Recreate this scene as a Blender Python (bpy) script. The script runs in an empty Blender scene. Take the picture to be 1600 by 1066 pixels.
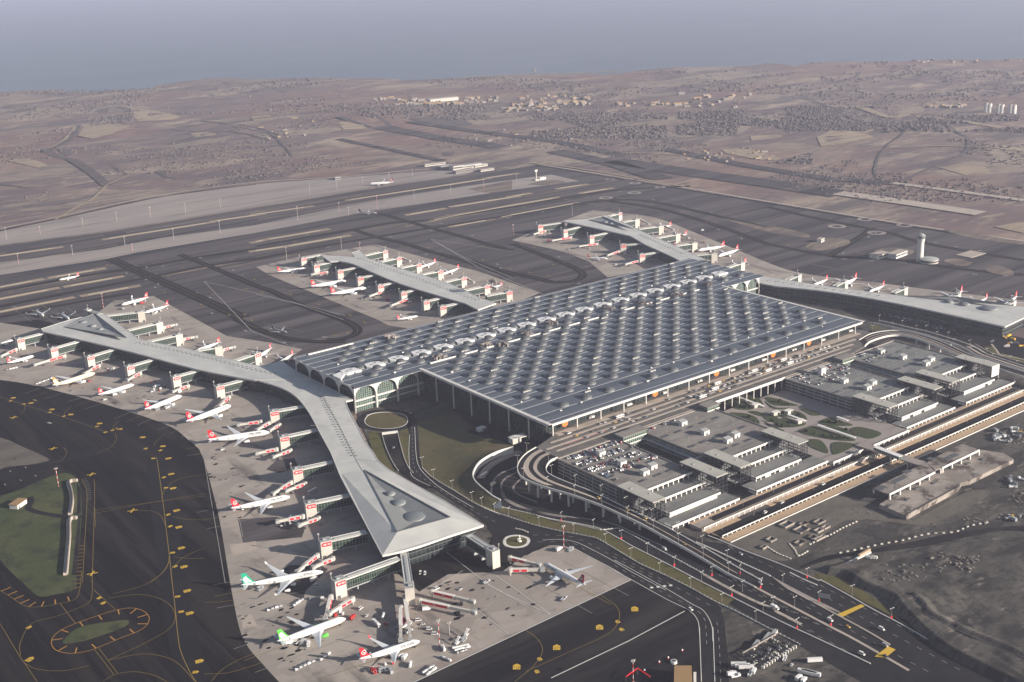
import bpy, bmesh, math, random
from mathutils import Vector, Matrix, noise
rnd = random.Random(7)
R = math.radians
S = bpy.context.scene

HAZE = 5.3e-5
# ------------------------------------------------------------------ camera
CAM = Vector((-848.865, -1069.698, 549.729))
FPX, YAW, PIT, ROL = 1905.98, R(53.08609), R(17.88484), R(-2.24737)
FW = Vector((math.cos(YAW)*math.cos(PIT), math.sin(YAW)*math.cos(PIT), -math.sin(PIT)))
_r0 = Vector((math.sin(YAW), -math.cos(YAW), 0)); _u0 = _r0.cross(FW)
RT = _r0*math.cos(ROL) + _u0*math.sin(ROL); UP = _u0*math.cos(ROL) - _r0*math.sin(ROL)
cd = bpy.data.cameras.new('camera'); cam = bpy.data.objects.new('camera', cd); S.collection.objects.link(cam)
m = Matrix((RT, UP, -FW)).transposed().to_4x4(); m.translation = CAM; cam.matrix_world = m
cd.sensor_width = 36.0; cd.lens = FPX/1600*36; cd.clip_start = 1.0; cd.clip_end = 90000
S.camera = cam

# ------------------------------------------------------------------ world, sun, exposure
SUN_AZ, SUN_EL = R(-58), R(17.5)
w = bpy.data.worlds.new('World'); S.world = w; w.use_nodes = True
nt = w.node_tree; bg = nt.nodes['Background']
sky = nt.nodes.new('ShaderNodeTexSky'); sky.sky_type = 'NISHITA'; sky.sun_disc = False
sky.sun_elevation = SUN_EL; sky.sun_rotation = math.pi/2 - SUN_AZ
sky.air_density = 1.0; sky.dust_density = 1.2; sky.ozone_density = 1.0
nt.links.new(sky.outputs[0], bg.inputs[0]); bg.inputs[1].default_value = 0.05
sl = bpy.data.lights.new('sun', 'SUN'); sl.energy = 5.0; sl.angle = R(0.6); sl.color = (1.0, 0.92, 0.82)
so = bpy.data.objects.new('sun', sl); S.collection.objects.link(so)
sd = Vector((math.cos(SUN_AZ)*math.cos(SUN_EL), math.sin(SUN_AZ)*math.cos(SUN_EL), math.sin(SUN_EL)))
so.rotation_euler = sd.to_track_quat('Z', 'Y').to_euler(); so.location = (0, -600, 900)
S.view_settings.view_transform = 'Standard'; S.view_settings.look = 'None'
S.view_settings.exposure = 1.03; S.view_settings.gamma = 1.0
S.render.engine = 'CYCLES'
S.cycles.max_bounces = 5; S.cycles.diffuse_bounces = 2; S.cycles.glossy_bounces = 2; S.cycles.volume_bounces = 1
S.cycles.transparent_max_bounces = 8; S.cycles.use_denoising = True

# ------------------------------------------------------------------ pixel -> place
def at(x, y, z=0.0):
    d = FW + RT*((x-800)/FPX) + UP*((533-y)/FPX)
    t = (z-CAM.z)/d.z
    return Vector((CAM.x+d.x*t, CAM.y+d.y*t, z))
CR = dict(A0=(0,0,.3377), B0=(530,0,.3377), C0=(1060,0,.3377), A1=(0,350,.3377), B1=(530,350,.3377), C1=(1060,350,.3377),
          A2=(0,700,.3433), B2=(530,700,.3433), C2=(1060,700,.3433), T0=(0,230,.2533), T1=(400,230,.2533), T2=(800,230,.2533),
          T3=(1200,230,.2533), W1=(560,620,.2), W2=(720,760,.2), W3=(960,790,.2), W4=(960,853,.2), W5=(1260,800,.2129),
          W6=(1280,670,.2), W7=(1040,760,.2), V1=(1360,430,.15), V2=(1100,540,.15), L1=(0,700,.2), L2=(0,853,.2),
          L3=(200,700,.2), L4=(320,880,.175), L5=(580,880,.175), L6=(0,560,.2), N1=(470,590,.18762), N2=(470,740,.18762),
          N3=(740,660,.18762), N4=(960,660,.18762), N5=(1180,560,.18762), N6=(1300,500,.18762), P=(0,0,1))
def px(k, *f):
    ox, oy, s = CR[k]
    return [(ox+f[i]*s, oy+f[i+1]*s) for i in range(0, len(f), 2)]
def gp(k, *f, z=0.0):                       # traced outline -> ground points
    return [at(x, y, z) for x, y in px(k, *f)]
def smooth(pts, n=5, closed=False):         # Catmull-Rom through the points
    out = []; N = len(pts); rng = N if closed else N-1
    for i in range(rng):
        p1, p2 = pts[i], pts[(i+1) % N]
        p0 = pts[i-1] if (closed or i > 0) else p1*2-p2
        p3 = pts[(i+2) % N] if (closed or i+2 < N) else p2*2-p1
        for k in range(n):
            t = k/n
            out.append(0.5*((2*p1)+(p2-p0)*t+(2*p0-5*p1+4*p2-p3)*t*t+(3*p1-p0-3*p2+p3)*t**3))
    if not closed: out.append(pts[-1].copy())
    return out
def along(pts, step, start=0.0):            # (point, direction) every step metres
    res = []; need = start; acc = 0
    for a, b in zip(pts, pts[1:]):
        L = (b-a).length
        if L < 1e-6: continue
        while need <= acc+L:
            res.append((a+(b-a)*((need-acc)/L), (b-a)/L)); need += step
        acc += L
    return res
def side(d): return Vector((-d.y, d.x, 0)).normalized()
def offset(pts, o):
    out = []
    for i, p in enumerate(pts):
        d = (pts[min(i+1, len(pts)-1)]-pts[max(i-1, 0)]); out.append(p+side(d)*o)
    return out

# ------------------------------------------------------------------ mesh builder
class MB:
    def __init__(s): s.v = []; s.f = []; s.m = []; s.mi = 0; s.M = None; s.sm = False; s.smf = []
    def add(s, vs, fs):
        b = len(s.v)
        s.v += [tuple(s.M @ Vector(v)) if s.M else tuple(v) for v in vs]
        s.f += [[b+i for i in f] for f in fs]; s.m += [s.mi]*len(fs); s.smf += [s.sm]*len(fs)
    def box(s, x0, y0, z0, x1, y1, z1):
        s.add([(x0,y0,z0),(x1,y0,z0),(x1,y1,z0),(x0,y1,z0),(x0,y0,z1),(x1,y0,z1),(x1,y1,z1),(x0,y1,z1)],
              [(3,2,1,0),(4,5,6,7),(0,1,5,4),(1,2,6,5),(2,3,7,6),(3,0,4,7)])
    def cbox(s, x, y, z, sx, sy, sz, a=0.0):     # box standing on z, turned by a
        c, n = math.cos(a), math.sin(a); q = []
        for zz in (z, z+sz):
            for dx, dy in ((-1,-1),(1,-1),(1,1),(-1,1)):
                X, Y = dx*sx/2, dy*sy/2; q.append((x+X*c-Y*n, y+X*n+Y*c, zz))
        s.add(q, [(3,2,1,0),(4,5,6,7),(0,1,5,4),(1,2,6,5),(2,3,7,6),(3,0,4,7)])
    def beam(s, a, b, wd, h):                    # box from a to b, a and b at its bottom centre line
        a, b = Vector(a), Vector(b); n = side(b-a)*wd/2; u = Vector((0,0,h))
        s.add([a-n, b-n, b+n, a+n, a-n+u, b-n+u, b+n+u, a+n+u],
              [(3,2,1,0),(4,5,6,7),(0,1,5,4),(1,2,6,5),(2,3,7,6),(3,0,4,7)])
    def prism(s, pts, z0, z1, cap0=True):        # z0, z1 numbers or lists
        n = len(pts); a = sum(pts[i][0]*pts[(i+1)%n][1]-pts[(i+1)%n][0]*pts[i][1] for i in range(n))
        P = list(pts); Z0 = list(z0) if hasattr(z0, '__len__') else [z0]*n; Z1 = list(z1) if hasattr(z1, '__len__') else [z1]*n
        if a < 0: P.reverse(); Z0.reverse(); Z1.reverse()
        s.add([(p[0],p[1],z) for p, z in zip(P, Z0)]+[(p[0],p[1],z) for p, z in zip(P, Z1)],
              [list(range(n, 2*n))]+([list(range(n-1, -1, -1))] if cap0 else [])+[(i, (i+1)%n, n+(i+1)%n, n+i) for i in range(n)])
    def sheet(s, pts, z=None):
        n = len(pts); a = sum(pts[i][0]*pts[(i+1)%n][1]-pts[(i+1)%n][0]*pts[i][1] for i in range(n))
        P = list(pts)
        if a < 0: P.reverse()
        s.add([(p[0], p[1], p[2] if z is None else z) for p in P], [list(range(n))])
    def ribbon(s, pts, wd, z=None, o=0.0):       # flat strip along a line
        L, Rr = offset(pts, o+wd/2), offset(pts, o-wd/2); n = len(pts)
        s.add([(p[0],p[1],p[2] if z is None else z) for p in L+Rr], [(i, n+i, n+i+1, i+1) for i in range(n-1)])
    def strip(s, A, B):
        n = len(A); s.add(list(A)+list(B), [(i, n+i, n+i+1, i+1) for i in range(n-1)])
    def wall(s, pts, z0, z1, th=0.5, o=0.0):     # upright wall along a line
        L, Rr = offset(pts, o+th/2), offset(pts, o-th/2); n = len(pts)
        g = lambda z, i: z[i] if hasattr(z, '__len__') else z
        for i in range(n-1):
            s.add([(p[0],p[1],g(z, j)) for z in (z0, z1) for p, j in ((Rr[i],i),(Rr[i+1],i+1),(L[i+1],i+1),(L[i],i))],
                  [(3,2,1,0),(4,5,6,7),(0,1,5,4),(1,2,6,5),(2,3,7,6),(3,0,4,7)])
    def lathe(s, prof, x=0, y=0, z=0, n=16, top=True):   # prof [(r,z)]
        b = []
        for r, h in prof:
            b += [(x+r*math.cos(2*math.pi*i/n), y+r*math.sin(2*math.pi*i/n), z+h) for i in range(n)]
        fs = [(k*n+i, k*n+(i+1)%n, (k+1)*n+(i+1)%n, (k+1)*n+i) for k in range(len(prof)-1) for i in range(n)]
        if top: fs.append([(len(prof)-1)*n+i for i in range(n)])
        s.add(b, fs)
    def tube(s, pts, rad, n=6, cap=True):        # round bar through points, rad number or list
        P = [Vector(p) for p in pts]; N = len(P); rr = rad if hasattr(rad, '__len__') else [rad]*N; vs = []
        for i, p in enumerate(P):
            d = (P[min(i+1,N-1)]-P[max(i-1,0)]).normalized()
            u = d.orthogonal() if abs(d.z) > .95 else d.cross(Vector((0,0,1))); u.normalize(); q = d.cross(u)
            vs += [p+(u*math.cos(2*math.pi*k/n)+q*math.sin(2*math.pi*k/n))*rr[i] for k in range(n)]
        fs = [(i*n+k, (i+1)*n+k, (i+1)*n+(k+1)%n, i*n+(k+1)%n) for i in range(N-1) for k in range(n)]
        if cap: fs += [list(range(n)), [(N-1)*n+k for k in range(n-1, -1, -1)]]
        s.add(vs, fs)
    def mesh(s, name):
        me = bpy.data.meshes.new(name); me.from_pydata(s.v, [], s.f)
        if s.m and max(s.m): me.polygons.foreach_set('material_index', s.m)
        if any(s.smf): me.polygons.foreach_set('use_smooth', s.smf)
        me.update(); return me

COL = S.collection
def tag(o, label=None, cat=None, group=None, kind=None):
    if label: o['label'] = label
    if cat: o['category'] = cat
    if group: o['group'] = group
    if kind: o['kind'] = kind
    return o
def thing(name, label, cat, loc=(0,0,0), rz=0.0, group=None):
    o = bpy.data.objects.new(name, None); COL.objects.link(o); o.location = loc; o.rotation_euler = (0,0,rz)
    o.empty_display_size = 1.0
    return tag(o, label, cat, group)
def obj(name, mb, mats, parent=None, world=True):
    """link a builder as one mesh object; world=True: its points are world points, else the parent's own"""
    me = mb.mesh(name) if isinstance(mb, MB) else mb
    o = bpy.data.objects.new(name, me); COL.objects.link(o)
    if isinstance(mb, MB):
        for mt in (mats if isinstance(mats, (list, tuple)) else [mats]): me.materials.append(mt)
    if parent is not None:
        o.parent = parent
        if world:
            W = Matrix.Identity(4); q = parent; ch = []
            while q is not None: ch.append(q); q = q.parent
            for q in reversed(ch): W = W @ Matrix.LocRotScale(q.location, q.rotation_euler, q.scale)
            me.transform(W.inverted())
    elif isinstance(mb, MB) and mb.v:
        xs = [v[0] for v in mb.v]; ys = [v[1] for v in mb.v]; c = Vector(((min(xs)+max(xs))/2, (min(ys)+max(ys))/2, min(v[2] for v in mb.v)))
        me.transform(Matrix.Translation(-c)); o.location = c
    return o
def solo(name, mb, mats, label, cat, group=None): return tag(obj(name, mb, mats), label, cat, group)
def struct(name, mb, mats): return tag(obj(name, mb, mats), kind='structure')
def dup(o, parent=None, loc=None, rz=None, label=None, scale=None):
    """a copy of a thing with its parts and sub-parts"""
    c = o.copy(); COL.objects.link(c); c.parent = parent
    if loc is not None: c.location = loc
    if rz is not None: c.rotation_euler = (0,0,rz)
    if scale is not None: c.scale = scale
    if label: c['label'] = label
    for ch in list(KIDS.get(o.name, [])) or [k for k in o.children]: dup(ch, c)
    return c
KIDS = {}
ORD = ['first','second','third','fourth','fifth','sixth','seventh','eighth','ninth','tenth','eleventh','twelfth','thirteenth','fourteenth','fifteenth',
       'sixteenth','seventeenth','eighteenth','nineteenth','twentieth']
def ordn(i): return ORD[i] if i < 20 else ('%d' % (i+1))+({1:'st',2:'nd',3:'rd'}.get((i+1) % 10, 'th') if (i+1) % 100 not in (11,12,13) else 'th')

# ------------------------------------------------------------------ materials
def mat(name, col, rough=0.8, metal=0.0, spec=0.3, emit=0):
    col = tuple(c*SC.get(name, 1) for c in col)
    M = bpy.data.materials.new(name); M.use_nodes = True; b = M.node_tree.nodes['Principled BSDF']
    b.inputs['Base Color'].default_value = (*col, 1); b.inputs['Roughness'].default_value = rough
    b.inputs['Metallic'].default_value = metal; b.inputs['Specular IOR Level'].default_value = spec
    return M
def nmat(name, layers, rough=0.9, spec=0.2, bump=0.0, bscale=0.5, metal=0.0):
    """layers: base colour, then (colour, scale, lo, hi, strength, stretch=(sx,sy,rot), detail); world-space noise masks"""
    k = SC.get(name, 1); layers = [tuple(c*k for c in layers[0])]+[(tuple(c*k for c in L[0]),)+tuple(L[1:]) for L in layers[1:]]
    M = bpy.data.materials.new(name); M.use_nodes = True; t = M.node_tree; n = t.nodes; b = n['Principled BSDF']
    b.inputs['Roughness'].default_value = rough; b.inputs['Specular IOR Level'].default_value = spec; b.inputs['Metallic'].default_value = metal
    geo = n.new('ShaderNodeNewGeometry'); last = None
    rgb = n.new('ShaderNodeRGB'); rgb.outputs[0].default_value = (*layers[0], 1); last = rgb.outputs[0]
    for k, L in enumerate(layers[1:]):
        if L[1] == 'vor':                            # patchwork of fields: some cells take the colour
            col = L[0]; mp = n.new('ShaderNodeMapping'); mp.inputs['Scale'].default_value = (L[2], L[2]*1.7, L[2]); mp.inputs['Rotation'].default_value = (0,0,.35*k)
            t.links.new(geo.outputs['Position'], mp.inputs[0]); vo_ = n.new('ShaderNodeTexVoronoi'); vo_.inputs['Scale'].default_value = 1.0; vo_.inputs['Randomness'].default_value = .9
            wn = n.new('ShaderNodeTexNoise'); wn.inputs['Scale'].default_value = 3.0; t.links.new(mp.outputs[0], wn.inputs['Vector'])
            ad = n.new('ShaderNodeMix'); ad.data_type = 'VECTOR'; ad.inputs['Factor'].default_value = .18; t.links.new(mp.outputs[0], ad.inputs['A']); t.links.new(wn.outputs['Color'], ad.inputs['B'])
            t.links.new(ad.outputs['Result'], vo_.inputs['Vector']); sx_ = n.new('ShaderNodeSeparateColor'); t.links.new(vo_.outputs['Color'], sx_.inputs[0])
            r = n.new('ShaderNodeMapRange'); r.inputs['From Min'].default_value = L[3]; r.inputs['From Max'].default_value = L[3]+.02; r.inputs['To Max'].default_value = L[4]; t.links.new(sx_.outputs[0], r.inputs['Value'])
            mx = n.new('ShaderNodeMix'); mx.data_type = 'RGBA'; t.links.new(r.outputs[0], mx.inputs['Factor']); t.links.new(last, mx.inputs['A']); mx.inputs['B'].default_value = (*col, 1); last = mx.outputs['Result']; continue
        col, sc, lo, hi, st = L[:5]; sx, sy, ro = L[5] if len(L) > 5 and L[5] else (1,1,0); det = L[6] if len(L) > 6 else 5
        mp = n.new('ShaderNodeMapping'); mp.inputs['Scale'].default_value = (sx*sc, sy*sc, sc); mp.vector_type = 'TEXTURE' if False else 'POINT'
        mp.inputs['Rotation'].default_value = (0,0,ro); mp.inputs['Location'].default_value = (k*13.7, k*7.1, 0)
        t.links.new(geo.outputs['Position'], mp.inputs[0])
        nz = n.new('ShaderNodeTexNoise'); nz.inputs['Scale'].default_value = 1.0; nz.inputs['Detail'].default_value = det; nz.inputs['Roughness'].default_value = .6
        t.links.new(mp.outputs[0], nz.inputs['Vector'])
        r = n.new('ShaderNodeMapRange'); r.inputs['From Min'].default_value = lo; r.inputs['From Max'].default_value = hi; r.inputs['To Max'].default_value = st
        t.links.new(nz.outputs['Fac'], r.inputs['Value'])
        mx = n.new('ShaderNodeMix'); mx.data_type = 'RGBA'
        t.links.new(r.outputs[0], mx.inputs['Factor']); t.links.new(last, mx.inputs['A']); mx.inputs['B'].default_value = (*col, 1)
        last = mx.outputs['Result']
    t.links.new(last, b.inputs['Base Color'])
    if bump:
        nz = n.new('ShaderNodeTexNoise'); nz.inputs['Scale'].default_value = bscale; nz.inputs['Detail'].default_value = 6
        t.links.new(geo.outputs['Position'], nz.inputs['Vector'])
        bp = n.new('ShaderNodeBump'); bp.inputs['Strength'].default_value = bump; bp.inputs['Distance'].default_value = 1.0
        t.links.new(nz.outputs['Fac'], bp.inputs['Height']); t.links.new(bp.outputs[0], b.inputs['Normal'])
    return M
def grid_glass(name, glass, bar, gx, gy, wx=.12, wy=.12, rough=.15):
    """glazing with bars: local object XYZ drives the bar pattern (x+y along the wall, z up)"""
    M = bpy.data.materials.new(name); M.use_nodes = True; t = M.node_tree; n = t.nodes; b = n['Principled BSDF']
    geo = n.new('ShaderNodeNewGeometry'); sp = n.new('ShaderNodeSeparateXYZ'); t.links.new(geo.outputs['Position'], sp.inputs[0])
    def mth(op, a, v=None):
        q = n.new('ShaderNodeMath'); q.operation = op
        for i, x in enumerate((a, v)):
            if x is None: continue
            if isinstance(x, (int, float)): q.inputs[i].default_value = x
            else: t.links.new(x, q.inputs[i])
        return q.outputs[0]
    al = mth('ADD', sp.outputs[0], sp.outputs[1])
    fx = mth('FRACT', mth('MULTIPLY', al, 1/gx)); fz = mth('FRACT', mth('MULTIPLY', sp.outputs[2], 1/gy))
    msk = mth('MAXIMUM', mth('LESS_THAN', fx, wx), mth('LESS_THAN', fz, wy))
    cell = n.new('ShaderNodeTexWhiteNoise'); cell.noise_dimensions = '2D'
    cb = n.new('ShaderNodeCombineXYZ'); t.links.new(mth('FLOOR', mth('MULTIPLY', al, 1/gx)), cb.inputs[0]); t.links.new(mth('FLOOR', mth('MULTIPLY', sp.outputs[2], 1/gy)), cb.inputs[1])
    t.links.new(cb.outputs[0], cell.inputs['Vector'])
    g = n.new('ShaderNodeMix'); g.data_type = 'RGBA'; t.links.new(cell.outputs['Value'], g.inputs['Factor'])
    g.inputs['A'].default_value = (*[c*.6 for c in glass], 1); g.inputs['B'].default_value = (*[c*1.5 for c in glass], 1)
    mx = n.new('ShaderNodeMix'); mx.data_type = 'RGBA'; t.links.new(msk, mx.inputs['Factor'])
    t.links.new(g.outputs['Result'], mx.inputs['A']); mx.inputs['B'].default_value = (*bar, 1)
    t.links.new(mx.outputs['Result'], b.inputs['Base Color'])
    rm = n.new('ShaderNodeMapRange'); t.links.new(msk, rm.inputs['Value']); rm.inputs['To Min'].default_value = rough; rm.inputs['To Max'].default_value = .6
    t.links.new(rm.outputs[0], b.inputs['Roughness'])
    return M

# ================================================================== materials of the place
SC = {'asph':.95,'asphw':.42,'asphs':.5,'road':.62,'track':.6,'conc':.86,'concp':.9,'land':1.0,'white':.82,'wht':.9,'pier':1.0,'roof':.5,'panel':.88,'fascia':.85,'slab':.8,'dirt':.56,'mud':.75,'deck':.85,'deckg':.85,'verge':.8,'field':.85,'grassd':.85,'pale':.85}
K = dict(
 land=nmat('land', [(.19,.138,.118), ((.36,.285,.215),.0022,.50,.60,.8,(1,2.4,.3)), ((.26,.21,.165),'vor',.0032,.62,.75), ((.12,.085,.09),'vor',.0047,.66,.7), ((.085,.07,.072),.0035,.50,.62,.85,(1,2.6,-.2)), ((.08,.068,.068),.013,.56,.64,.8,(1,3,.15)), ((.20,.115,.095),.0013,.5,.6,.65), ((.32,.25,.18),.0075,.56,.66,.7,(1,4,.2)),
       ((.10,.085,.075),.02,.5,.68,.6,(1,2.5,0)), ((.40,.32,.24),.011,.6,.7,.55,(1,2.8,.1)), ((.07,.06,.055),.05,.58,.7,.5)], bump=.3, bscale=.02),
 wood=nmat('wood', [(.095,.082,.08), ((.15,.12,.105),.03,.45,.65,.8), ((.055,.052,.055),.06,.5,.62,.7)], rough=1),
 sea=nmat('sea', [(.085,.105,.135), ((.13,.15,.175),.0008,.4,.65,.6,(1,4,.3))], rough=.35, spec=.4),
 asph=nmat('asph', [(.068,.061,.064), ((.115,.102,.102),.006,.44,.58,.85,(.16,2.6,0)), ((.036,.033,.036),.012,.5,.60,.8,(.10,2.2,0)), ((.15,.13,.115),.03,.60,.70,.6,(.1,1.8,0)), ((.045,.041,.043),.07,.55,.66,.5,(.08,1.5,0))], rough=.95, spec=.06),
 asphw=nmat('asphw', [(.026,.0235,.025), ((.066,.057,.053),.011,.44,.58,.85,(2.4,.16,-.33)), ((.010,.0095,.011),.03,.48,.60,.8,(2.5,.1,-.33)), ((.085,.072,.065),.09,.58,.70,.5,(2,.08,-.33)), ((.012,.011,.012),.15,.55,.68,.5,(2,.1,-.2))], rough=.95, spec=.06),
 asphs=nmat('asphs', [(.026,.024,.026), ((.075,.066,.061),.011,.45,.60,.85,(.3,2.0,.25)), ((.014,.013,.015),.03,.5,.66,.7,(.2,1.8,.3)), ((.065,.058,.053),.06,.62,.75,.4,(.2,1.4,.2))], rough=.95, spec=.06),
 track=nmat('track', [(.024,.023,.026), ((.035,.033,.036),.03,.45,.65,.7)], rough=.95, spec=.05),
 road=nmat('road', [(.034,.033,.035), ((.055,.052,.052),.02,.45,.65,.7), ((.022,.021,.023),.06,.5,.66,.6)], rough=.95, spec=.06),
 conc=nmat('conc', [(.36,.315,.275), ((.44,.38,.325),.012,.45,.62,.7), ((.22,.185,.165),.011,.52,.68,.75,(1,2,.3)), ((.15,.13,.12),.045,.60,.70,.7,(1,2.6,.25)), ((.33,.25,.21),.007,.52,.66,.6), ((.29,.25,.22),'vor',.028,.55,.55), ((.42,.37,.32),'vor',.041,.72,.5), ((.13,.115,.105),.02,.56,.66,.75,(1.6,.3,-.9)), ((.08,.07,.065),.13,.66,.73,.8)], rough=.9),
 concp=nmat('concp', [(.30,.262,.24), ((.36,.31,.28),.006,.45,.62,.7,(.3,1.6,0)), ((.17,.15,.145),.012,.52,.66,.75,(.15,2.0,0)), ((.09,.08,.08),.03,.6,.7,.7,(.2,1.5,0))], rough=.9),
 tan=nmat('tan', [(.30,.235,.165), ((.20,.155,.12),.02,.45,.65,.8,(.3,2,0)), ((.42,.34,.25),.06,.58,.72,.6)], rough=1),
 grassd=nmat('grassd', [(.055,.072,.026), ((.10,.098,.042),.02,.45,.65,.8), ((.022,.028,.016),.05,.5,.64,.7), ((.16,.13,.09),.05,.66,.76,.6)], rough=1, bump=.4, bscale=.3),
 field=nmat('field', [(.118,.098,.044), ((.082,.082,.034),.018,.42,.62,.85), ((.19,.135,.085),.035,.55,.70,.6), ((.065,.05,.033),.09,.56,.70,.6)], rough=1, bump=.4, bscale=.3),
 verge=nmat('verge', [(.105,.098,.03), ((.13,.1,.05),.03,.45,.65,.8), ((.045,.045,.022),.08,.52,.66,.6)], rough=1, bump=.4, bscale=.3),
 green=nmat('green', [(.045,.062,.024), ((.07,.06,.035),.12,.48,.64,.8), ((.02,.026,.015),.3,.5,.64,.7)], rough=1, bump=.6, bscale=.6),
 dirt=nmat('dirt', [(.125,.113,.10), ((.19,.17,.145),.012,.45,.60,.8), ((.050,.045,.042),.016,.5,.60,.9,(1,2.6,.5)), ((.36,.31,.26),.035,.60,.70,.9,(1,2.2,.4)), ((.06,.054,.05),.11,.52,.62,.7,(1,3,.5)), ((.05,.045,.042),.07,.56,.68,.7), ((.36,.31,.26),.12,.68,.76,.7)], rough=1, bump=.6, bscale=.12),
 shade_soil=nmat('shade_soil', [(.042,.038,.036), ((.07,.062,.055),.05,.45,.62,.8), ((.025,.023,.022),.12,.5,.64,.7)], rough=.9),  # soil darkened so its colour carries the shade of the hollows
 rubb=nmat('rubb', [(.17,.15,.13), ((.30,.27,.23),.2,.45,.62,.8), ((.07,.06,.055),.3,.5,.6,.7)], rough=1),
 bare=nmat('bare', [(.15,.118,.098), ((.25,.20,.15),.02,.48,.64,.8,(.4,2,.2)), ((.085,.072,.064),.03,.48,.62,.8,(.4,1.6,0))], rough=1), asphl=nmat('asphl', [(.105,.092,.086), ((.07,.062,.06),.012,.45,.62,.8,(.2,2,0)), ((.16,.135,.115),.04,.55,.68,.7,(.2,2,0))], rough=.95, spec=.05),
 mud=nmat('mud', [(.16,.142,.118), ((.105,.093,.08),.02,.45,.64,.8,(1,2,.2)), ((.24,.21,.17),.05,.6,.72,.6), ((.06,.055,.05),.09,.6,.7,.6)], rough=1, bump=.4, bscale=.15),
 sand=nmat('sand', [(.44,.31,.20), ((.35,.25,.165),.05,.45,.65,.7), ((.25,.19,.14),.15,.58,.7,.5)], rough=1),
 deck=nmat('deck', [(.235,.215,.195), ((.30,.27,.24),.03,.45,.62,.7), ((.15,.135,.125),.05,.52,.66,.7,(.4,1.6,0)), ((.27,.21,.18),.02,.55,.68,.6)], rough=.9),
 deckg=nmat('deckg', [(.20,.20,.19), ((.26,.255,.235),.03,.45,.62,.7), ((.12,.12,.118),.05,.5,.66,.7,(.35,1.6,0))], rough=.8),
 pale=nmat('pale', [(.47,.40,.34), ((.38,.32,.27),.04,.45,.65,.7), ((.27,.23,.2),.1,.58,.7,.5)], rough=.9),
 slab=nmat('slab', [(.38,.33,.285), ((.24,.205,.175),.03,.45,.58,.9), ((.075,.06,.052),.045,.53,.60,.9), ((.48,.42,.36),.06,.6,.72,.6)], rough=.95),
 roof=nmat('roof', [(.17,.195,.235), ((.22,.245,.285),.02,.45,.62,.6,(.3,2,0)), ((.13,.15,.19),.05,.5,.66,.5,(.2,2.5,0))], rough=.5, spec=.4, metal=.0),
 pier=nmat('pier', [(.46,.455,.425), ((.56,.55,.51),.02,.45,.62,.7), ((.36,.355,.34),.035,.55,.68,.6,(1,.25,.5)), ((.50,.49,.46),'vor',.05,.6,.4), ((.40,.395,.375),.06,.52,.66,.5)], rough=.55, spec=.4),
 pierin=nmat('pierin', [(.22,.225,.22), ((.31,.315,.305),.03,.45,.65,.7)], rough=.6),
 dome=mat('dome', (.085,.09,.095), .45), rim=mat('rim', (.17,.17,.168), .5), rim2=mat('rim2', (.30,.31,.325), .5), domeg=mat('domeg', (.17,.18,.185), .3, 0, .5),
 white=nmat('white', [(.80,.76,.70), ((.70,.66,.60),.05,.45,.65,.6)], rough=.6), wht=mat('wht', (.82,.80,.77), .35, 0, .5), fascia=nmat('fascia', [(.72,.69,.64), ((.6,.57,.53),.06,.45,.65,.6)], rough=.5),
 grey=mat('grey', (.33,.33,.32), .6), dgrey=mat('dgrey', (.09,.092,.095), .6), steel=mat('steel', (.035,.036,.04), .5, .2), fore=nmat('fore', [(.12,.11,.10), ((.17,.15,.135),.05,.45,.62,.7), ((.07,.066,.064),.12,.52,.66,.7)]), cano=nmat('cano', [(.40,.385,.34), ((.33,.315,.28),.1,.45,.65,.7)]), black=mat('black', (.018,.018,.02), .5),
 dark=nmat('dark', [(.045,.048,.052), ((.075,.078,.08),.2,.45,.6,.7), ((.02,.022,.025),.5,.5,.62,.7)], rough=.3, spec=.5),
 glass=grid_glass('glass', (.014,.020,.021), (.055,.062,.06), 4.5, 3.0, .10, .12),
 green_glass=grid_glass('green_glass', (.03,.055,.045), (.26,.29,.25), 3.2, 2.6, .16, .14),
 sgl=grid_glass('sgl', (.018,.032,.027), (.085,.10,.08), 2.4, 4.2, .22, .12),
 storey=grid_glass('storey', (.010,.011,.012), (.055,.055,.053), 9.0, 3.3, .07, .34, .5),
 panel=nmat('panel', [(.56,.52,.46), ((.48,.44,.39),.12,.45,.65,.6)], rough=.7),
 red=mat('red', (.60,.018,.03), .45), dred=mat('dred', (.24,.02,.03), .4), orange=mat('orange', (.72,.17,.035), .5), yellow=mat('yellow', (.56,.36,.05), .9, 0, .05), yline=mat('yline', (.24,.17,.055), .9, 0, .05), oline=mat('oline', (.42,.22,.06), .9, 0, .05),
 wline=mat('wline', (.62,.60,.56), .8), wdim=mat('wdim', (.30,.285,.265), .8), pline=mat('pline', (.60,.50,.36), .9),
 gtail=mat('gtail', (.10,.52,.06), .35), teal=mat('teal', (.02,.36,.22), .35), navy=mat('navy', (.04,.045,.06), .4), gold=mat('gold', (.42,.24,.06), .4), cream=mat('cream', (.66,.58,.44), .4),
 wing=mat('wing', (.55,.57,.59), .35, 0, .5), engine=mat('engine', (.78,.76,.73), .35), tyre=mat('tyre', (.02,.02,.02), .9), brown=mat('brown', (.30,.19,.09), .8), mast=mat('mast', (.36,.34,.32), .6),
)

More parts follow.
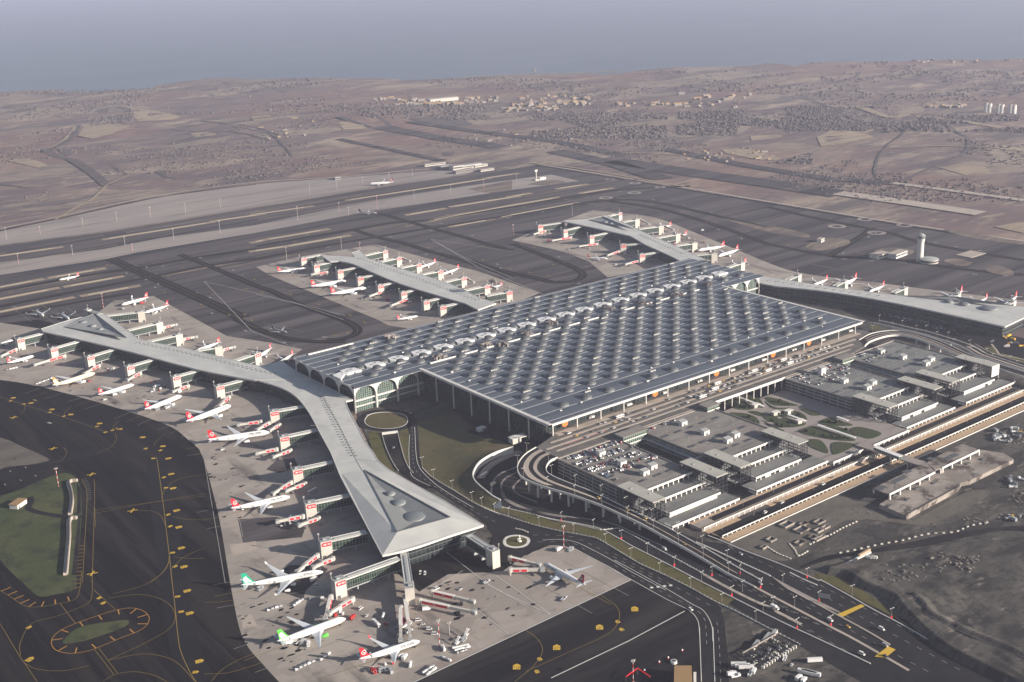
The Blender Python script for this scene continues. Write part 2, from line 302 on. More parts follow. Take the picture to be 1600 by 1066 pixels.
# ================================================================== ground
Z = lambda n: 0.06*n
coast = [(-900,170),(-300,146),(0,137),(60,134),(130,133),(200,130),(290,122),(340,118),(540,117),(640,120),(700,117),(760,113),(830,109),(900,110),(1000,104),(1080,99),(1200,93),(1400,88),(1600,84),(2100,74),(2700,66)]
def coast_y(x):
    for (a, b), (c, d) in zip(coast, coast[1:]):
        if a <= x <= c: return b+(d-b)*(x-a)/(c-a)
    return None
def proj(p):
    d = p-CAM; q = d.dot(FW)
    return (800+FPX*d.dot(RT)/q, 533-FPX*d.dot(UP)/q) if q > 100 else None
def land_h(x, y):
    dx = max(-2600-x, 0, x-1330); dy = max(-3000-y, 0, y-1900)
    far = min(1, max(0, (math.hypot(dx, dy)-40)/900)); far = far*far*(3-2*far)
    h = -0.6
    if far > 0:
        v = Vector((x/900, y/900, 3.1)); h += far*(15*(noise.noise(v)+.2)+8*noise.noise(v*3.1)+5*noise.noise(v*9))
    q = proj(Vector((x, y, 0)))
    if q:
        cy = coast_y(q[0])
        if cy is not None:
            k = (q[1]-cy)/14
            if k < 0: return -14
            if k < 1: h = -8+(h+8)*k
    return h
gm = MB(); gm.sm = True
rings = [0]+[60*i for i in range(1, 3)]+[150*1.055**i for i in range(0, 104)]; rings = [r for r in rings if r < 36000]
NS = 260; c0 = Vector((200, 500, 0)); vs = []; fs = []
for r in rings:
    for i in range(NS):
        a = 2*math.pi*i/NS; x, y = c0.x+r*math.cos(a), c0.y+r*math.sin(a); vs.append((x, y, land_h(x, y)))
for k in range(1, len(rings)-1):
    for i in range(NS): fs.append((k*NS+i, (k+1)*NS+i, (k+1)*NS+(i+1) % NS, k*NS+(i+1) % NS))
fs.append([NS+i for i in range(NS)]); gm.add(vs, fs)
struct('ground', gm, K['land'])
cs = [at(x, y, -5) for x, y in coast]
far = [CAM+(p-CAM)*1.0 for p in cs]
sm_ = MB(); fp = []
for p in cs:
    d = Vector((p.x-CAM.x, p.y-CAM.y, 0)).normalized(); fp.append(Vector((CAM.x+d.x*33000, CAM.y+d.y*33000, -5)))
near = [p-Vector((p.x-CAM.x, p.y-CAM.y, 0)).normalized()*350 for p in cs]
sm_.strip(fp, near); struct('sea', sm_, K['sea'])

def ground(name, mt, layer, *polys):
    b = MB()
    for i, p in enumerate(polys): b.sheet(p, Z(layer)+.009*(i % 6))
    return struct(name, b, K[mt])
def stripes(name, mt, layer, *rib):          # rib: (points, width)
    b = MB()
    for i, (p, wd) in enumerate(rib): b.ribbon(p, wd, Z(layer)+.002*(i % 25))
    return struct(name, b, K[mt])
P_ = lambda *f: gp('P', *f)
# the landside earth and the great asphalt sheet
ground('earth', 'dirt', 1, P_(540,600, 680,560, 860,660, 1180,445, 1750,560, 1900,800, 2000,1300, 1000,1300, 960,920, 760,860, 620,800))
ground('taxiway', 'asph', 2, P_(-160,412, 0,384.5, 177,361.7, 400,325, 577,296, 729,274, 836,259, 1000,284, 1200,317, 1400,350, 1600,380, 1760,404, 1760,560, 1560,492, 1380,470, 1190,441,
    900,560, 556,625, 500,640, 440,575, 300,560, 60,505, -160,540))
ground('service_asphalt', 'asphw', 3, P_(-160,520, 60,500, 300,555, 440,575, 500,640, 560,700, 640,800, 660,850, 760,850, 800,840, 860,840, 975,900, 1000,930, 700,1100, 640,1200, -260,1250, -260,560))
# bare concrete strips and aprons
ground('remote_apron', 'concp', 3, P_(-160,447, 0,410, 162,389.6, 253,372, 400,351.6, 535,323, 628,306, 729,291, 800,281, 862,273, 905,283, 800,297, 565,332.6, 400,364, 215,394.6, 167,404.8, 0,430, -160,470),
    P_(-160,396, 0,362, 110,339, 250,308, 400,288, 530,278, 640,270, 760,262, 729,272.5, 577,294.5, 400,323.5, 177,360, 0,383, -160,410))
ground('apron', 'conc', 5,
    smooth(P_(-150,582, 0,594, 84,610, 203,644, 267,667.5, 294,687.7, 311,702), 4)+smooth(P_(318,718, 326,745, 343,813, 360,913, 374,981.6, 388,1012, 408.5,1036, 436,1066, 500,1130), 4)
      +P_(560,1110, 648,1066, 986.6,906, 955.7,885.4, 907.6,861)+P_(880,852.8, 859,852.5, 820,868, 786,893, 700,898, 655,925, 625,900, 600,870, 560,800, 510,690, 470,620, 380,588, 200,545, 70,515, -30,500, -150,540),
    P_(240,463, 354.6,525.6, 422,535.7, 473,546, 452,560, 402,573, 199,534, 146,494, 178,470),
    P_(400,417.5, 466,402, 587,382, 675,406, 746,424, 844,458, 780,484, 640,514, 607,509, 590,500, 501,463, 420,430),
    smooth(P_(926,329, 992.5,335, 1035.6,344, 1086,364, 1154.6,392, 1200,411, 1238,424, 1288.7,432.7, 1377,443, 1453,453, 1600,470, 1760,488), 4)
      +P_(1760,520, 1600,490, 1400,470, 1195,446, 1060,412, 949.5,434, 921.6,410, 893.7,398, 863,389.6, 800,375.6, 836,361, 880,345))
ground('side_apron', 'asphs', 6, P_(648,1068, 987,907, 1077,955, 1094,975, 1094,1066, 1120,1250, 500,1250))
# loop aprons between the piers: slightly paler asphalt
loop1 = smooth(gp('A1', 945,268, 1165,498, 1330,530, 1460,540, 1560,520, 1620,490, 1590,420, 1500,340, 1300,290), 4, True)
# dark wheel tracks
tr = []
for k, pts in (('T0', (0,890, 400,815, 860,745, 1160,690, 1579,628)), ('T0', (0,985, 400,905, 880,812, 1310,728, 1579,690)), ('T1', (0,612, 300,560, 600,510, 830,470, 1100,445, 1579,370)), ('T1', (0,690, 420,610, 800,545, 1080,500, 1579,420)), ('T0', (0,1050, 380,975, 800,905)),
    ('T2', (0,372, 400,300, 700,262, 1100,240)), ('T2', (0,425, 450,345, 800,330, 1200,410, 1579,500)), ('T2', (560,330, 900,380, 1250,480, 1579,600)), ('T3', (0,370, 300,440, 700,520, 1000,600, 1579,700)), ('T3', (380,670, 560,560, 640,500)), ('T3', (0,600, 380,670, 800,700, 1250,760, 1579,790)),
    ('T0', (665,690, 870,785, 1100,885, 1300,975, 1480,1060)), ('T0', (700,690, 905,780, 1140,882, 1340,972, 1520,1050)), ('T1', (600,510, 760,560, 900,590, 1040,635, 1240,690, 1400,740, 1579,800)),
    ('T1', (745,405, 920,455, 1080,500, 1260,550, 1430,600, 1579,640)), ('P', (281,398, 304,407, 334,419, 367,433, 400,447, 425,455.5, 463,474, 501,488, 530,498, 550,507, 559,516, 553,524, 534,530, 510,532)), ('P', (800,381, 830,392, 863,405, 889,415, 909,426, 906,436, 884,441, 858,441)), ('A1', (1090,440, 1280,520, 1450,545, 1599,545)),
    ('B1', (600,170, 740,215, 900,250, 975,268)), ('L6', (0,305, 250,385, 520,470, 720,540, 850,585))):
    tr.append((smooth(gp(k, *pts), 6), 15 if k != 'B1' else 18))
stripes('wheel_tracks', 'track', 6, *tr)
stripes('taxi_strip', 'track', 6, (smooth(gp('L1', 1235,80, 1250,300, 1285,560, 1330,820, 1365,1065), 5)+smooth(gp('L2', 1395,560, 1440,760, 1490,930, 1580,1080), 5), 24))
# pale drainage strips between the taxiways, in a bed of bare earth
dr = [('T0',670,565,1270,470),('T0',1335,455,1579,420),('T0',0,672,320,626),('T0',0,865,195,828),('T0',345,800,580,760),('T0',440,855,690,810),('T0',545,912,790,868),('T0',0,938,290,882),('T0',0,1018,380,942),('T1',585,325,1400,200),('T1',1430,190,1579,168),('T1',1225,365,1579,310),('T1',955,415,1120,387),
      ('T1',1100,448,1579,360),('T1',1225,487,1415,452),('T1',1515,432,1579,420),('T1',80,568,395,515),('T1',205,610,525,555),('T1',0,585,40,576),('T1',0,640,170,615),('T1',0,415,300,372),('T2',0,420,370,352),('T2',0,360,250,318),('T2',300,255,425,235),('T2',445,282,580,260),('T2',0,305,75,292)]
beds = []; lines = []
for k, a, b, c, d in dr:
    p = gp(k, a, b, c, d); e = (p[1]-p[0]).normalized()*14
    lines.append((p, 4.5)); beds.append(([p[0]-e, p[1]+e*1.6], 17))
stripes('bare_beds', 'tan', 5, *beds); stripes('drainage_strips', 'pline', 7, *lines)
ground('bare_islands', 'bare', 7, smooth(gp('T3', 0,490, 120,505, 250,540, 240,560, 130,545, 0,520), 4, True), smooth(gp('T3', 230,620, 300,575, 400,560, 505,580, 470,610, 330,640), 4, True),
    smooth(gp('T3', 660,640, 760,620, 900,640, 850,670, 700,660), 4, True), smooth(gp('T3', 1080,700, 1180,690, 1260,715, 1190,735), 4, True), smooth(gp('T3', 1340,735, 1420,730, 1515,770, 1490,795, 1360,770), 4, True),
    smooth(gp('T3', 1080,510, 1250,530, 1579,590, 1579,605, 1250,560), 4, True), smooth(gp('T2', 100,230, 240,205, 330,215, 250,235), 4, True), gp('T1', 1300,260, 1579,205, 1579,262, 1450,285), smooth(gp('T2', 1300,440,1400,460,1579,500,1579,520,1420,480), 4, True))
rq = random.Random(23); extra_l, extra_b = [], []
for i in range(62):                                             # fainter bands of lighter asphalt and bare earth along the runways
    y = rq.choice((1022, 1052, 1085, 1112, 1145, 1168, 1192, 1392, 1418, 1450, 1475))+rq.uniform(-9, 9); x = rq.uniform(-420, 900); l_ = rq.uniform(120, 420); y -= max(0, x)*.045
    (extra_b if i % 4 == 0 else extra_l).append(([Vector((x, y, 0)), Vector((x+l_, y-l_*.04, 0))], rq.uniform(4, 12)))
for i in range(26):
    x = rq.uniform(620, 1120); y = rq.uniform(150, 950); l_ = rq.uniform(80, 240)
    if x > 830: extra_l.append(([Vector((x, y, 0)), Vector((x+rq.uniform(-12,12), y+l_, 0))], rq.uniform(4, 10)))
stripes('lighter_asphalt', 'asphl', 4, *extra_l); stripes('bare_bands', 'bare', 4.5, *extra_b)
# helipad-like pale rings on the asphalt beyond the tower
rg = MB()
for k, x, y, ro in (('T3',425,490,22),('T3',670,530,22),('T3',845,483,20),('T3',600,446,20),('T2',755,283,20),('T2',580,314,20),('T2',760,223,18),('T2',605,200,16),('T2',915,248,16)):
    c = gp(k, x, y)[0]; n = 28
    for ri, rr in ((ro*.42, ro*.82),):
        rg.strip([Vector((c.x+rr*math.cos(i*2*math.pi/n), c.y+rr*math.sin(i*2*math.pi/n), Z(8))) for i in range(n+1)], [Vector((c.x+ri*math.cos(i*2*math.pi/n), c.y+ri*math.sin(i*2*math.pi/n), Z(8))) for i in range(n+1)])
struct('pale_rings', rg, K['concp'])
# bottom-left grass island and its neighbours
isl = smooth(gp('L1', -40,390, 150,330, 330,250, 480,200, 560,210, 610,260, 632,330, 640,520), 4)+smooth(gp('L1', 638,560, 620,760, 596,1000)+gp('L2', 585,340, 420,385, 300,395, 200,310, 60,180, -40,60), 4)
ground('grass_island', 'grassd', 5, isl)
ground('earth_island', 'mud', 5, smooth(gp('L6', -60,630, 60,640, 170,690, 330,760, 380,800, 250,830, 60,850, -60,870), 4, True))
ground('oval_island', 'grassd', 6, smooth(gp('L2', 490,760, 620,640, 900,590, 1000,585, 985,630, 800,700, 640,750), 5, True))
stripes('island_track', 'track', 7, (smooth(gp('L1', 235,385, 240,430, 220,470, 280,500, 400,525, 560,545, 660,535), 5), 7))
stripes('dark_taxi_edge', 'track', 4, (smooth(gp('L6', -60,940, 200,880, 420,820, 600,770, 800,720), 5), 20))

# distant land: perimeter road, runways, quarry roads, fields, sandy cuts
stripes('perimeter_road', 'pale', 4, (smooth(P_(-160,398, 0,358, 100,337, 250,305, 400,285, 530,277, 660,265, 740,262), 5), 7), (smooth(P_(836,256, 1000,282, 1200,315, 1400,348, 1600,377, 1760,400), 5), 8))
stripes('perimeter_track', 'track', 4, (smooth(P_(-160,403, 0,361, 100,340, 250,308, 400,288), 5), 8), (smooth(P_(836,258, 1000,285, 1200,318, 1400,351, 1600,381, 1760,404), 5), 9))
def far_poly(name, mt, dz, *polys):
    b = MB(); b.sm = False
    for p in polys:                                            # follow the rolling land
        q = [Vector((v.x, v.y, land_h(v.x, v.y)+dz)) for v in p]; b.sheet(q)
    return struct(name, b, K[mt])
def far_rib(name, mt, dz, *rib):
    b = MB()
    for p, wd in rib:
        q = []
        for u, v in zip(p, p[1:]):
            n = max(1, int((v-u).length/40)); q += [u+(v-u)*(i/n) for i in range(n)]
        q.append(p[-1]); L, Rr = offset(q, wd/2), offset(q, -wd/2)
        mx = [max(land_h(a.x, a.y), land_h(c.x, c.y), land_h(e.x, e.y))+dz for a, c, e in zip(L, Rr, q)]
        b.strip([Vector((a.x, a.y, h)) for a, h in zip(L, mx)], [Vector((a.x, a.y, h)) for a, h in zip(Rr, mx)])
    return struct(name, b, K[mt])
s4 = lambda k, *f: smooth(gp(k, *f), 4)
far_rib('new_runway', 'asph', 1.6, (gp('B0', 0,650, 200,685, 480,745), 26), (gp('B0', 200,590, 460,640, 740,680), 60), (gp('B0', 330,570, 640,610, 1000,655, 1320,720), 42), (gp('C0', -60,690, 300,765, 700,830, 1000,850), 40), (gp('C0', -300,745, 60,800, 420,850, 760,900), 80), (gp('B0', 1000,700, 1280,760, 1500,830), 60), (gp('B0', 0,560, 140,595, 500,650), 22))
far_rib('concrete_runway', 'pale', 2.0, (gp('C0', 740,895, 1060,940, 1400,990), 46), (gp('C0', 990,850, 1300,890, 1599,930), 22))
far_rib('quarry_road', 'asphl', 1.6, (s4('A0', 365,570, 320,640, 230,690, 250,720, 350,745, 430,800, 500,860), 20), (s4('T0', 270,10, 330,50, 440,80, 520,130, 600,190, 660,240), 26))
far_rib('dirt_track', 'tan', 1.8, (s4('T0', 660,240, 560,330, 480,370, 340,450), 9), (s4('T0', 660,235, 800,175), 7), (s4('A0', 230,680, 300,640, 350,580), 12), (s4('B0', 570,360, 700,350, 900,340, 1100,335, 1300,325), 26), (s4('C0', 830,500, 980,545, 1100,540, 1500,600), 30),
    (s4('C0', 980,690, 1300,690, 1599,710), 10), (s4('C0', 700,640, 860,620, 1010,575), 18), (s4('B0', 880,755, 1100,780, 1599,865), 9))
far_poly('sandy_fields', 'tan', 1.2, gp('A0', 360,625, 390,575, 520,570, 605,580, 520,615, 430,635), s4('A0', 600,530, 720,515, 830,545, 640,560), s4('A0', 880,610, 960,605, 1000,630, 900,640), s4('A0', 20,740, 130,735, 220,765, 180,780), s4('A0', 1160,545, 1250,540, 1240,565, 1170,565), s4('C0', 640,640, 740,605, 840,620, 900,640, 760,670, 660,680), s4('C0', 1460,1050, 1599,1030, 1660,1060, 1599,1080), s4('C0', 200,690, 330,690, 470,735, 380,740, 220,710), s4('C0', 1200,780, 1380,775, 1440,800, 1330,815), s4('C0', 330,630, 460,625, 470,640, 340,650), s4('B0', 0,580, 80,575, 130,600, 20,610))
far_poly('dark_bank', 'wood', 1.0, s4('A0', 430,570, 460,545, 600,535, 590,560, 480,570), s4('A0', 440,520, 560,500, 610,520, 480,535), s4('A0', 270,690, 330,690, 325,720, 280,715), s4('T0', 960,150, 1010,155, 1040,185, 1140,190, 1050,195, 985,175), s4('T0', 680,120, 740,140, 800,178, 730,155), s4('B0', 320,560, 500,545, 620,580, 480,590), s4('B0', 480,705, 530,705, 520,720, 485,720))

# random tracks, ditches and hedge lines across the far land
rt = random.Random(17); pale_t, dark_t = [], []
for i in range(46):
    x, y = rt.uniform(-40, 1640), rt.uniform(95, 300); cy = coast_y(x)
    if cy is None or y < cy+10: continue
    p = at(x, y, 0)
    if p.y < 1950 and p.x < 1400: continue
    a = rt.choice((0, .3, 1.5, 1.2))+rt.uniform(-.5, .5); pts = [p]
    for k in range(rt.randrange(5, 11)):
        a += rt.uniform(-.16, .16); p = p+Vector((math.cos(a), math.sin(a), 0))*rt.uniform(60, 150)
        q = proj(p)
        if q is None or q[1] < (coast_y(q[0]) or 1e9)+8 or (p.y < 1950 and p.x < 1400): break
        pts.append(p)
    if len(pts) > 2: (pale_t if i % 5 < 2 else dark_t).append((smooth(pts, 4), rt.uniform(4, 8) if i % 5 < 2 else rt.uniform(5, 12)))
far_rib('country_track', 'tan', 1.5, *pale_t); far_rib('ditch_line', 'wood', 1.4, *dark_t)

# ================================================================== terminal
U = 36.0
XL, XR, XFL, XFR = -150.5, 603.0, -52.0, 515.0        # wide and front part, left/right edges
YF, YC, YB = -72.0, 194.0, 353.0                      # front edge, step, back edge
RZ = 36.0
term = thing('terminal_building', 'huge airport terminal with blue grey ribbed roof dotted by round skylights and a columned front', 'terminal', (225, 140, 0))
rp = MB()
ys = []; y = YF
bands = [YF, -60, -38, -14]+[-14+18*i for i in range(1, 13)]+[YB-U*0-0.0]
bands = [YF, -62, -40.5, -12]+[6+18*i for i in range(0, 20) if 6+18*i < YB-4]+[YB]
def roof_band(y0, y1, x0, x1):
    n = 4; A = []
    for i in range(n+1):
        t = i/n; A.append((y0+(y1-y0)*t, RZ+.45*math.sin(math.pi*t)+.2))
    for (ya, za), (yb, zb) in zip(A, A[1:]):
        rp.add([(x0,ya,za),(x1,ya,za),(x1,yb,zb),(x0,yb,zb)], [(0,1,2,3)])
seams = MB()
for y0, y1 in zip(bands, bands[1:]):
    x0, x1 = (XFL+.5, XFR-.5)
    if y0 >= YC-9: x0, x1 = XL+.5, XR-.5
    roof_band(y0, y1, x0, x1)
    if y0 > YF: seams.box(x0, y0-.28, RZ, x1, y0+.28, RZ+.5)
roofo = obj('roof', rp, K['roof'], term)
edge = MB()                                           # deep pale fascia round the roof
out = [(XFL,YF),(XFR,YF),(XFR,YC),(XR,YC),(XR,YB),(XL,YB),(XL,YC),(XFL,YC)]
for i, (a, b) in enumerate(zip(out, out[1:]+out[:1])):
    wd = 4.6 if i in (1, 7) else 1.6
    a, b = Vector((*a, 0)), Vector((*b, 0)); d = (b-a).normalized(); n = side(d)*(wd/2)
    edge.beam(a+n+Vector((0,0,RZ-2.0)), b+n+Vector((0,0,RZ-2.0)), wd, 2.9 if i in (1, 7) else 2.4)
obj('fascia', edge, K['fascia'], term); obj('roof_seam', seams, K['rim2'], roofo)
sof = MB(); sof.sheet([Vector((*p, 0)) for p in out], RZ-1.6); sof.f[-1].reverse(); obj('soffit', sof, K['grey'], term)
# skylights: lens-shaped domes standing on the vaults
def dome_mesh(big=1.0):
    b = MB(); b.sm = True; b.lathe([(7.4*big,0),(7.4*big,1.0),(6.5*big,1.35)], top=False, n=22); b.mi = 1; b.lathe([(6.3*big,1.1),(5.7*big,2.5),(4.0*big,3.4),(2.0*big,3.75),(.5,3.85)], n=22); return b
spots = [(a*U, -33.3, 1.05) for a in range(14)]
for k in range(0, 6):
    spots += [(a*U, k*U, 1) for a in range(14)]; spots += [((a-.5)*U, (k+.5)*U, 1) for a in range(15) if k < 5 or a > 0]
for a in range(-3, 17): spots.append((a*U, 6*U, 1))
for a in range(-2, 16): spots.append(((a+.0-.5)*U, 6.5*U, 1))
for a in range(-3, 16): spots.append((a*U+2, 7*U-1, 1.04))
for a in range(-2, 17): spots.append(((a-.5)*U, 7.75*U, 1))
for a in range(-3, 17): spots.append((a*U, 8.25*U, 1))
for a in range(-2, 17): spots.append(((a-.5)*U, 8.75*U, 1))
for a in range(-2, 16): spots.append((a*U, 9.25*U, 1))
spots = [s for s in spots if not any(abs(s[0]-q[0]) < 8 and abs(s[1]-q[1]) < 8 for q in ())]
spots.sort(key=lambda s: (Vector((s[0], s[1], 38))-CAM).length)
dm = dome_mesh().mesh('skylight'); dm.materials.append(K['rim']); dm.materials.append(K['dome'])
rest = MB()
for i, (x, y, bg_) in enumerate(spots):
    if i < 100:
        o = bpy.data.objects.new('skylight', dm); COL.objects.link(o); o.parent = roofo
        o.location = Vector((x, y, RZ+.55))-Vector(term.location); o.scale = (bg_, bg_, 1)
    else:
        rest.M = Matrix.LocRotScale((x, y, RZ+.55), None, (bg_, bg_, 1)); q = dome_mesh()
        rest.sm = True
        b0 = len(rest.v); rest.v += [tuple(rest.M @ Vector(v)) for v in q.v]; rest.f += [[b0+j for j in f] for f in q.f]; rest.m += q.m; rest.smf += [True]*len(q.f)
tag(obj('skylights', rest, [K['rim'], K['dome']], roofo), kind='stuff')
# pale lozenge-shaped membranes between the large skylights
mb = MB(); hole = MB()
for a in range(-3, 17):
    x, y = (a-.5)*U+1, 7*U-7
    mb.prism([Vector(p) for p in ((x-12,y-4,0),(x-8,y-9,0),(x+3,y-8,0),(x+13,y-9,0),(x+11,y+5,0),(x+2,y+9,0),(x-9,y+8,0))], RZ+.5, RZ+3.3)
    for dx in (-3.5, 3.5): hole.cbox(x+dx, y+dx*.4, RZ+3.3, 3.2, 1.5, .7)
mb.prism([Vector((XL+1, 224, 0)), Vector((XL+1, 246, 0)), Vector((-132, 250, 0)), Vector((-136, 238, 0))], RZ+.6, RZ+2.9)
obj('roof_membrane', mb, K['wht'], roofo); obj('vent_hatch', hole, K['dgrey'], roofo)
# small white plant boxes scattered between the skylights
pb = MB(); r2 = random.Random(3)
for x, y, s_ in spots:
    if r2.random() < .62: pb.cbox(x-14+r2.uniform(-3,3), y-13+r2.uniform(-3,3), RZ+1, r2.uniform(1.5,3.6), r2.uniform(1,2), r2.uniform(.8,1.6), r2.uniform(-.3,.3))
    if r2.random() < .2:
        for k in range(4): pb.cbox(x+10+k*2.4, y+12, RZ+1, 1.2, 1.6, 1.4)
obj('plant_box', pb, K['white'], roofo)
for x, y in ((687.5,559), (757.9,541), (787.9,539), (823.5,523.5), (862,505.7), (951,483), (1005.7,476), (1056.3,461), (1107,445.6), (609.4,528), (770,441)):
    c = at(x, y, RZ+2); q = MB()
    for k in range(16):
        a, d = r2.uniform(0,6.3), r2.uniform(1,10); q.cbox(c.x+d*math.cos(a), c.y+d*math.sin(a), RZ+1, r2.uniform(1,3.2), r2.uniform(1,2.5), r2.uniform(1.5,5.5), a)
    for k in range(7):
        a = r2.uniform(0,6.3); q.beam((c.x+9*math.cos(a), c.y+9*math.sin(a), RZ+3+k*.5), (c.x-6*math.cos(a), c.y-5*math.sin(a), RZ+3.5+k*.4), .7, .7)
    obj('roof_plant', q, K['concp'], roofo)
rl = MB()
for x0, y0, x1, y1 in ((-30, 5.55*U, 280, 5.55*U), (300, 5.6*U, 470, 5.6*U), (-130, 9.6*U, -60, 9.6*U)): rl.box(x0, y0-.7, RZ+.6, x1, y0+.7, RZ+2.2)
obj('maintenance_walkway', rl, K['white'], roofo)
# glazed walls set back under the roof
I = 9
for bx in ((XFL+I, YF+16, XFR-I, YF+17), (XFL+I, YF+17, XFL+I+1, YC+I), (XFR-I-1, YF+17, XFR-I, YC+I), (XL+3, YB-4, XR-3, YB-3)):
    gw = MB(); gw.box(bx[0], bx[1], 0, bx[2], bx[3], RZ-1.7); obj('glass_wall', gw, K['glass'], term)
for x0, x1 in ((XL+5, XFL+I), (XFR-I, XR-5)):
    gw = MB(); gw.box(x0, YC+5, 0, x1, YC+6, RZ-1.7); obj('glass_wall', gw, K['green_glass'], term)['label'] = 'sunlit green glass wall set back under pale arches'
for x0 in (XL+5, XR-6):
    gw = MB(); gw.box(x0, YC+6, 0, x0+1, YB-4, RZ-1.7); obj('glass_wall', gw, K['glass'], term)
# white columns along the edges
def column(x, y, z0=0, r=.85):
    b = MB(); b.lathe([(r*1.1,z0),(r,z0+3),(r,RZ-3.5),(r*1.9,RZ-1.7)], x, y, 0, 10); obj('column', b, K['fascia'], term)
for a in range(0, 16): column(-44+a*36.2, YF+3.5, 19)
for a in range(1, 7): column(XFL+3.2, YF+3.5+a*38, 0); column(XFR-3.2, YF+3.5+a*38, 0)
# arches: pale spandrels above round-headed bays
def arch_wall(p, q, nb, name, mt, dz=0):
    p, q = Vector(p), Vector(q); d = (q-p)/nb; L = d.length; e = d.normalized(); n = side(e)*.5; b = MB(); zt = RZ-1.9
    for k in range(nb):
        o = p+d*k; prof = []; hw = L/2-1.2; N = 14
        for i in range(N+1):
            a = math.pi*(1-i/N); prof.append((L/2+hw*math.cos(a), 21.5+11.5*math.sin(a)))
        for sgn in (-1, 1):
            lo = [o+e*x+n*sgn+Vector((0,0,z)) for x, z in [(0,21.5)]+prof+[(L,21.5)]]; hi = [o+e*x+n*sgn+Vector((0,0,zt)) for x, z in [(0,0)]+prof+[(L,0)]]
            b.strip(hi, lo) if sgn > 0 else b.strip(lo, hi)
        a_ = [o+e*x-n+Vector((0,0,z)) for x, z in prof]; c_ = [o+e*x+n+Vector((0,0,z)) for x, z in prof]; b.strip(a_, c_)
    for k in range(nb+1):
        o = p+d*k; b.tube([(o.x,o.y,0),(o.x,o.y,22)], 1.3, 8)
    return obj(name, b, mt, term)
arch_wall((XL+2.5, YC+2, 0), (XFL-1, YC+2, 0), 3, 'arcade', K['fascia']); arch_wall((XFR+1, YC+2, 0), (XR-2.5, YC+2, 0), 3, 'arcade', K['fascia'])
arch_wall((XL+2.5, YB-4, 0), (XL+2.5, YC+2, 0), 4, 'arcade', K['fascia']); arch_wall((XR-2.5, YC+2, 0), (XR-2.5, YB-4, 0), 4, 'arcade', K['fascia'])
bal = MB(); bal.box(XL+4, YC+2.5, 14.5, XFL+8, YC+4.9, 16.2); bal.box(XL+4, YC+2.5, 7, XFL+8, YC+4.9, 8); bal.box(XFR-8, YC+2.5, 14.5, XR-4, YC+4.9, 16.2); obj('balcony', bal, K['fascia'], term)
# round orange banners hung behind the front columns
for x in (-21, 122, 229, 336, 408):
    b = MB(); b.M = Matrix.Translation((x, YF+9.5, 28)) @ Matrix.Rotation(R(90), 4, 'X'); b.lathe([(4.6,-.3),(4.6,.3)], n=8); b.add([(4.6*math.cos(k*math.pi/4), 4.6*math.sin(k*math.pi/4), -.3) for k in range(8)], [list(range(7,-1,-1))])
    obj('banner', b, K['orange'], term)
for k in range(9):
    b = MB(); x = 20+k*60; b.box(x, YF+13.5, 19.2, x+8, YF+15.9, 23); obj('entrance_porch', b, K['fascia'], term)

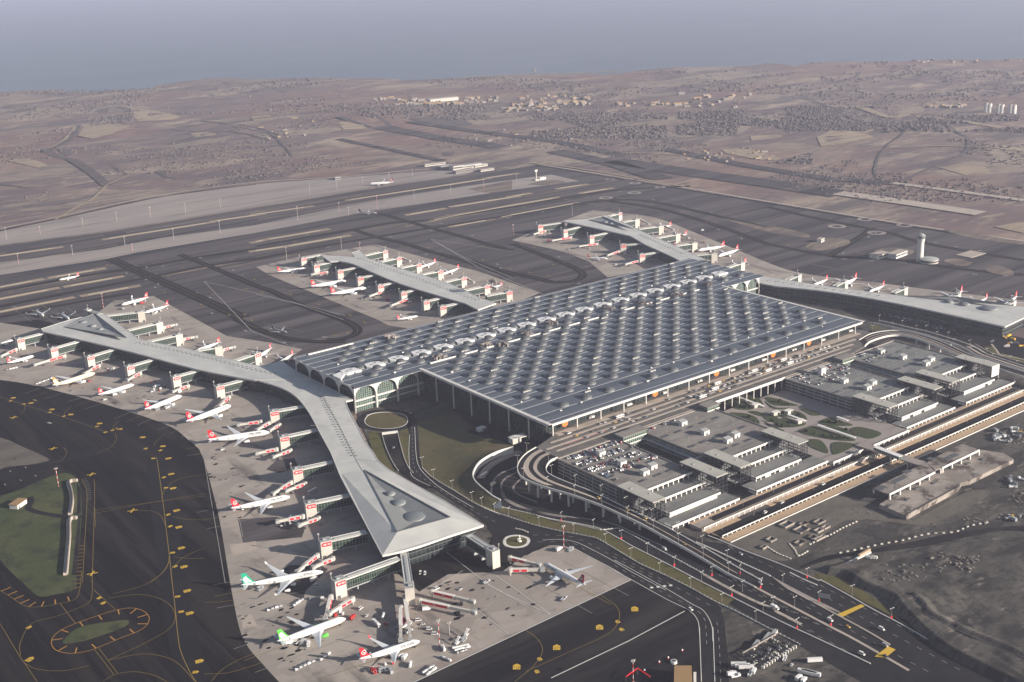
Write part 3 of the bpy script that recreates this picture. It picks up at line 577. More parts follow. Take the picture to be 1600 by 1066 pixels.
# ================================================================== piers
PZ = 19.5
def ring_roof(b, pts, z=PZ, th=1.1): b.prism(pts, z-th, z)
def pier(name, label, outline, wallin, inner=None, domes=(), marks=None, mk_step=9.5, seam=None, rise=(.3,4.0,4.0), bands=None):
    """outline: roof edge at roof height; the dark glazed storeys stand a few metres inside it"""
    flat = lambda q: [Vector((p.x, p.y, 0)) for p in q]
    outline = flat(outline); inner = flat(inner) if inner else None; marks = flat(marks) if marks else None; seam = [flat(q) for q in seam] if seam else None
    c = sum(outline, Vector())/len(outline)
    root = thing('pier_building', label, 'pier', (c.x, c.y, 0)); b = MB(); b.prism(outline, PZ-1.3, PZ)
    ro = obj('roof', b, K['pier'], root)
    n = len(outline); A = sum(outline[i].x*outline[(i+1)%n].y-outline[(i+1)%n].x*outline[i].y for i in range(n))
    P = outline if A > 0 else outline[::-1]; ins = []
    for i, p in enumerate(P):
        d1, d2 = (p-P[i-1]).normalized(), (P[(i+1)%n]-p).normalized(); nn = (side(d1)+side(d2)); nn = nn.normalized() if nn.length > .1 else side(d1)
        ins.append(p+nn*wallin/max(.6, nn.dot(side(d1))))
    b = MB(); b.prism(ins, 0, PZ-1.35); obj('glass_storeys', b, K['glass'], root)
    b = MB()
    for zz in (5.2, 11.4):
        for i in range(n):
            if (ins[(i+1)%n]-ins[i]).length > 3: b.beam(ins[i]+Vector((0,0,zz)), ins[(i+1)%n]+Vector((0,0,zz)), 1.6, .9)
    obj('floor_band', b, K['dgrey'], root)
    b = MB()
    for i in range(n):
        if (P[(i+1)%n]-P[i]).length > 3: b.beam(P[i]+Vector((0,0,PZ-1.8)), P[(i+1)%n]+Vector((0,0,PZ-1.8)), .7, 2.1)
    obj('fascia', b, K['fascia'], root)
    if inner:
        up = [Vector((p.x, p.y, PZ+hh)) for p, hh in zip(inner, rise)]; cen = sum(inner, Vector())/3
        q0 = inner[0]*.12+inner[1]*.44+inner[2]*.44; pk = Vector((q0.x, q0.y, PZ+.35)); ap = up[0]
        b = MB(); b.add([ap, up[1], up[2], pk], [(0,1,3),(1,2,3),(2,0,3)]); io = obj('inset_roof', b, K['pierin'], root)
        if bands:
            for nm_, (o0, o1), (i0, i1) in zip(('tip_roof','side_roof','side_roof'), bands, ((1,2),(2,0),(0,1))):
                b = MB(); O0, O1 = Vector((o0.x,o0.y,PZ+.12)), Vector((o1.x,o1.y,PZ+.12)); I0, I1 = up[i0]+Vector((0,0,.02)), up[i1]+Vector((0,0,.02)); b.sheet([O0, O1, I1, I0]); obj(nm_, b, K['pier'], ro)
        b = MB()
        for u, v in zip(up, up[1:]+up[:1]): b.beam(u, v, 1.0, .7)
        obj('upstand', b, K['rim'], io)
    for (x, y), rr in domes:
        p = at(x, y, PZ+1); b = MB(); b.sm = True; b.lathe([(rr*.85,0),(rr*.85,1.3),(rr*.78,1.6)], p.x, p.y, PZ+.7, 24, False); b.mi = 1; b.lathe([(rr*.78,1.55),(rr*.62,2.3),(rr*.34,2.9),(.5,3.1)], p.x, p.y, PZ+.7, 24)
        obj('skylight', b, [K['pierin'], K['domeg']], ro)
    if marks:
        for k, (p, d) in enumerate(along(smooth(marks, 5), mk_step)[:48]):
            s_ = side(d)*2.2; b = MB()
            for sg in (-1, 1): b.cbox(p.x+s_.x*sg+d.x*sg*1.2, p.y+s_.y*sg+d.y*sg*1.2, PZ, 1.9, .9, .8, math.atan2(s_.y, s_.x))
            obj('vent', b, K['dgrey'], ro)
    if marks:                                         # cross seams of the roof sheets
        b = MB(); ext = smooth(marks, 5)
        for p, d in along(ext, 21, 6): n_ = side(d)*11; b.beam(p-n_+Vector((0,0,PZ)), p+n_+Vector((0,0,PZ)), .3, .14)
        obj('cross_seam', b, K['grey'], ro)
    if seam:
        b = MB()
        for p in seam:
            for u, v in zip(p, p[1:]): b.beam(u+Vector((0,0,PZ)), v+Vector((0,0,PZ)), .5, .22)
        obj('roof_seam', b, K['grey'], ro)
    return root, ro
zp = lambda k, *f: gp(k, *f, z=PZ)
outA = smooth(zp('P', 404,594.5, 440,606, 463,620, 482,643, 500,676, 517,707), 4)+zp('P', 532,744, 563.8,803.8, 597.6,867.6)+smooth(zp('P', 597.6,867.6, 628,861, 657.6,852.6, 704.5,836.5, 755.2,820.7), 3)[1:] \
     +zp('P', 695,783, 638.8,752.5)+smooth(zp('P', 610.7,736, 592,721, 582.6,706, 571,691, 558,665, 545,640.6, 540,627), 3)+[Vector((XL-.8, YC+1, PZ)), Vector((XL-.8, 300, PZ))]
seamA = [zp('N1', 180,160, 330,420, 455,675, 510,770), zp('N1', 300,710, 450,680, 640,700), [*zp('N2', 800,530), *zp('N2', 680,680)], [*zp('N2', 1250,405), *zp('N2', 1520,430)], zp('N1', 80,400, 470,395)]
pier('pier_building', 'long pale pier reaching to the foreground with a triangular end and three roof domes', outA, 5.5,
     zp('P', 569.4,735.4, 621,839, 704,816), [((610,772),6),((623,786),8.5),((648,808),13)], zp('N1', 178,160, 270,340, 360,520, 450,665), 8.5, seamA, (.4,5.0,5.0), (zp('P', 597.6,867.6, 755.2,820.7), zp('P', 755.2,820.7, 612,737), zp('P', 535,741, 597.6,867.6)))
outB = [Vector((XL-.8, 301, PZ)), Vector((XL-.8, YB-2, PZ))]+smooth(zp('P', 440,564, 424,568, 402,571, 371.5,564.5, 338,556), 3)+zp('P', 287,544, 233,534, 216,529, 189,509, 162,490, 148.6,492, 112,499, 64,514, 67.5,518)+smooth(zp('P', 118,529, 202.6,549, 304,576, 381.6,591.5, 403,594.5), 3)[:-1]
pier('pier_building', 'long pale pier on the far left ending in a dark triangular roof between two arms', outB, 5,
     zp('A1', 300,478, 438,425, 588,540), [(px('A1', 385,455)[0],7),(px('A1', 430,472)[0],6),(px('A1', 465,488)[0],5)], zp('A1', 640,550, 780,580, 960,620, 1160,670, 1270,695), 9)
outC = zp('P', 501,398.5, 516,409)+smooth(zp('P', 530,408, 552,412.5, 588,428, 628,444, 691,463.5, 727,474), 3)+zp('P', 747,484, 775,474, 767,470.7)+smooth(zp('P', 749.6,465.6, 704,444, 653,427.6, 618,417.5, 575,404), 3)+zp('P', 562,391, 549.5,395.5, 555,402)
pier('pier_building', 'pale pier in the middle behind the terminal with gates on both sides', outC, 4.5, None, (), zp('T1', 640,688, 800,745, 1050,830, 1200,885, 1380,950), 10.5)
outD = zp('P', 881,346, 926.7,355.5, 985,368.5)+smooth(zp('P', 1010,383, 1040.7,396.5, 1062,407), 3)+zp('P', 1085,406, 1106,407, 1083.7,397.5)+smooth(zp('P', 1053,383, 1015,367, 977,349), 3)+zp('P', 947,337, 938,338.5, 918,343, 887,345)
pier('pier_building', 'pale pier far behind the terminal splitting into two arms', outD, 4.5, zp('T2', 475,450, 560,440, 748,518), [(px('T2', 575,462)[0],7),(px('T2', 610,474)[0],6)], zp('T2', 790,540, 900,590, 1060,660), 10)
outE = [Vector((XR+.5, 332, PZ))]+smooth(zp('P', 1205,434, 1296,448, 1397.7,461, 1482,470, 1566.6,476.6, 1700,489), 3)+zp('P', 1660,490, 1605,494, 1570,510.5)+smooth(zp('P', 1570,510.5, 1482,491, 1411,476, 1347,464, 1279.5,454, 1215,447.5), 3)[1:]+[Vector((XR+.5, 262, PZ))]
pier('pier_building', 'long pale pier on the right behind the ring roads with a dark underside', outE, 6, zp('V1', 350,218, 900,255, 1480,345, 1335,438), [(px('V1', 820,277)[0],7),(px('V1', 980,303)[0],9),(px('V1', 1235,345)[0],14)],
     zp('C1', 420,262, 700,303, 960,338), 14)

# ================================================================== gate nodes along the piers
def place_mat(o, mt, slot=0):
    o.material_slots[slot].link = 'OBJECT'; o.material_slots[slot].material = mt
def inst(name, me, parent, M=None):
    o = bpy.data.objects.new(name, me); COL.objects.link(o); o.parent = parent
    if M is not None: o.matrix_local = M
    return o
def mesh_of(name, b, *mats):
    me = b.mesh(name)
    for mt in mats: me.materials.append(mt)
    return me
b = MB(); b.prism([Vector((0,.0,0)), Vector((1.5,-2.1,0)), Vector((10,-2.1,0)), Vector((10,2.1,0)), Vector((1.5,2.1,0))], 0, .18); ME_SIGN = mesh_of('sign', b, K['red'])
b = MB(); b.prism([Vector(p) for p in ((-1.9,0,0),(-1.0,-1.1,0),(1.0,-1.1,0),(1.9,0,0),(1.0,1.1,0),(-1.0,1.1,0))], 0, .08); b.mi = 1
for q in (((-.9,1.0),(0,.12),(.9,1.0)), ((-.9,-1.0),(.9,-1.0),(0,-.12)), ((-1.7,0),(-1.05,-.8),(-1.05,.8)), ((1.7,0),(1.05,.8),(1.05,-.8))): b.prism([Vector((*p, 0)) for p in q], .08, .13)
ME_EMB = mesh_of('emblem', b, K['wht'], K['red'])
tc = bpy.data.curves.new('lettering', 'FONT'); tc.body = 'HSBC'; tc.size = 2.3; tc.extrude = .04; tc.offset = .03; tc.align_x = 'LEFT'; tc.align_y = 'CENTER'; to = bpy.data.objects.new('lettering', tc); ME_TXT = bpy.data.meshes.new_from_object(to); bpy.data.objects.remove(to); ME_TXT.materials.clear(); ME_TXT.materials.append(K['wht'])
def add_sign(parent, u, o_, s=1.0, name='sign'):
    """panel facing away from the wall: u = reading direction, o_ = left end, both in the parent's space"""
    n = Vector(u).cross(Vector((0,0,1))); M = Matrix((Vector(u), Vector((0,0,1)), n)).transposed().to_4x4(); M.translation = o_
    sg = inst(name, ME_SIGN, parent, M @ Matrix.Scale(s, 4))
    inst('emblem', ME_EMB, sg, Matrix.Translation((3.4, 0, .18))); inst('lettering', ME_TXT, sg, Matrix.Translation((5.5, 0, .20)) @ Matrix.Diagonal((.72, 1, 1, 1)))
    return sg
b = MB(); b.box(0,-4.2,0,11,4.2,17.6); ME_BLK = mesh_of('end_block', b, K['panel'])
b = MB(); b.box(-.3,-4.5,17.6,11.3,4.5,18.2); b.box(3,-2,18.2,6,1,19.4); ME_CAP = mesh_of('roof_cap', b, K['grey'])
b = MB(); b.tube([(0.3,0,18),(0.3,0,24)], .28, 5); b.box(-.9,-.2,22.6,1.5,.2,23.1); b.box(-.3,-.5,23.6,.9,.5,24.3); ME_MST = mesh_of('mast', b, K['mast'])
def facing(p, d):                            # +1 when the left side of direction d faces the camera
    return 1 if side(d).dot(CAM-p) > 0 else -1
def gate(A, B, label, sign=True, zr=16.6):
    pa, pb = at(*A, zr), at(*B, zr); d = Vector((pa.x-pb.x, pa.y-pb.y, 0)); L = d.length+4; d.normalize()
    rz = math.atan2(d.y, d.x); t = thing('boarding_gate', label, 'gate building', (pb.x, pb.y, 0), rz, 'boarding gates along the piers')
    f = facing(pb, d); inst('end_block', ME_BLK, t); inst('roof_cap', ME_CAP, t); inst('mast', ME_MST, t, Matrix.Translation((0,-3.4*f,0)))
    b = MB(); b.box(11.1,-3.9,15.4,L,3.9,16.5); b.box(11.1,-3.9,16.5,L,-3.5,16.9); b.box(11.1,3.5,16.5,L,3.9,16.9); r = obj('roof', b, K['pier'], t, False)
    b = MB(); b.box(14,-1.2,16.5,L-6,1.2,17.0); obj('roof_duct', b, K['grey'], r, False)
    b = MB(); b.box(11.1,-3.2,6.6,L-.1,3.2,15.35); obj('glass_wall', b, K['sgl'], t, False)
    b = MB(); b.box(11.1,-3.5,5.6,L-.1,3.5,6.55); obj('floor_slab', b, K['grey'], t, False)
    n = max(1, int(L/22))
    for k in range(n):
        x = 15+(L-20)*(k+.5)/n; b = MB(); b.box(x-.6,-2.6,0,x+.6,2.6,5.55); obj('pier_leg', b, K['grey'], t, False)
    b = MB(); b.box(1.2,f*4.21-.2,0,4.4,f*4.21+.2,3.2); obj('door', b, K['dgrey'], t, False)
    if sign:
        u = Vector((1,0,0)) if f < 0 else Vector((-1,0,0))
        add_sign(t, u, Vector((.5 if f < 0 else 10.5, f*4.21, 14.6)))
    return t
g_ = []
def G_(pl, *rows):
    for i, (ax, ay, bx, by, sg) in enumerate(rows):
        gate((ax, ay), (bx, by), '%s gate block, %s, %s from terminal' % ('red signed' if sg else 'plain beige', pl, ordn(i)), sg)
G_('the near side of the foreground pier', (475,634.5,421,644,1), (491,672.5,436,684,1), (514,722.5,456,735,1), (543,774,476,788,1), (566,832,499,847,1), (618,874,520,909,1))
G_('the near side of the far left pier', (380,593.5,336,605,1), (310.7,578.5,268,590,1), (238,562,196,574,1), (175.6,546.5,134,559,1), (120,534,77,546,1), (64,521.5,25,531.5,1))
G_('the far side of the far left pier', (366,564,405,551,1), (298,550,346,541,0), (235,533,283.7,522,0), (204,515,252.6,503.5,0), (170,493,226,486.5,0))
G_('the near side of the middle pier', (720,473,686,480,1), (695,464.3,660,472,1), (658,451,625,458,1), (623,440,589,447,1), (590,429,557.5,434.5,1), (559.6,417.5,526,424,1), (523,408.5,489,415.5,1), (500,398.5,469,404.5,1))
G_('the far side of the middle pier', (763,461.5,799,455,1), (730,453,763.6,445.5,1), (692,441.5,726.8,433,1), (659,429,691,422.5,1), (629,418,657,412,1), (598,408.5,625.5,402,1), (573,398.5,604,391.5,1))
G_('the near side of the rear pier', (1029,394,998,398.5,1), (999,381,969,383,1), (948,364,919.5,370,1), (907.7,354,878.5,361,1), (878.5,347.8,839.5,353.3,1))
G_('the far side of the rear pier', (1135,418.5,1161,410,0), (1087,398.5,1120,396,0), (1057,384,1088,379.5,0), (1029,371.5,1061,365.5,0), (1001,357.5,1035.6,353,0), (976,346.5,997.6,342.7,0), (953,337.3,969.7,332.6,1))
G_('the far side of the right pier', (1232,436.5,1249,429,0), (1306,446,1321.6,438,0), (1397.6,456.5,1415,449,0), (1481,467.5,1497.6,458,0), (1569.8,478,1583.8,469.5,0))
gate((632,866), (640,921), 'grey flat roofed gate block pointing at the viewer from the tip of the foreground pier', False)
gate((736,838), (775,863), 'grey gate corridor with a tall beige end block right of the foreground pier tip', False)
gate((157,490), (134,484), 'small pale gate corridor at the very tip of the far left pier', False)

# boarding bridges: rotunda, telescoping tunnel, red side panel, cab and wheeled leg
def bridge(A, B, label, panel=True, z=4.2):
    pa, pb = at(*A, z+1.5), at(*B, z+1.5); d = Vector((pb.x-pa.x, pb.y-pa.y, 0)); L = d.length; d.normalize()
    t = thing('jet_bridge', label, 'boarding bridge', (pa.x, pa.y, 0), math.atan2(d.y, d.x), 'boarding bridges at the gates'); f = facing(pa, d)
    b = MB(); b.lathe([(2.3,z-.6),(2.3,z+3.4),(1.0,z+3.7)], 0, 0, 0, 10); b.lathe([(.7,0),(.7,z-.6)], 0, 0, 0, 6); obj('rotunda', b, K['panel'], t, False)
    b = MB(); b.box(1.8,-1.6,z,L*.55,1.6,z+3.1); obj('tunnel', b, K['white'], t, False)
    b = MB(); b.box(L*.55,-1.25,z+.25,L-2.2,1.25,z+2.9); obj('inner_tunnel', b, K['panel'], t, False)
    b = MB(); b.box(L-2.2,-2.1,z-.2,L+1.3,2.1,z+3.3); b.box(L+1.3,-1.8,z-.1,L+2.0,1.8,z+2.8); obj('cab', b, K['grey'], t, False)
    b = MB(); x = L*.72; b.box(x-.4,-1.9,1.0,x+.4,-1.3,z+.2); b.box(x-.4,1.3,1.0,x+.4,1.9,z+.2); b.box(x-.7,-2.3,.6,x+.7,2.3,1.2)
    for sg in (-1,1): b.tube([(x,sg*2.0-.4,.6),(x,sg*2.0+.4,.6)], .6, 8)
    obj('wheeled_leg', b, K['dgrey'], t, False)
    if panel:
        b = MB(); y = f*1.62; b.box(3,y-.06,z+.35,L*.52,y+.06,z+2.75); pn = obj('side_panel', b, K['red'], t, False)
        u = Vector((1,0,0)) if f < 0 else Vector((-1,0,0)); n = u.cross(Vector((0,0,1))); M = Matrix((u, Vector((0,0,1)), n)).transposed().to_4x4()
        M.translation = Vector((1.8+L*.25, f*1.70, z+1.55)); inst('emblem', ME_EMB, pn, M @ Matrix.Scale(.75, 4))
    return t
BR = 'jet bridge '
for A, B, lab in (((420,661),(401,672),'at the first gate of the foreground pier, swung outward'), ((437,664),(421,673),'at the first gate of the foreground pier, nearer the glass'), ((407,659),(372,664),'standing alone beside the jet at the first foreground pier gate'),
    ((432,702),(401,708.5),'at the second foreground pier gate, reaching farther out'), ((454,704),(427,714),'at the second foreground pier gate, nearer the pier wall'), ((455,754),(426,772),'joining the twin engined jet at the third foreground pier gate'), ((477,756),(447,767),'at the third foreground pier gate, short of any aircraft'),
    ((473,807),(433,815),'at the fourth foreground pier gate, reaching farther out'), ((498,810),(467,821),'at the fourth foreground pier gate, nearer the pier wall'), ((496,868),(464,894),'leading to the four engined jet at the fifth foreground pier gate'), ((520,873),(489,887),'at the fifth foreground pier gate, nearer the pier wall'),
    ((517,933),(508,967),'pointing down to the jet with green tail and engines'), ((551,936),(514,959),'pointing at the nose of the jet with green tail and engines'),
    ((675,925),(739,940),'upper of two idle ones right of the pier tip block'), ((656,939),(741,957),'lower of two idle ones right of the pier tip block'), ((632.5,934),(642,1001),'long and thin, running to the nose of the nearest jet'), ((626,950),(626,1002),'left of the long thin one behind the nearest jet'),
    ((797,872),(842,883),'upper of two at the jet right of the pier tip'), ((797,891),(848,890),'lower of two at the jet right of the pier tip'),
    ((358,620),(341,636),'at the gate nearest the terminal on the far left pier'), ((294,603),(270,612),'at the second gate of the far left pier'), ((219,583),(199,594),'at the third gate of the far left pier'), ((155,571),(131,584),'at the fourth gate of the far left pier'), ((101,556),(54,570),'long, at the fifth gate of the far left pier'), ((25,546),(1,557),'at the outermost gate of the far left pier'),
    ((602,454),(577,463),'at the fourth gate of the middle pier'), ((636,468),(610,478),'at the third gate of the middle pier'), ((511,425),(487,429),'at the second outermost gate of the middle pier'), ((852,361),(834,366),'at the outermost gate of the rear pier'), ((892,371),(863,376),'at the second outermost gate of the rear pier'), ((933,381),(905,385),'at the middle gate of the rear pier'),
    ((967,393),(949,399),'at the fourth outermost gate of the rear pier'), ((997,408),(977,413),'at the rear pier gate nearest the terminal'), ((256,512),(275,507),'behind the far left pier, third gate from its tip'), ((287,530),(307,526),'behind the far left pier, at its third gate'), ((348,547),(366,542),'behind the far left pier, at its second gate'),
    ((628,403),(640,408),'behind the middle pier, near its tip'), ((728,434),(740,441),'behind the middle pier, at its third gate'), ((765,447),(776,451),'behind the middle pier, at its second gate'), ((1062,366),(1076,372),'behind the rear pier, at its fourth gate'), ((1037,353),(1052,359),'behind the rear pier, at its fifth gate'), ((1000,343),(1014,350),'beyond the rear pier, near its tip')):
    bridge(A, B, BR+lab)

# ================================================================== aircraft
def fus_pts(L, r, zc):
    secs = []
    for t in [0,.006,.02,.045,.075,.11,.16,.3,.45,.6,.68,.76,.84,.91,.965,1.0]:
        k = (min(1, t/.11))**.55 if t < .11 else 1.0
        if t > .62: k = 1-.86*((t-.62)/.38)**1.35
        z = zc-(.28*r*(1-t/.11)**1.6 if t < .11 else 0)+(r*.62*((t-.62)/.38)**1.4 if t > .62 else 0)
        secs.append((L/2-t*L, z, max(.08, k*r)))
    return secs
def aircraft_kind(name, L, r, span, zc, nacelles, nr, nl, quad=False):
    D = {}
    b = MB(); b.sm = True; n = 16; secs = fus_pts(L, r, zc); vs = []
    for x, z, q in secs: vs += [(x, q*math.cos(2*math.pi*i/n), z+q*1.02*math.sin(2*math.pi*i/n)) for i in range(n)]
    m_ = len(secs); b.add(vs, [(k*n+i, k*n+(i+1)%n, (k+1)*n+(i+1)%n, (k+1)*n+i) for k in range(m_-1) for i in range(n)]+[list(range(n-1,-1,-1)), [(m_-1)*n+i for i in range(n)]])
    D['fuselage'] = mesh_of('fuselage', b, K['wht'])
    def foil(P, th):                          # P rows: (xLE, xTE, y, z)
        b = MB(); b.sm = False; vs = []
        for xl, xt, y, z in P:
            c = xl-xt; vs += [(xl,y,z),(xl-c*.3,y,z+th*c),(xt,y,z+.02),(xl-c*.35,y,z-th*c*.6)]
        k = len(P); b.add(vs, [(i*4+j, i*4+(j+1)%4, (i+1)*4+(j+1)%4, (i+1)*4+j) for i in range(k-1) for j in range(4)]+[(3,2,1,0), tuple((k-1)*4+j for j in range(4))]); return b
    X = lambda t: L/2-t*L
    for sg, nm in ((1,'wing_a'),(-1,'wing_b')):
        P = [(X(.33),X(.53),0,zc-.5*r),(X(.345),X(.53),sg*r*.95,zc-.5*r),(X(.445),X(.55),sg*span*.18,zc-.25*r),(X(.60),X(.632),sg*span*.47,zc+.25*r+.8),(X(.622),X(.64),sg*span*.5,zc+.3*r+1.0)]
        bb = foil(P, .07)
        if sg < 0: bb.f = [f[::-1] for f in bb.f]
        D[nm] = mesh_of('wing', bb, K['wing'])
        P = [(X(.885),X(.965),0,zc+.5*r),(X(.895),X(.967),sg*r*.4,zc+.5*r),(X(.965),X(.995),sg*span*.165,zc+.75*r)]; bb = foil(P, .06)
        if sg < 0: bb.f = [f[::-1] for f in bb.f]
        D['stab_a' if sg > 0 else 'stab_b'] = mesh_of('tailplane', bb, K['wing'])
        w = MB(); y = sg*span*.5; z = zc+.3*r+1.0; w.add([(X(.618),y,z),(X(.645),y,z),(X(.655),y+sg*.7,z+2.2),(X(.64),y+sg*.7,z+2.2),(X(.618),y-sg*.3,z),(X(.645),y-sg*.3,z),(X(.655),y+sg*.45,z+2.2),(X(.64),y+sg*.45,z+2.2)], [(0,1,2,3),(7,6,5,4),(0,4,5,1),(1,5,6,2),(2,6,7,3),(3,7,4,0)])
        D['wl_a' if sg > 0 else 'wl_b'] = mesh_of('winglet', w, K['wht'])
    h = L*.115+2.0; z0 = zc+r*.78
    b = MB(); T = .35
    pr = [(X(.80),z0),(X(.845),z0+.9),(X(.93),z0+h),(X(.985),z0+h),(X(.965),z0+.3)]
    b.add([(x,-T*(1 if z < z0+2 else .4),z) for x, z in pr]+[(x,T*(1 if z < z0+2 else .4),z) for x, z in pr], [(0,1,2,3,4),(9,8,7,6,5)]+[(i,5+i,5+(i+1)%5,(i+1)%5) for i in range(5)])
    D['fin'] = mesh_of('tail_fin', b, K['red'])
    e = MB(); cx, cz, q = X(.917), z0+h*.48, h*.24; N = 16
    for sg in (-1, 1):
        y = sg*(T+.06); ri = q*.80
        A_ = [Vector((cx+q*math.cos(2*math.pi*i/N), y, cz+q*math.sin(2*math.pi*i/N))) for i in range(N+1)]; B_ = [Vector((cx+ri*math.cos(2*math.pi*i/N), y, cz+ri*math.sin(2*math.pi*i/N))) for i in range(N+1)]
        e.strip(A_, B_) if sg < 0 else e.strip(B_, A_)
        pts = [(-.7,-.35),(-.1,-.1),(.35,.6),(.15,.02),(.7,.1),(.1,-.3),(-.2,-.55)]; e.add([(cx-a*q, y, cz+c*q) for a, c in pts], [list(range(7)) if sg > 0 else list(range(6,-1,-1))])
    D['emblem'] = mesh_of('emblem', e, K['wht'])
    s_ = MB(); N = 5
    for sg in (-1,1):
        y = sg*(T+.06); s_.add([(X(.86),y,z0+1.0),(X(.945),y,z0+1.0),(X(.97),y,z0+h*.5),(X(.93),y,z0+h*.72),(X(.91),y,z0+h*.5)], [(0,1,2,3,4) if sg < 0 else (4,3,2,1,0)])
    D['swoosh'] = mesh_of('fin_flash', s_, K['wht'])
    b = MB(); b.sm = True; b.M = Matrix.Rotation(R(90), 4, 'Y'); b.lathe([(nr*.5,-nl*.62),(nr*.8,-nl*.35),(nr,0),(nr*1.02,nl*.25),(nr*.92,nl*.45)], n=12, top=False); b.sm = False; b.mi = 1; b.lathe([(nr*.90,nl*.43),(.1,nl*.3)], n=12); b.lathe([(nr*.5,-nl*.62),(.15,-nl*.8)], n=12)
    D['engine'] = mesh_of('engine', b, K['engine'], K['dgrey'])
    D['nac'] = [(X(.385) if k == 0 else X(.475), sg*y, zc-.5*r-nr*.95+(0 if k == 0 else .5)) for k, y in enumerate(nacelles) for sg in (1,-1)]
    b = MB(); x, z, q = secs[3][0], secs[3][1], secs[3][2]
    b.add([(x+L*.012,-q*.66,z+q*.58),(x+L*.012,q*.66,z+q*.58),(x-L*.006,q*.72,z+q*.98),(x-L*.006,-q*.72,z+q*.98),(x+L*.010,-q*.5,z+q*.4),(x+L*.010,q*.5,z+q*.4),(x-L*.02,q*.5,z+q*.8),(x-L*.02,-q*.5,z+q*.8)], [(0,1,2,3),(7,6,5,4),(0,4,5,1),(1,5,6,2),(2,6,7,3),(3,7,4,0)])
    D['cockpit'] = mesh_of('cockpit_window', b, K['navy'])
    g = MB(); g.tube([(X(.09),0,zc-r*.9),(X(.09),0,.6)], .22, 6); g.tube([(X(.09),-.6,.55),(X(.09),.6,.55)], .55, 8); D['ng'] = mesh_of('nose_gear', g, K['tyre'])
    g = MB(); g.tube([(0,0,zc-r*.7),(0,0,.8)], .3, 6)
    for dx in (-.9,.9): g.tube([(dx,-.9,.75),(dx,.9,.75)], .75, 8)
    D['mg'] = mesh_of('main_gear', g, K['tyre']); D['mgx'] = (X(.52), r*1.5)
    D['doors'] = []; D['L'] = L; D['r'] = r; D['zc'] = zc
    for sg in (-1,1):
        for t in ((.10,.27,.66,.83) if L > 50 else (.12,.80)):
            k = .985 if t < .7 else .80; dz = 0 if t < .7 else r*.3; b = MB(); b.box(X(t)-.5, sg*r*k-.1, zc-.3+dz, X(t)+.5, sg*r*k+.1, zc+1.5+dz); D['doors'].append(mesh_of('door', b, K['grey']))
    wb = MB()
    for sg in (-1,1): wb.box(X(.62), sg*r*.975-.06, zc+r*.16, X(.13), sg*r*.975+.06, zc+r*.16+.38)
    D['win'] = mesh_of('window_row', wb, K['navy'])
    return D
WIDE = aircraft_kind('wide', 64, 3.05, 62, 5.3, [9.6], 1.75, 5.2); QUAD = aircraft_kind('quad', 75, 2.85, 63, 5.2, [9.3, 19], 1.35, 4.6); SLIM = aircraft_kind('slim', 42, 2.0, 36, 3.9, [5.9], 1.1, 3.6)
TXT = {}
for w_ in ('TURKISH AIRLINES', 'MAHAN AIR'):
    q_ = bpy.data.curves.new('lettering', 'FONT'); q_.body = w_; q_.size = 1.35; q_.extrude = .03; q_.offset = .02; o_ = bpy.data.objects.new('lettering', q_)
    me_ = bpy.data.meshes.new_from_object(o_); bpy.data.objects.remove(o_); me_.materials.clear(); me_.materials.append(K['navy']); TXT[w_] = (me_, max(v.co.x for v in me_.vertices))
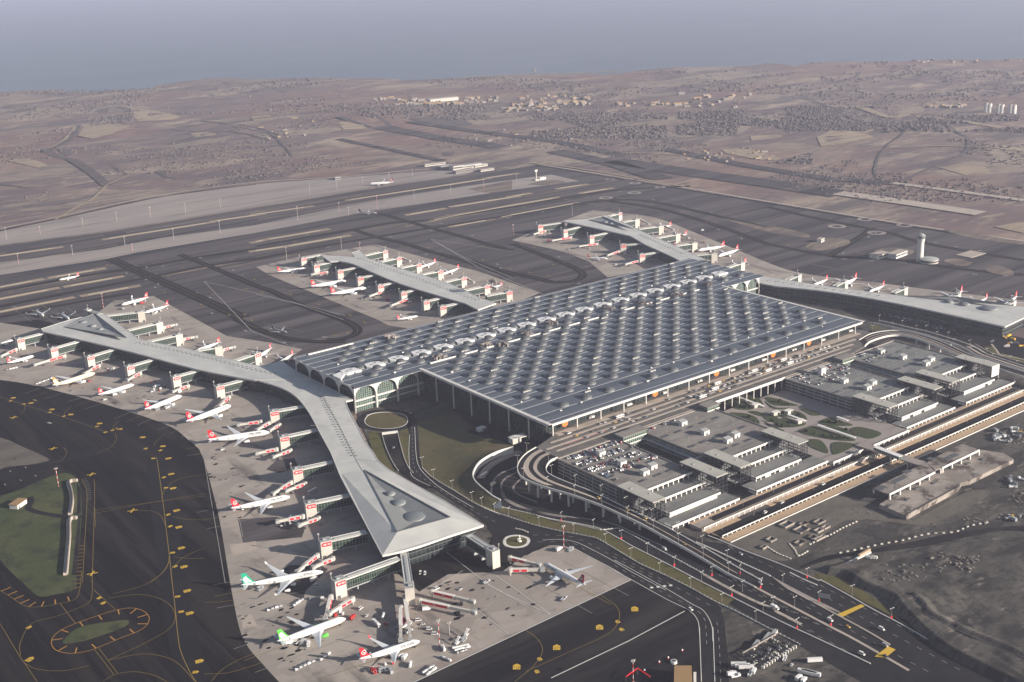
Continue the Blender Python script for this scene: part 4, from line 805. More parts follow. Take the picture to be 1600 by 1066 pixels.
def plane(nose, tail, kind, livery, label, length=None):
    D = kind; k = D['fuselage']; zc = 5 if kind is not SLIM else 3.8
    a, c = at(*nose, zc), at(*tail, zc+1.5); d = Vector((a.x-c.x, a.y-c.y, 0)); s = (length or d.length)/D['L']
    if length: mid = Vector((a.x, a.y, 0))-d.normalized()*length/2
    else: mid = Vector(((a.x+c.x)/2, (a.y+c.y)/2, 0))
    t = thing('aircraft', label, 'aircraft', mid, math.atan2(d.y, d.x), 'airliners around the terminal'); t.scale = (s,)*3
    body, fin, eng, wl = {'t': ('wht','red','engine','wht'), 'g': ('wht','gtail','gtail','wht'), 'm': ('wht','teal','engine','wht'), 's': ('cream','gold','engine','cream'), 'n': ('grey','navy','grey','grey'), 'r': ('wht','dred','engine','wht'), 'w': ('wht','navy','engine','wht'), 'o': ('wht','red','engine','red')}[livery]
    f = inst('fuselage', D['fuselage'], t); place_mat(f, K[body])
    for q in ('wing_a','wing_b'): inst('wing', D[q], t)
    for q in ('stab_a','stab_b'): inst('tailplane', D[q], t)
    if kind is not QUAD or True:
        for q in ('wl_a','wl_b'):
            if kind is SLIM or livery in 'om': place_mat(inst('winglet', D[q], t), K[wl])
    fo = inst('tail_fin', D['fin'], t); place_mat(fo, K[fin])
    if livery in 'tor': inst('emblem', D['emblem'], fo)
    elif livery in 'gms': inst('fin_flash', D['swoosh'], fo)
    for p in D['nac']: place_mat(inst('engine', D['engine'], t, Matrix.Translation(p)), K[eng])
    inst('cockpit_window', D['cockpit'], f); inst('window_row', D['win'], f)
    if (CAM-mid).length < 1900:
        for dm_ in D['doors']: inst('door', dm_, f)
    ttl = {'t': 'TURKISH AIRLINES', 'o': 'TURKISH AIRLINES', 'r': 'TURKISH AIRLINES', 'm': 'MAHAN AIR'}.get(livery)
    if ttl and (CAM-mid).length < 1900:
        r_, z_, L_ = D['r'], D['zc'], D['L']
        for sg in (1,-1):
            u = Vector((-sg,0,0)); up_ = Vector((0,-sg*.42,.91)).normalized(); n_ = u.cross(up_); M = Matrix((u, up_, n_)).transposed().to_4x4(); wd_ = TXT[ttl][1]*r_*.42
            x_ = L_/2-.13*L_ if sg > 0 else L_/2-.13*L_-wd_
            M.translation = Vector((x_, sg*r_*.93, z_+r_*.42)); inst('lettering', TXT[ttl][0], f, M @ Matrix.Scale(r_*.42, 4))
    inst('nose_gear', D['ng'], t)
    for sg in (1,-1): inst('main_gear', D['mg'], t, Matrix.Translation((D['mgx'][0], sg*D['mgx'][1], 0)))
    return t
for args in (
 ((656,1003),(561,1032),SLIM,'o','white airliner with red tail and red wingtips, nearest the bottom edge'),
 ((540,966),(433,1003),WIDE,'g','white airliner with bright green tail and green engines'),
 ((505,893),(376,915),QUAD,'m','white four engined airliner with teal and white tail'),
 ((453,776),(360,795),WIDE,'t','white red tailed jet at the third gate of the foreground pier'),
 ((421,676),(324,689),WIDE,'t','long white red tailed jet at the second foreground pier gate'),
 ((361,634),(291,660),WIDE,'t','white red tailed jet at the corner between the two left piers'),
 ((283.7,618),(226,640),WIDE,'t','white red tailed jet at the second gate of the far left pier'),
 ((209.4,600),(153,616),WIDE,'t','white red tailed jet at the third gate of the far left pier'),
 ((148.6,583),(82,603),WIDE,'s','cream airliner with a dark golden tail on the left apron'),
 ((54,556),(11,567),SLIM,'t','small white red tailed jet left of the cream airliner'),
 ((20,531),(-12,540),SLIM,'t','white red tailed jet cut off by the left edge of the photo'),
 ((849,880),(908,910),WIDE,'r','white airliner with dark red tail alone on the right apron, right of the pier tip',58),
 ((190,477),(232,465),SLIM,'t','white red tailed jet outermost beyond the far left pier'),
 ((226,489),(264,477),SLIM,'t','white red tailed jet second from the tip beyond the far left pier'),
 ((307,548),(344,534),SLIM,'t','white red tailed jet between two gates on the back of the far left pier'),
 ((398,560),(424,542),WIDE,'t','white jet half hidden behind the gate nearest the terminal corner'),
 ((436,567),(458,552),SLIM,'t','jet half hidden behind the left corner of the terminal roof'),
 ((448.5,519),(424,512),SLIM,'n','small dark grey aircraft taxiing round the left loop'),
 ((108,499),(92,487),SLIM,'w','white jet with its nose toward the tip of the far left pier',44),
 ((68,494),(55,484),SLIM,'w','white jet left of the far left pier tip',44),
 ((92.5,437),(124,430),SLIM,'t','white red tailed jet rolling along the left taxiway among the pale strips'),
 ((478.5,419),(433,424),WIDE,'t','white red tailed jet at the outermost near gate of the middle pier'),
 ((540.6,439),(485,448),WIDE,'t','long white red tailed jet in the middle of the middle pier apron'),
 ((572,450),(516,460),WIDE,'t','long white red tailed jet just in front of its neighbour at the middle pier'),
 ((653,493.5),(620,498),SLIM,'t','small jet just behind the terminal roof edge by the middle pier'),
 ((656,418),(670,412.5),SLIM,'t','small jet on the far side of the middle pier near its tip',42),
 ((691,427.6),(717.5,417.5),WIDE,'t','larger red tailed jet on the far side of the middle pier'),
 ((762,450.5),(785,443.5),SLIM,'t','red tailed jet beyond the middle pier nearest the terminal'),
 ((577,288.5),(604,286),SLIM,'r','dark red tailed jet far off near the perimeter road',60),
 ((589,333),(570,331.5),SLIM,'n','grey jet with dark tail crossing the far concrete strip',44),
 ((949.5,404),(917,402),SLIM,'t','white red tailed jet at the near side of the rear pier'),
 ((1090,391),(1133,384),WIDE,'t','white red tailed jet on the far side of the rear pier, left of its neighbour'),
 ((1122,400),(1154,389.5),WIDE,'t','tallest red tailed jet beyond the rear pier by the terminal corner'),
 ((1140,417),(1163,409.5),SLIM,'t','red tailed jet hidden behind the rear right corner of the terminal',44),
 ((1022,357),(1037,353.5),SLIM,'t','small red tailed jet beyond the rear pier near its tip',42),
 ((1045,371),(1060.5,367.5),SLIM,'t','small red tailed jet beyond the middle of the rear pier',42),
 ((1270,446),(1284,439.5),SLIM,'t','jet beyond the right pier, its tail fin first from the terminal',44),
 ((1312,447),(1331.5,437),WIDE,'t','jet beyond the right pier beside the second gate',58),
 ((1358,456),(1372,449.5),SLIM,'t','jet beyond the middle of the right pier between two gates',44),
 ((1482,469),(1497.5,458),WIDE,'t','jet beyond the right pier beside the fourth gate',58),
 ((1522,476),(1535,468.5),SLIM,'t','small jet beyond the right pier between its last two gates',44),
 ((1569,478),(1584,466),WIDE,'t','jet beyond the right pier nearest the right edge of the photo',58)):
    plane(*args)

# ================================================================== landside: field, ramps, basin, roads
Afield = gp('W1', 460,190, 470,330, 480,470, 500,560, 560,620, 650,680, 760,745, 880,820, 1000,880, z=.35)
zB = [1, 2.5, 4.5, 6.5, 7, 7, 7, 7, 7, 7, 7, 6.5, 5.5, 4]
Bpx = px('W1', 740,105, 850,200, 1000,300, 1170,370, 1210,395, 1090,430, 990,480, 930,530, 895,600, 905,650, 950,700, 1000,740, 1050,780, 1110,812)
Bfield = [at(x, y, z) for (x, y), z in zip(Bpx, zB)]
def resample(p, n):
    L = [0]
    for a, b in zip(p, p[1:]): L.append(L[-1]+(b-a).length)
    out = []; j = 0
    for i in range(n):
        t = L[-1]*i/(n-1)
        while j < len(p)-2 and L[j+1] < t: j += 1
        out.append(p[j]+(p[j+1]-p[j])*min(1, max(0, (t-L[j])/max(1e-6, L[j+1]-L[j]))))
    return out
def loft(b, A, B, n=40, m_=8, ease=True):
    A, B = resample(A, n), resample(B, n); rows = []
    for k in range(m_+1):
        t = k/m_; e = t*t*(3-2*t) if ease else t
        rows.append([Vector((a.x+(c.x-a.x)*t, a.y+(c.y-a.y)*t, a.z+(c.z-a.z)*e)) for a, c in zip(A, B)])
    for r0, r1 in zip(rows, rows[1:]): b.strip(r1, r0)
b = MB(); b.sm = True; loft(b, smooth(Afield, 4), smooth(Bfield, 4)); struct('grass_field', b, K['field'])
b = MB(); b.strip([Vector((XFL+11, y, z)) for y, z in ((130,1),(75,2.5),(15,4.5),(-50,6.5))], [p+Vector((0,0,.1)) for p in Bfield[:4]]); b.ribbon(gp('W1', 470,190, 600,150, 745,105, z=.8), 2.2, .9); struct('terminal_path', b, K['asphs'])
rwall = smooth(Bfield[4:], 4); b = MB(); b.wall(rwall, [0]*len(rwall), [p.z+1.3 for p in rwall], 1.1)
solo('retaining_wall', b, K['fascia'], 'curved white retaining wall holding the brown field above the sunken road loops', 'wall')
b = MB(); q = gp('W1', 1040,842, 1112,812, 1122,862, z=3.5); b.prism(q, 0, [0.3, 4.6, 3.5]); solo('wedge_wall', b, K['white'], 'white triangular wedge where the retaining wall meets the grass verge', 'wall')
# small flat-roofed pavilions on the field
def pavilion(p, a, sx, sy, h, label):
    t = thing('pavilion', label, 'pavilion', p, a); b = MB(); b.box(-sx/2,-sy/2,h-.6,sx/2,sy/2,h); obj('roof', b, K['white'], t, False)
    b = MB(); b.box(-sx/2+.4,-sy/2+.6,0,sx*.1,sy/2-.6,h-.65); obj('wall', b, K['panel'], t, False)
    b = MB()
    for y in (-sy/2+.6, sy/2-.6): b.cbox(sx/2-.8, y, 0, .5, .5, h-.65)
    obj('post', b, K['grey'], t, False); return t
pavilion(at(*px('W1', 960,265)[0], 5), .1, 11, 8, 4.2, 'small grey flat roofed kiosk in the shadow on the field beside the terminal'); pavilion(at(*px('W1', 1245,350)[0], 7), -.1, 20, 11, 6.5, 'white canopied entrance pavilion at the corner of the terminal field')
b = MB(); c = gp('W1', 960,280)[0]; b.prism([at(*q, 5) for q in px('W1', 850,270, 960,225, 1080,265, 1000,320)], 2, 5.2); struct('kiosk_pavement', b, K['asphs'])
ground('verge', 'verge', 5, smooth(gp('W1', 1000,885, 1120,905, 1300,960), 3)+gp('W2', 520,298, 600,318, 780,357, 950,387, 1060,412, 1150,462, 1250,522, 1400,612)+gp('W3', 400,552, 600,652, 780,752, 870,788, 930,738, 880,698, 680,598, 490,498, 320,410, 150,318)+gp('W2', 1350,475, 1200,390, 1080,330, 900,290, 700,255, 500,205, 320,162)+gp('W1', 1050,800),
    smooth(gp('W1', 75,290, 180,290, 215,420, 285,590, 230,560, 140,480), 3, True), smooth(gp('W1', 320,285, 395,240, 405,440, 410,590, 360,500), 3, True), smooth(gp('W3', 1500,545, 1600,560), 3)+smooth(gp('W5', 60,450, 250,490, 430,590, 560,680, 690,790, 760,850, 600,750, 400,650, 200,540), 3), smooth(gp('V1', 0,520, 60,530, 120,545, 60,570, 0,575), 3, True), smooth(gp('V1', 1160,760, 1280,750, 1360,810, 1600,880, 1600,930, 1400,880, 1250,830), 3, True), gp('N3', 380,120, 600,150, 660,190, 480,215))
ground('basin_floor', 'road', 3, P_(802,714, 775,716, 750,728, 739,748, 748,768, 790,795, 900,820, 1020,875, 1180,968, 1360,1075, 1700,1250, 1640,1075, 1480,1000, 1280,905, 1130,850, 1100,846, 980,800, 900,740))
ground('boulevard', 'road', 6, gp('W1', 410,110, 460,190, 470,330, 480,470, 500,560, 560,620, 650,680, 760,745, 880,820, 1000,885, 1100,925)+gp('W2', 150,160, 300,220, 450,270, 600,315, 780,357, 950,387, 1060,412, 1150,462, 1250,522, 1400,612)+gp('W3', 400,552, 600,652, 780,752, 830,800, 860,860, 880,960, 885,1070)+gp('W4', 890,1200, 670,1200, 668,1066)
      +gp('W3', 665,1000, 650,900, 580,825, 400,735, 130,582)+gp('W2', 1180,640, 1000,545, 870,480, 700,455, 620,480, 520,540, 400,560, 330,520, 280,420, 210,330)+gp('W1', 1010,1010, 880,900, 700,790, 560,700, 440,640, 400,580, 395,440, 400,300, 380,240))
b = MB(); rc = gp('W1', 215,187)[0]; ring = smooth(gp('W1', 50,195, 90,140, 215,122, 350,140, 385,190, 340,235, 215,252, 95,235), 5, True)
cc = sum(ring, Vector())/len(ring); b.strip([cc+(p-cc)*1.32+Vector((0,0,Z(6))) for p in ring+ring[:1]], [cc+(p-cc)*1.0+Vector((0,0,Z(6))) for p in ring+ring[:1]]); struct('roundabout_road', b, K['road'])
b = MB(); b.sheet([cc+(p-cc)*.94 for p in ring], .35); struct('roundabout_lawn', b, K['field'])
b = MB(); rr = [cc+(p-cc) for p in ring+ring[:1]]; b.wall(rr, 0, .5, .9); solo('kerb_ring', b, K['fascia'], 'pale kerb ring round the lawn of the roundabout beside the terminal', 'kerb')
rg2 = smooth(gp('W2', 330,430, 360,395, 440,382, 520,400, 542,430, 510,470, 430,486, 350,470), 4, True); c2 = sum(rg2, Vector())/len(rg2)
b = MB(); b.sheet([c2+(p-c2)*1.9 for p in rg2], Z(7)); b.mi = 0; struct('small_roundabout_road', b, K['road'])
b = MB(); b.strip([p+Vector((0,0,.5)) for p in rg2+rg2[:1]], [c2+(p-c2)*.78+Vector((0,0,.5)) for p in rg2+rg2[:1]]); b.wall(rg2+rg2[:1], 0, .5, .4); solo('island_ring', b, K['white'], 'broad white ring of the small roundabout beside the foreground pier tip', 'kerb')
b = MB(); b.sheet([c2+(p-c2)*.77 for p in rg2], .48); struct('island_lawn', b, K['verge'])
def sculpture(p, label):
    t = thing('monument', label, 'sculpture', p); b = MB(); b.lathe([(2.4,0),(2.2,.8),(.5,1.2),(.35,4.5),(.9,5.5),(.1,7)], n=8); obj('shaft', b, K['white'], t, False); b = MB(); b.box(-2.2,-.25,2.6,2.2,.25,3.2); b.box(-.25,-1.8,1.9,.25,1.8,2.4); obj('arms', b, K['white'], t, False)
sculpture(Vector((c2.x+2, c2.y-2, .5)), 'white sculpture on the lawn of the small roundabout')
# ramp with white portal
rl_, rr_ = smooth(gp('W1', 185,300, 215,400, 270,520, 330,600, 420,660, 520,720), 4), smooth(gp('W1', 308,285, 330,380, 365,500, 410,580, 500,650, 600,720), 4)
b = MB(); b.strip(rl_, rr_); b.v = [(x, y, Z(7)) for x, y, z in b.v]; struct('ramp_road', b, K['asphs'])
t = thing('ramp_portal', 'white portal and low side walls of the ramp below the roundabout', 'portal', (rl_[0]+rr_[0])/2)
b = MB(); b.beam(rl_[0], rr_[0], 1.2, 3.4); obj('headwall', b, K['fascia'], t); b = MB(); b.wall(rl_[:12], 0, 1.3, .5); obj('side_wall', b, K['fascia'], t); b = MB(); b.wall(rr_[:14], 0, 1.3, .5); obj('side_wall', b, K['fascia'], t)
# pale kerbs, medians and barriers as things with their own run
def run(name, label, cat, pts, wd, h, mt='fascia', posts=None, z=0.0):
    b = MB(); b.wall(pts, z, z+h, wd)
    if posts:
        for p, d in along(pts, posts): b.cbox(p.x, p.y, z, .35, .35, h+.7)
    return solo(name, b, K[mt], label, cat)
sp = lambda k, *f: smooth(gp(k, *f), 4)
run('median', 'pale raised median between the two lowest lanes of the highway', 'median', sp('W3', 700,540, 880,640, 1100,750, 1240,805)+gp('W7', 860,975, 1060,1080), 3.2, .35, 'pale')
run('median', 'second pale median of the highway, right of the first', 'median', sp('W3', 1100,640, 1300,745, 1500,850, 1700,955, 1900,1060, 2300,1290), 2.6, .35, 'pale')
run('median', 'third pale median in the highway below the long tan wedge', 'median', sp('W7', 950,800, 1100,880, 1400,1040, 1600,1150, 1750,1240), 1.6, .8, 'pale')
run('barrier', 'long white road barrier between the grass verge and the lowest highway lane', 'barrier', sp('W2', 320,165, 500,207, 700,257, 900,292, 1080,332, 1200,392, 1350,477)+sp('W3', 300,402, 490,500, 680,600, 880,700, 1300,910, 1600,1050, 2000,1240), .8, .9)
run('railing', 'long pale fence railing with posts between the boulevard and the grass verge', 'railing', sp('W1', 500,560, 560,620, 650,680, 760,745, 880,820, 1000,883, 1100,923)+sp('W2', 150,158, 300,218, 450,268, 600,313, 780,355, 950,385, 1060,410, 1150,460, 1250,520, 1400,610)+sp('W3', 400,550, 600,650, 780,750, 950,830, 1200,960, 1450,1090), .35, 1.0, 'fascia', 4.5)
run('barrier', 'guard rail beside the road leaving the terraces, upper one', 'barrier', sp('W3', 730,238, 850,285, 1000,350, 1280,455, 1600,592)+sp('W5', 100,500, 300,610, 500,725, 700,830, 900,945, 1100,1066, 1300,1180), .8, .9)
run('barrier', 'guard rail beside the road leaving the terraces, lower one', 'barrier', sp('W3', 640,290, 840,380, 1000,455, 1220,555), .9, 1.1, 'fascia', 3.5)
run('barrier', 'short white guard rail right of the terrace road', 'barrier', sp('W3', 1370,525, 1470,575, 1585,625), 1.1, .6)
run('guard_rail', 'pale guard rail along the sunken road beside the viaduct pillars', 'barrier', sp('W2', 520,210, 700,262, 900,300, 1090,345)+sp('W3', 30,180, 150,240, 340,345, 520,440, 700,540), .5, .9, 'fascia', 4)
ground('tan_wedge', 'concp', 6, gp('W7', 820,700, 900,745, 1100,850, 1300,950, 1490,1055, 1380,1000, 1100,890, 930,790))
b = MB()
for z_, k, f in ((6, 'W1', (1262,430, 1100,500, 1010,560, 955,640)), (6,'W1',(1250,545, 1100,610, 1050,680, 1035,760)), (6,'W1',(1245,590, 1150,640, 1115,700, 1150,790, 1260,855, 1450,915, 1620,945)), (6,'W1',(1300,620, 1215,700, 1240,760, 1400,830)), (6,'W2',(320,30, 330,80, 420,150, 600,200, 800,235, 1050,265)), (6,'W2',(1100,270,1230,310, 1400,390, 1600,480))): b.ribbon(smooth(gp(k, *f), 4), 2.4 if f[0] != 1262 else 9, Z(z_)+.1)
struct('kerb_lines', b, K['concp'])

# ------------------------------------------------------------------ viaduct
def c3(k, *f): return [at(*px(k, f[i], f[i+1])[0], f[i+2]) for i in range(0, len(f), 3)]
vo = c3('N3', 520,210,21, 440,260,20.8, 385,320,20.4, 365,380,20, 385,440,19.5, 440,480,19, 540,520,18.3, 660,560,17.4, 800,600,16.3, 960,655,14.8, 1100,710,13.2, 1250,780,11.2, 1400,850,9, 1560,938,6.6)+c3('W3', 560,340,4.2, 730,440,2.8, 880,530,1.6, 1000,590,.9, 1100,640,.45)
vi = c3('N3', 700,295,21, 640,320,20.7, 605,370,20.2, 615,420,19.6, 680,460,19, 800,510,17.8, 950,565,16.2, 1100,630,14.2, 1300,730,11.3, 1450,800,9, 1560,852,7)+c3('W3', 460,200,5.8, 640,300,4.2, 800,390,2.8, 950,480,1.6, 1150,590,.5)
vo, vi = resample(smooth(vo, 6), 120), resample(smooth(vi, 6), 120)
def deck(name, label, vo, vi, th=1.5, meds=(), pil=(), grp=None):
    mid = vo[len(vo)//2]; t = thing(name, label, 'road bridge', (mid.x, mid.y, 0))
    b = MB(); b.strip(vo, vi); dn = Vector((0,0,-th)); b.strip([p+dn for p in vi], [p+dn for p in vo]); obj('deck', b, K['road'], t)
    for e in (vo, vi):
        b = MB(); b.wall([p for p in e], [p.z-th-.2 for p in e], [p.z+1.05 for p in e], .75); obj('parapet', b, K['fascia'], t)
    for f0, f1, i0, i1 in meds:
        b = MB(); L = [vo[i]+(vi[i]-vo[i])*f0+Vector((0,0,.3)) for i in range(i0, i1)]; Rr = [vo[i]+(vi[i]-vo[i])*f1+Vector((0,0,.3)) for i in range(i0, i1)]; b.strip(L, Rr); obj('median', b, K['pale'], t)
    for i in pil:
        for f in (.25, .75) if (vo[i]-vi[i]).length > 14 else (.5,):
            p = vo[i]+(vi[i]-vo[i])*f; b = MB(); b.lathe([(1.15,0),(1.15,p.z-th-1.4),(2.0,p.z-th-.05)], p.x, p.y, 0, 10); obj('pillar', b, K['fascia'], t)
    return t
deck('viaduct', 'elevated approach road curving from the forecourt down to the highway on white pillars', vo, vi, 1.5, [(.18,.36,0,34),(.52,.66,0,70),(.44,.50,70,112)], (10, 16, 22, 28, 34, 41, 48, 55, 62, 70, 79, 88))
ro = resample(smooth(c3('V1', -120,680,21, 0,615,21, 150,585,21, 300,580,20.5, 450,605,20, 600,645,19, 740,695,18, 900,770,17, 1050,835,16, 1250,905,14.5, 1600,1010,12, 1900,1110,10), 5), 80)
ri = resample(smooth(c3('V1', -60,740,21, 0,690,21, 150,640,21, 280,625,20.5, 400,640,20, 520,675,19, 660,730,18, 800,790,17, 900,835,16, 1100,900,14.5, 1600,1062,12, 1900,1160,10), 5), 80)
deck('ring_viaduct', 'elevated ring road at the far right end of the forecourt', ro, ri, 1.5, [(.3,.4,4,50),(.62,.74,4,50)], (26, 31, 36, 42, 48, 54, 60, 66, 72))
rm = smooth(c3('V1', 60,487,12, 220,522,11.5, 380,560,11, 560,600,10, 740,655,9, 900,703,7.5, 1040,762,6, 1150,825,5, 1300,877,4.2, 1600,975,3, 1900,1070,2), 5)
deck('outer_ramp', 'pale outer ramp road sweeping beside the right car lot', resample(offset(rm, 7), 60), resample(offset(rm, -7), 60), 1.2, [(.35,.6,30,58)], (8, 16, 24, 32))
ground('lot_asphalt', 'track', 4, smooth(gp('V1', -300,350, 200,380, 700,450, 1200,580, 1700,700, 1700,950, 1300,850, 1050,720, 700,620, 300,530, 0,480), 3, True))
stripes('ring_roads', 'road', 6, (sp('V1', 1040,700, 1150,760, 1250,822, 1400,872, 1700,965), 11), (sp('V1', 1100,640, 1300,740, 1350,830), 5))
stripes('ring_kerbs', 'pale', 7, (sp('V1', 1030,715, 1140,775, 1240,838, 1390,888, 1700,985), 1.5), (sp('V1', 1090,718, 1250,806, 1400,856, 1700,940), 1.2), (sp('V1', 1260,720, 1310,780, 1350,830, 1450,850, 1600,880), 2.5))
# sandy slope under the right end of the terminal
ground('sand_bank', 'pale', 7, smooth(gp('N6', 40,150, 80,110, 200,85, 330,85, 260,105, 150,130), 3, True))
GZ = 6.2
# forecourt deck
fo = [vo[0], Vector((XFL+10, YF+4, 21)), Vector((XFL+10, YF+14, 21)), Vector((XFR-10, YF+14, 21)), Vector((XFR+6, YF+2, 21)), Vector((XFR+2, -92, 21)), ro[0], ri[0], Vector((420,-120,21)), Vector((40,-120,21)), vi[0]]
t = thing('forecourt', 'elevated departures forecourt with several car lanes in front of the terminal', 'road bridge', (230, -95, 0))
b = MB(); b.prism(fo, 19.2, 21); obj('deck', b, K['fore'], t)
for y, wd, x0, x1 in ((-69, 10, -40, 505), (-83.5, 3.6, -60, 480), (-95, 3.4, -75, 460), (-106, 3.2, -70, 440), (-119, 1.0, 40, 430)):
    b = MB(); b.box(x0, y-wd/2, 21, x1, y+wd/2, 21.3); obj('median', b, K['pale'], t)
b = MB(); b.box(-50,-98.5,21.05,10,-97.2,21.2); obj('red_lane', b, mat('pink', (.42,.16,.16), .9), t)
b = MB(); b.box(150,-120.6,19,292,-119.8,22.2); obj('parapet', b, K['fascia'], t)
for x in range(158, 290, 13):
    b = MB(); b.lathe([(.75,GZ),(.75,19.2)], x, -118.5, 0, 8); obj('pillar', b, K['fascia'], t)

# ------------------------------------------------------------------ car parks with terraces
LV = [(-244,-263,15.2),(-263,-284,10.6),(-284,-301,6.8)]
CANS = {}
def car_park(label, x0, x1, t0, t1, w0, w1, mt):
    t = thing('car_park', label, 'car park', ((x0+x1)/2, -180, 0))
    b = MB(); b.box(x0,-244,18.9,x1,-122,20); dk = obj('roof_deck', b, K[mt], t)
    b = MB(); b.box(x0+.8,-240,0,x1-.8,-123,18.85); obj('storeys', b, K['storey'], t)
    b = MB(); b.box(x0,-122.8,20,x1,-122,21.1); b.box(x0,-244,20,x0+.7,-122.8,21.1); b.box(x1-.7,-244,20,x1,-122.8,21.1); obj('parapet', b, K['concp'], t)
    for xs, sg in ((x0, -1), (x1, 1)):
        b = MB()
        for zz in (4.2, 8.2, 12.2, 16.2): b.box(min(xs+sg*.25, xs-sg*.55),-243,zz,max(xs+sg*.25, xs-sg*.55),-123,zz+1.15)
        for yy in range(-240, -122, 12): b.box(min(xs+sg*.1, xs-sg*.5),yy-.4,0,max(xs+sg*.1, xs-sg*.5),yy+.4,18.8)
        obj('storey_band', b, K['grey'], t)
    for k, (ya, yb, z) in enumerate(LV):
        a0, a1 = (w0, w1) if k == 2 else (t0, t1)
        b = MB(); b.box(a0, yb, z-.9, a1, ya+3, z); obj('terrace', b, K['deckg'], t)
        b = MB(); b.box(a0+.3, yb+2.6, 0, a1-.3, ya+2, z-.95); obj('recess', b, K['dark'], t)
    for k, (y, zt, zb) in enumerate(((-244,20,15.2),(-263,15.2,10.6),(-284,10.6,6.8),(-301,6.8,3.2))):
        a0, a1 = (w0, w1) if k == 3 else (t0, t1)
        b = MB(); b.box(a0, y-.7, zt-1.1, a1, y+.3, zt+1.0)
        x = a0
        while x < a1-1: b.box(x, y-1.0, zb, x+1.1, y-.1, zt-1.1); x += 7.4
        b.box(a0, y-.7, zb, a0+.8, y+10, zt+.6)
        obj('parapet', b, K['white'], t)
        if k == 2:
            b = MB(); r_ = random.Random(int(a0)); x = a0+1.1
            while x < a1-7:
                if r_.random() < .6: b.box(x, y-.6, zb, x+6.3, y-.2, zt-1.15)
                x += 7.4
            obj('infill_panel', b, K['white'], t)
    b = MB(); r_ = random.Random(int(x0))
    for yy in (-156, -196, -226):
        for k in range(int((x1-x0)/20)):
            x = x0+5+k*20+r_.uniform(-2,2); b.box(x, yy, 20.02, x+11, yy+3.6, 20.3)
    obj('deck_slot', b, K['dark'], dk)
    b = MB()
    for yy in range(-236, -126, 18): b.box(x0+4, yy, 20.01, x1-4, yy+.35, 20.05)
    obj('bay_line', b, K['wdim'], dk)
    return t
car_park('leftmost terraced car park, its roof deck crowded with parked cars', -82, 3, -73, 0, -86, 10, 'deck'); car_park('second terraced car park from the left, half empty lilac grey roof deck', 39, 150, 53, 126, 35, 150, 'deck')
car_park('third terraced car park, right of the gardens, grey roof deck', 290, 386, 304, 376, 290, 386, 'deckg'); car_park('rightmost terraced car park with ribbed grey roof deck under the ring road', 410, 513, 429, 496, 408, 512, 'deckg')
def canopy(x, label, glass=False):
    t = thing('stair_canopy', label, 'canopy', (x, -252, 0), 0, 'flat canopies over the terrace stairs')
    b = MB(); b.box(x-8.5,-279,25.4,x+8.5,-226,26.4); r = obj('roof', b, K['cano'], t)
    b = MB(); b.cbox(x-2,-240,26.4,3,2,.5); b.cbox(x+3,-262,26.4,2,1.4,.5); obj('hatch', b, K['grey'], r)
    b = MB()
    for xx in (x-8, x-2.7, x+2.7, x+8):
        for yy in (-278.5,-272,-265.5,-259,-252,-245,-238.5,-232,-226.5):
            if xx in (x-8, x+8) or yy == -278.5: b.cbox(xx, yy, 1.0, .5, .5, 24.4)
    for zz in (5, 9, 13, 17, 21, 24.4):
        for xx in (x-8, x+8): b.box(xx-.2,-278.5,zz,xx+.2,-226.5,zz+.45)
        b.box(x-8,-278.7,zz,x+8,-278.3,zz+.45)
    for k, yy in enumerate((-278.5,-265.5,-252)):
        for xx in (x-8, x+8): b.tube([(xx,yy,5+k*4),(xx,yy+13,9+k*4)], .2, 4)
    obj('steel_frame', b, K['steel'], t)
    b = MB()
    for k in range(4): z = 4.5+k*5; b.box(x-6.5,-270+k*9,z,x+6.5,-258+k*9,z+.5); b.beam((x-3,-258+k*9,z+.5),(x-3,-249+k*9,z+4.5), 3, .5)
    obj('stairs', b, K['grey'], t)
    b = MB(); b.box(x-7.5,-250,1,x+7.5,-227,20); obj('stair_core', b, K['dgrey'], t)
    if glass: b = MB(); b.box(x-8.2,-279.4,12,x+8.2,-278.9,25.3); obj('glass_end', b, K['white'], t)
for x, l in ((-81,'leftmost flat stair canopy, beside the curving viaduct'), (8,'second flat stair canopy from the left, on the left side of the canyon'), (44,'third flat stair canopy from the left, across the canyon'), (135,'flat stair canopy on the left edge of the gardens'), (296,'flat stair canopy on the right edge of the gardens with dark lattice below'), (383,'sixth flat stair canopy from the left, at the right hand canyon'), (420,'seventh flat stair canopy from the left'), (505,'rightmost stair canopy with a pale lit end wall')): canopy(x, l, x == 505)
def stair_house(x, y, label, h=5.5):
    t = thing('stair_house', label, 'stair house', (x, y, 20), 0, 'white stair houses on the car park roofs')
    b = MB(); b.box(-4.3,-3,0,4.3,3,h); obj('wall', b, K['white'], t, False); b = MB(); b.prism([Vector((-4.7,-3.4,0)),Vector((4.7,-3.4,0)),Vector((4.7,3.4,0)),Vector((-4.7,3.4,0))], h, [h+.4,h+.4,h+1.4,h+1.4]); obj('roof', b, K['grey'], t, False)
    b = MB(); b.box(-1,-3.3,0,1,-3.15,2.4); obj('door', b, K['dgrey'], t, False)
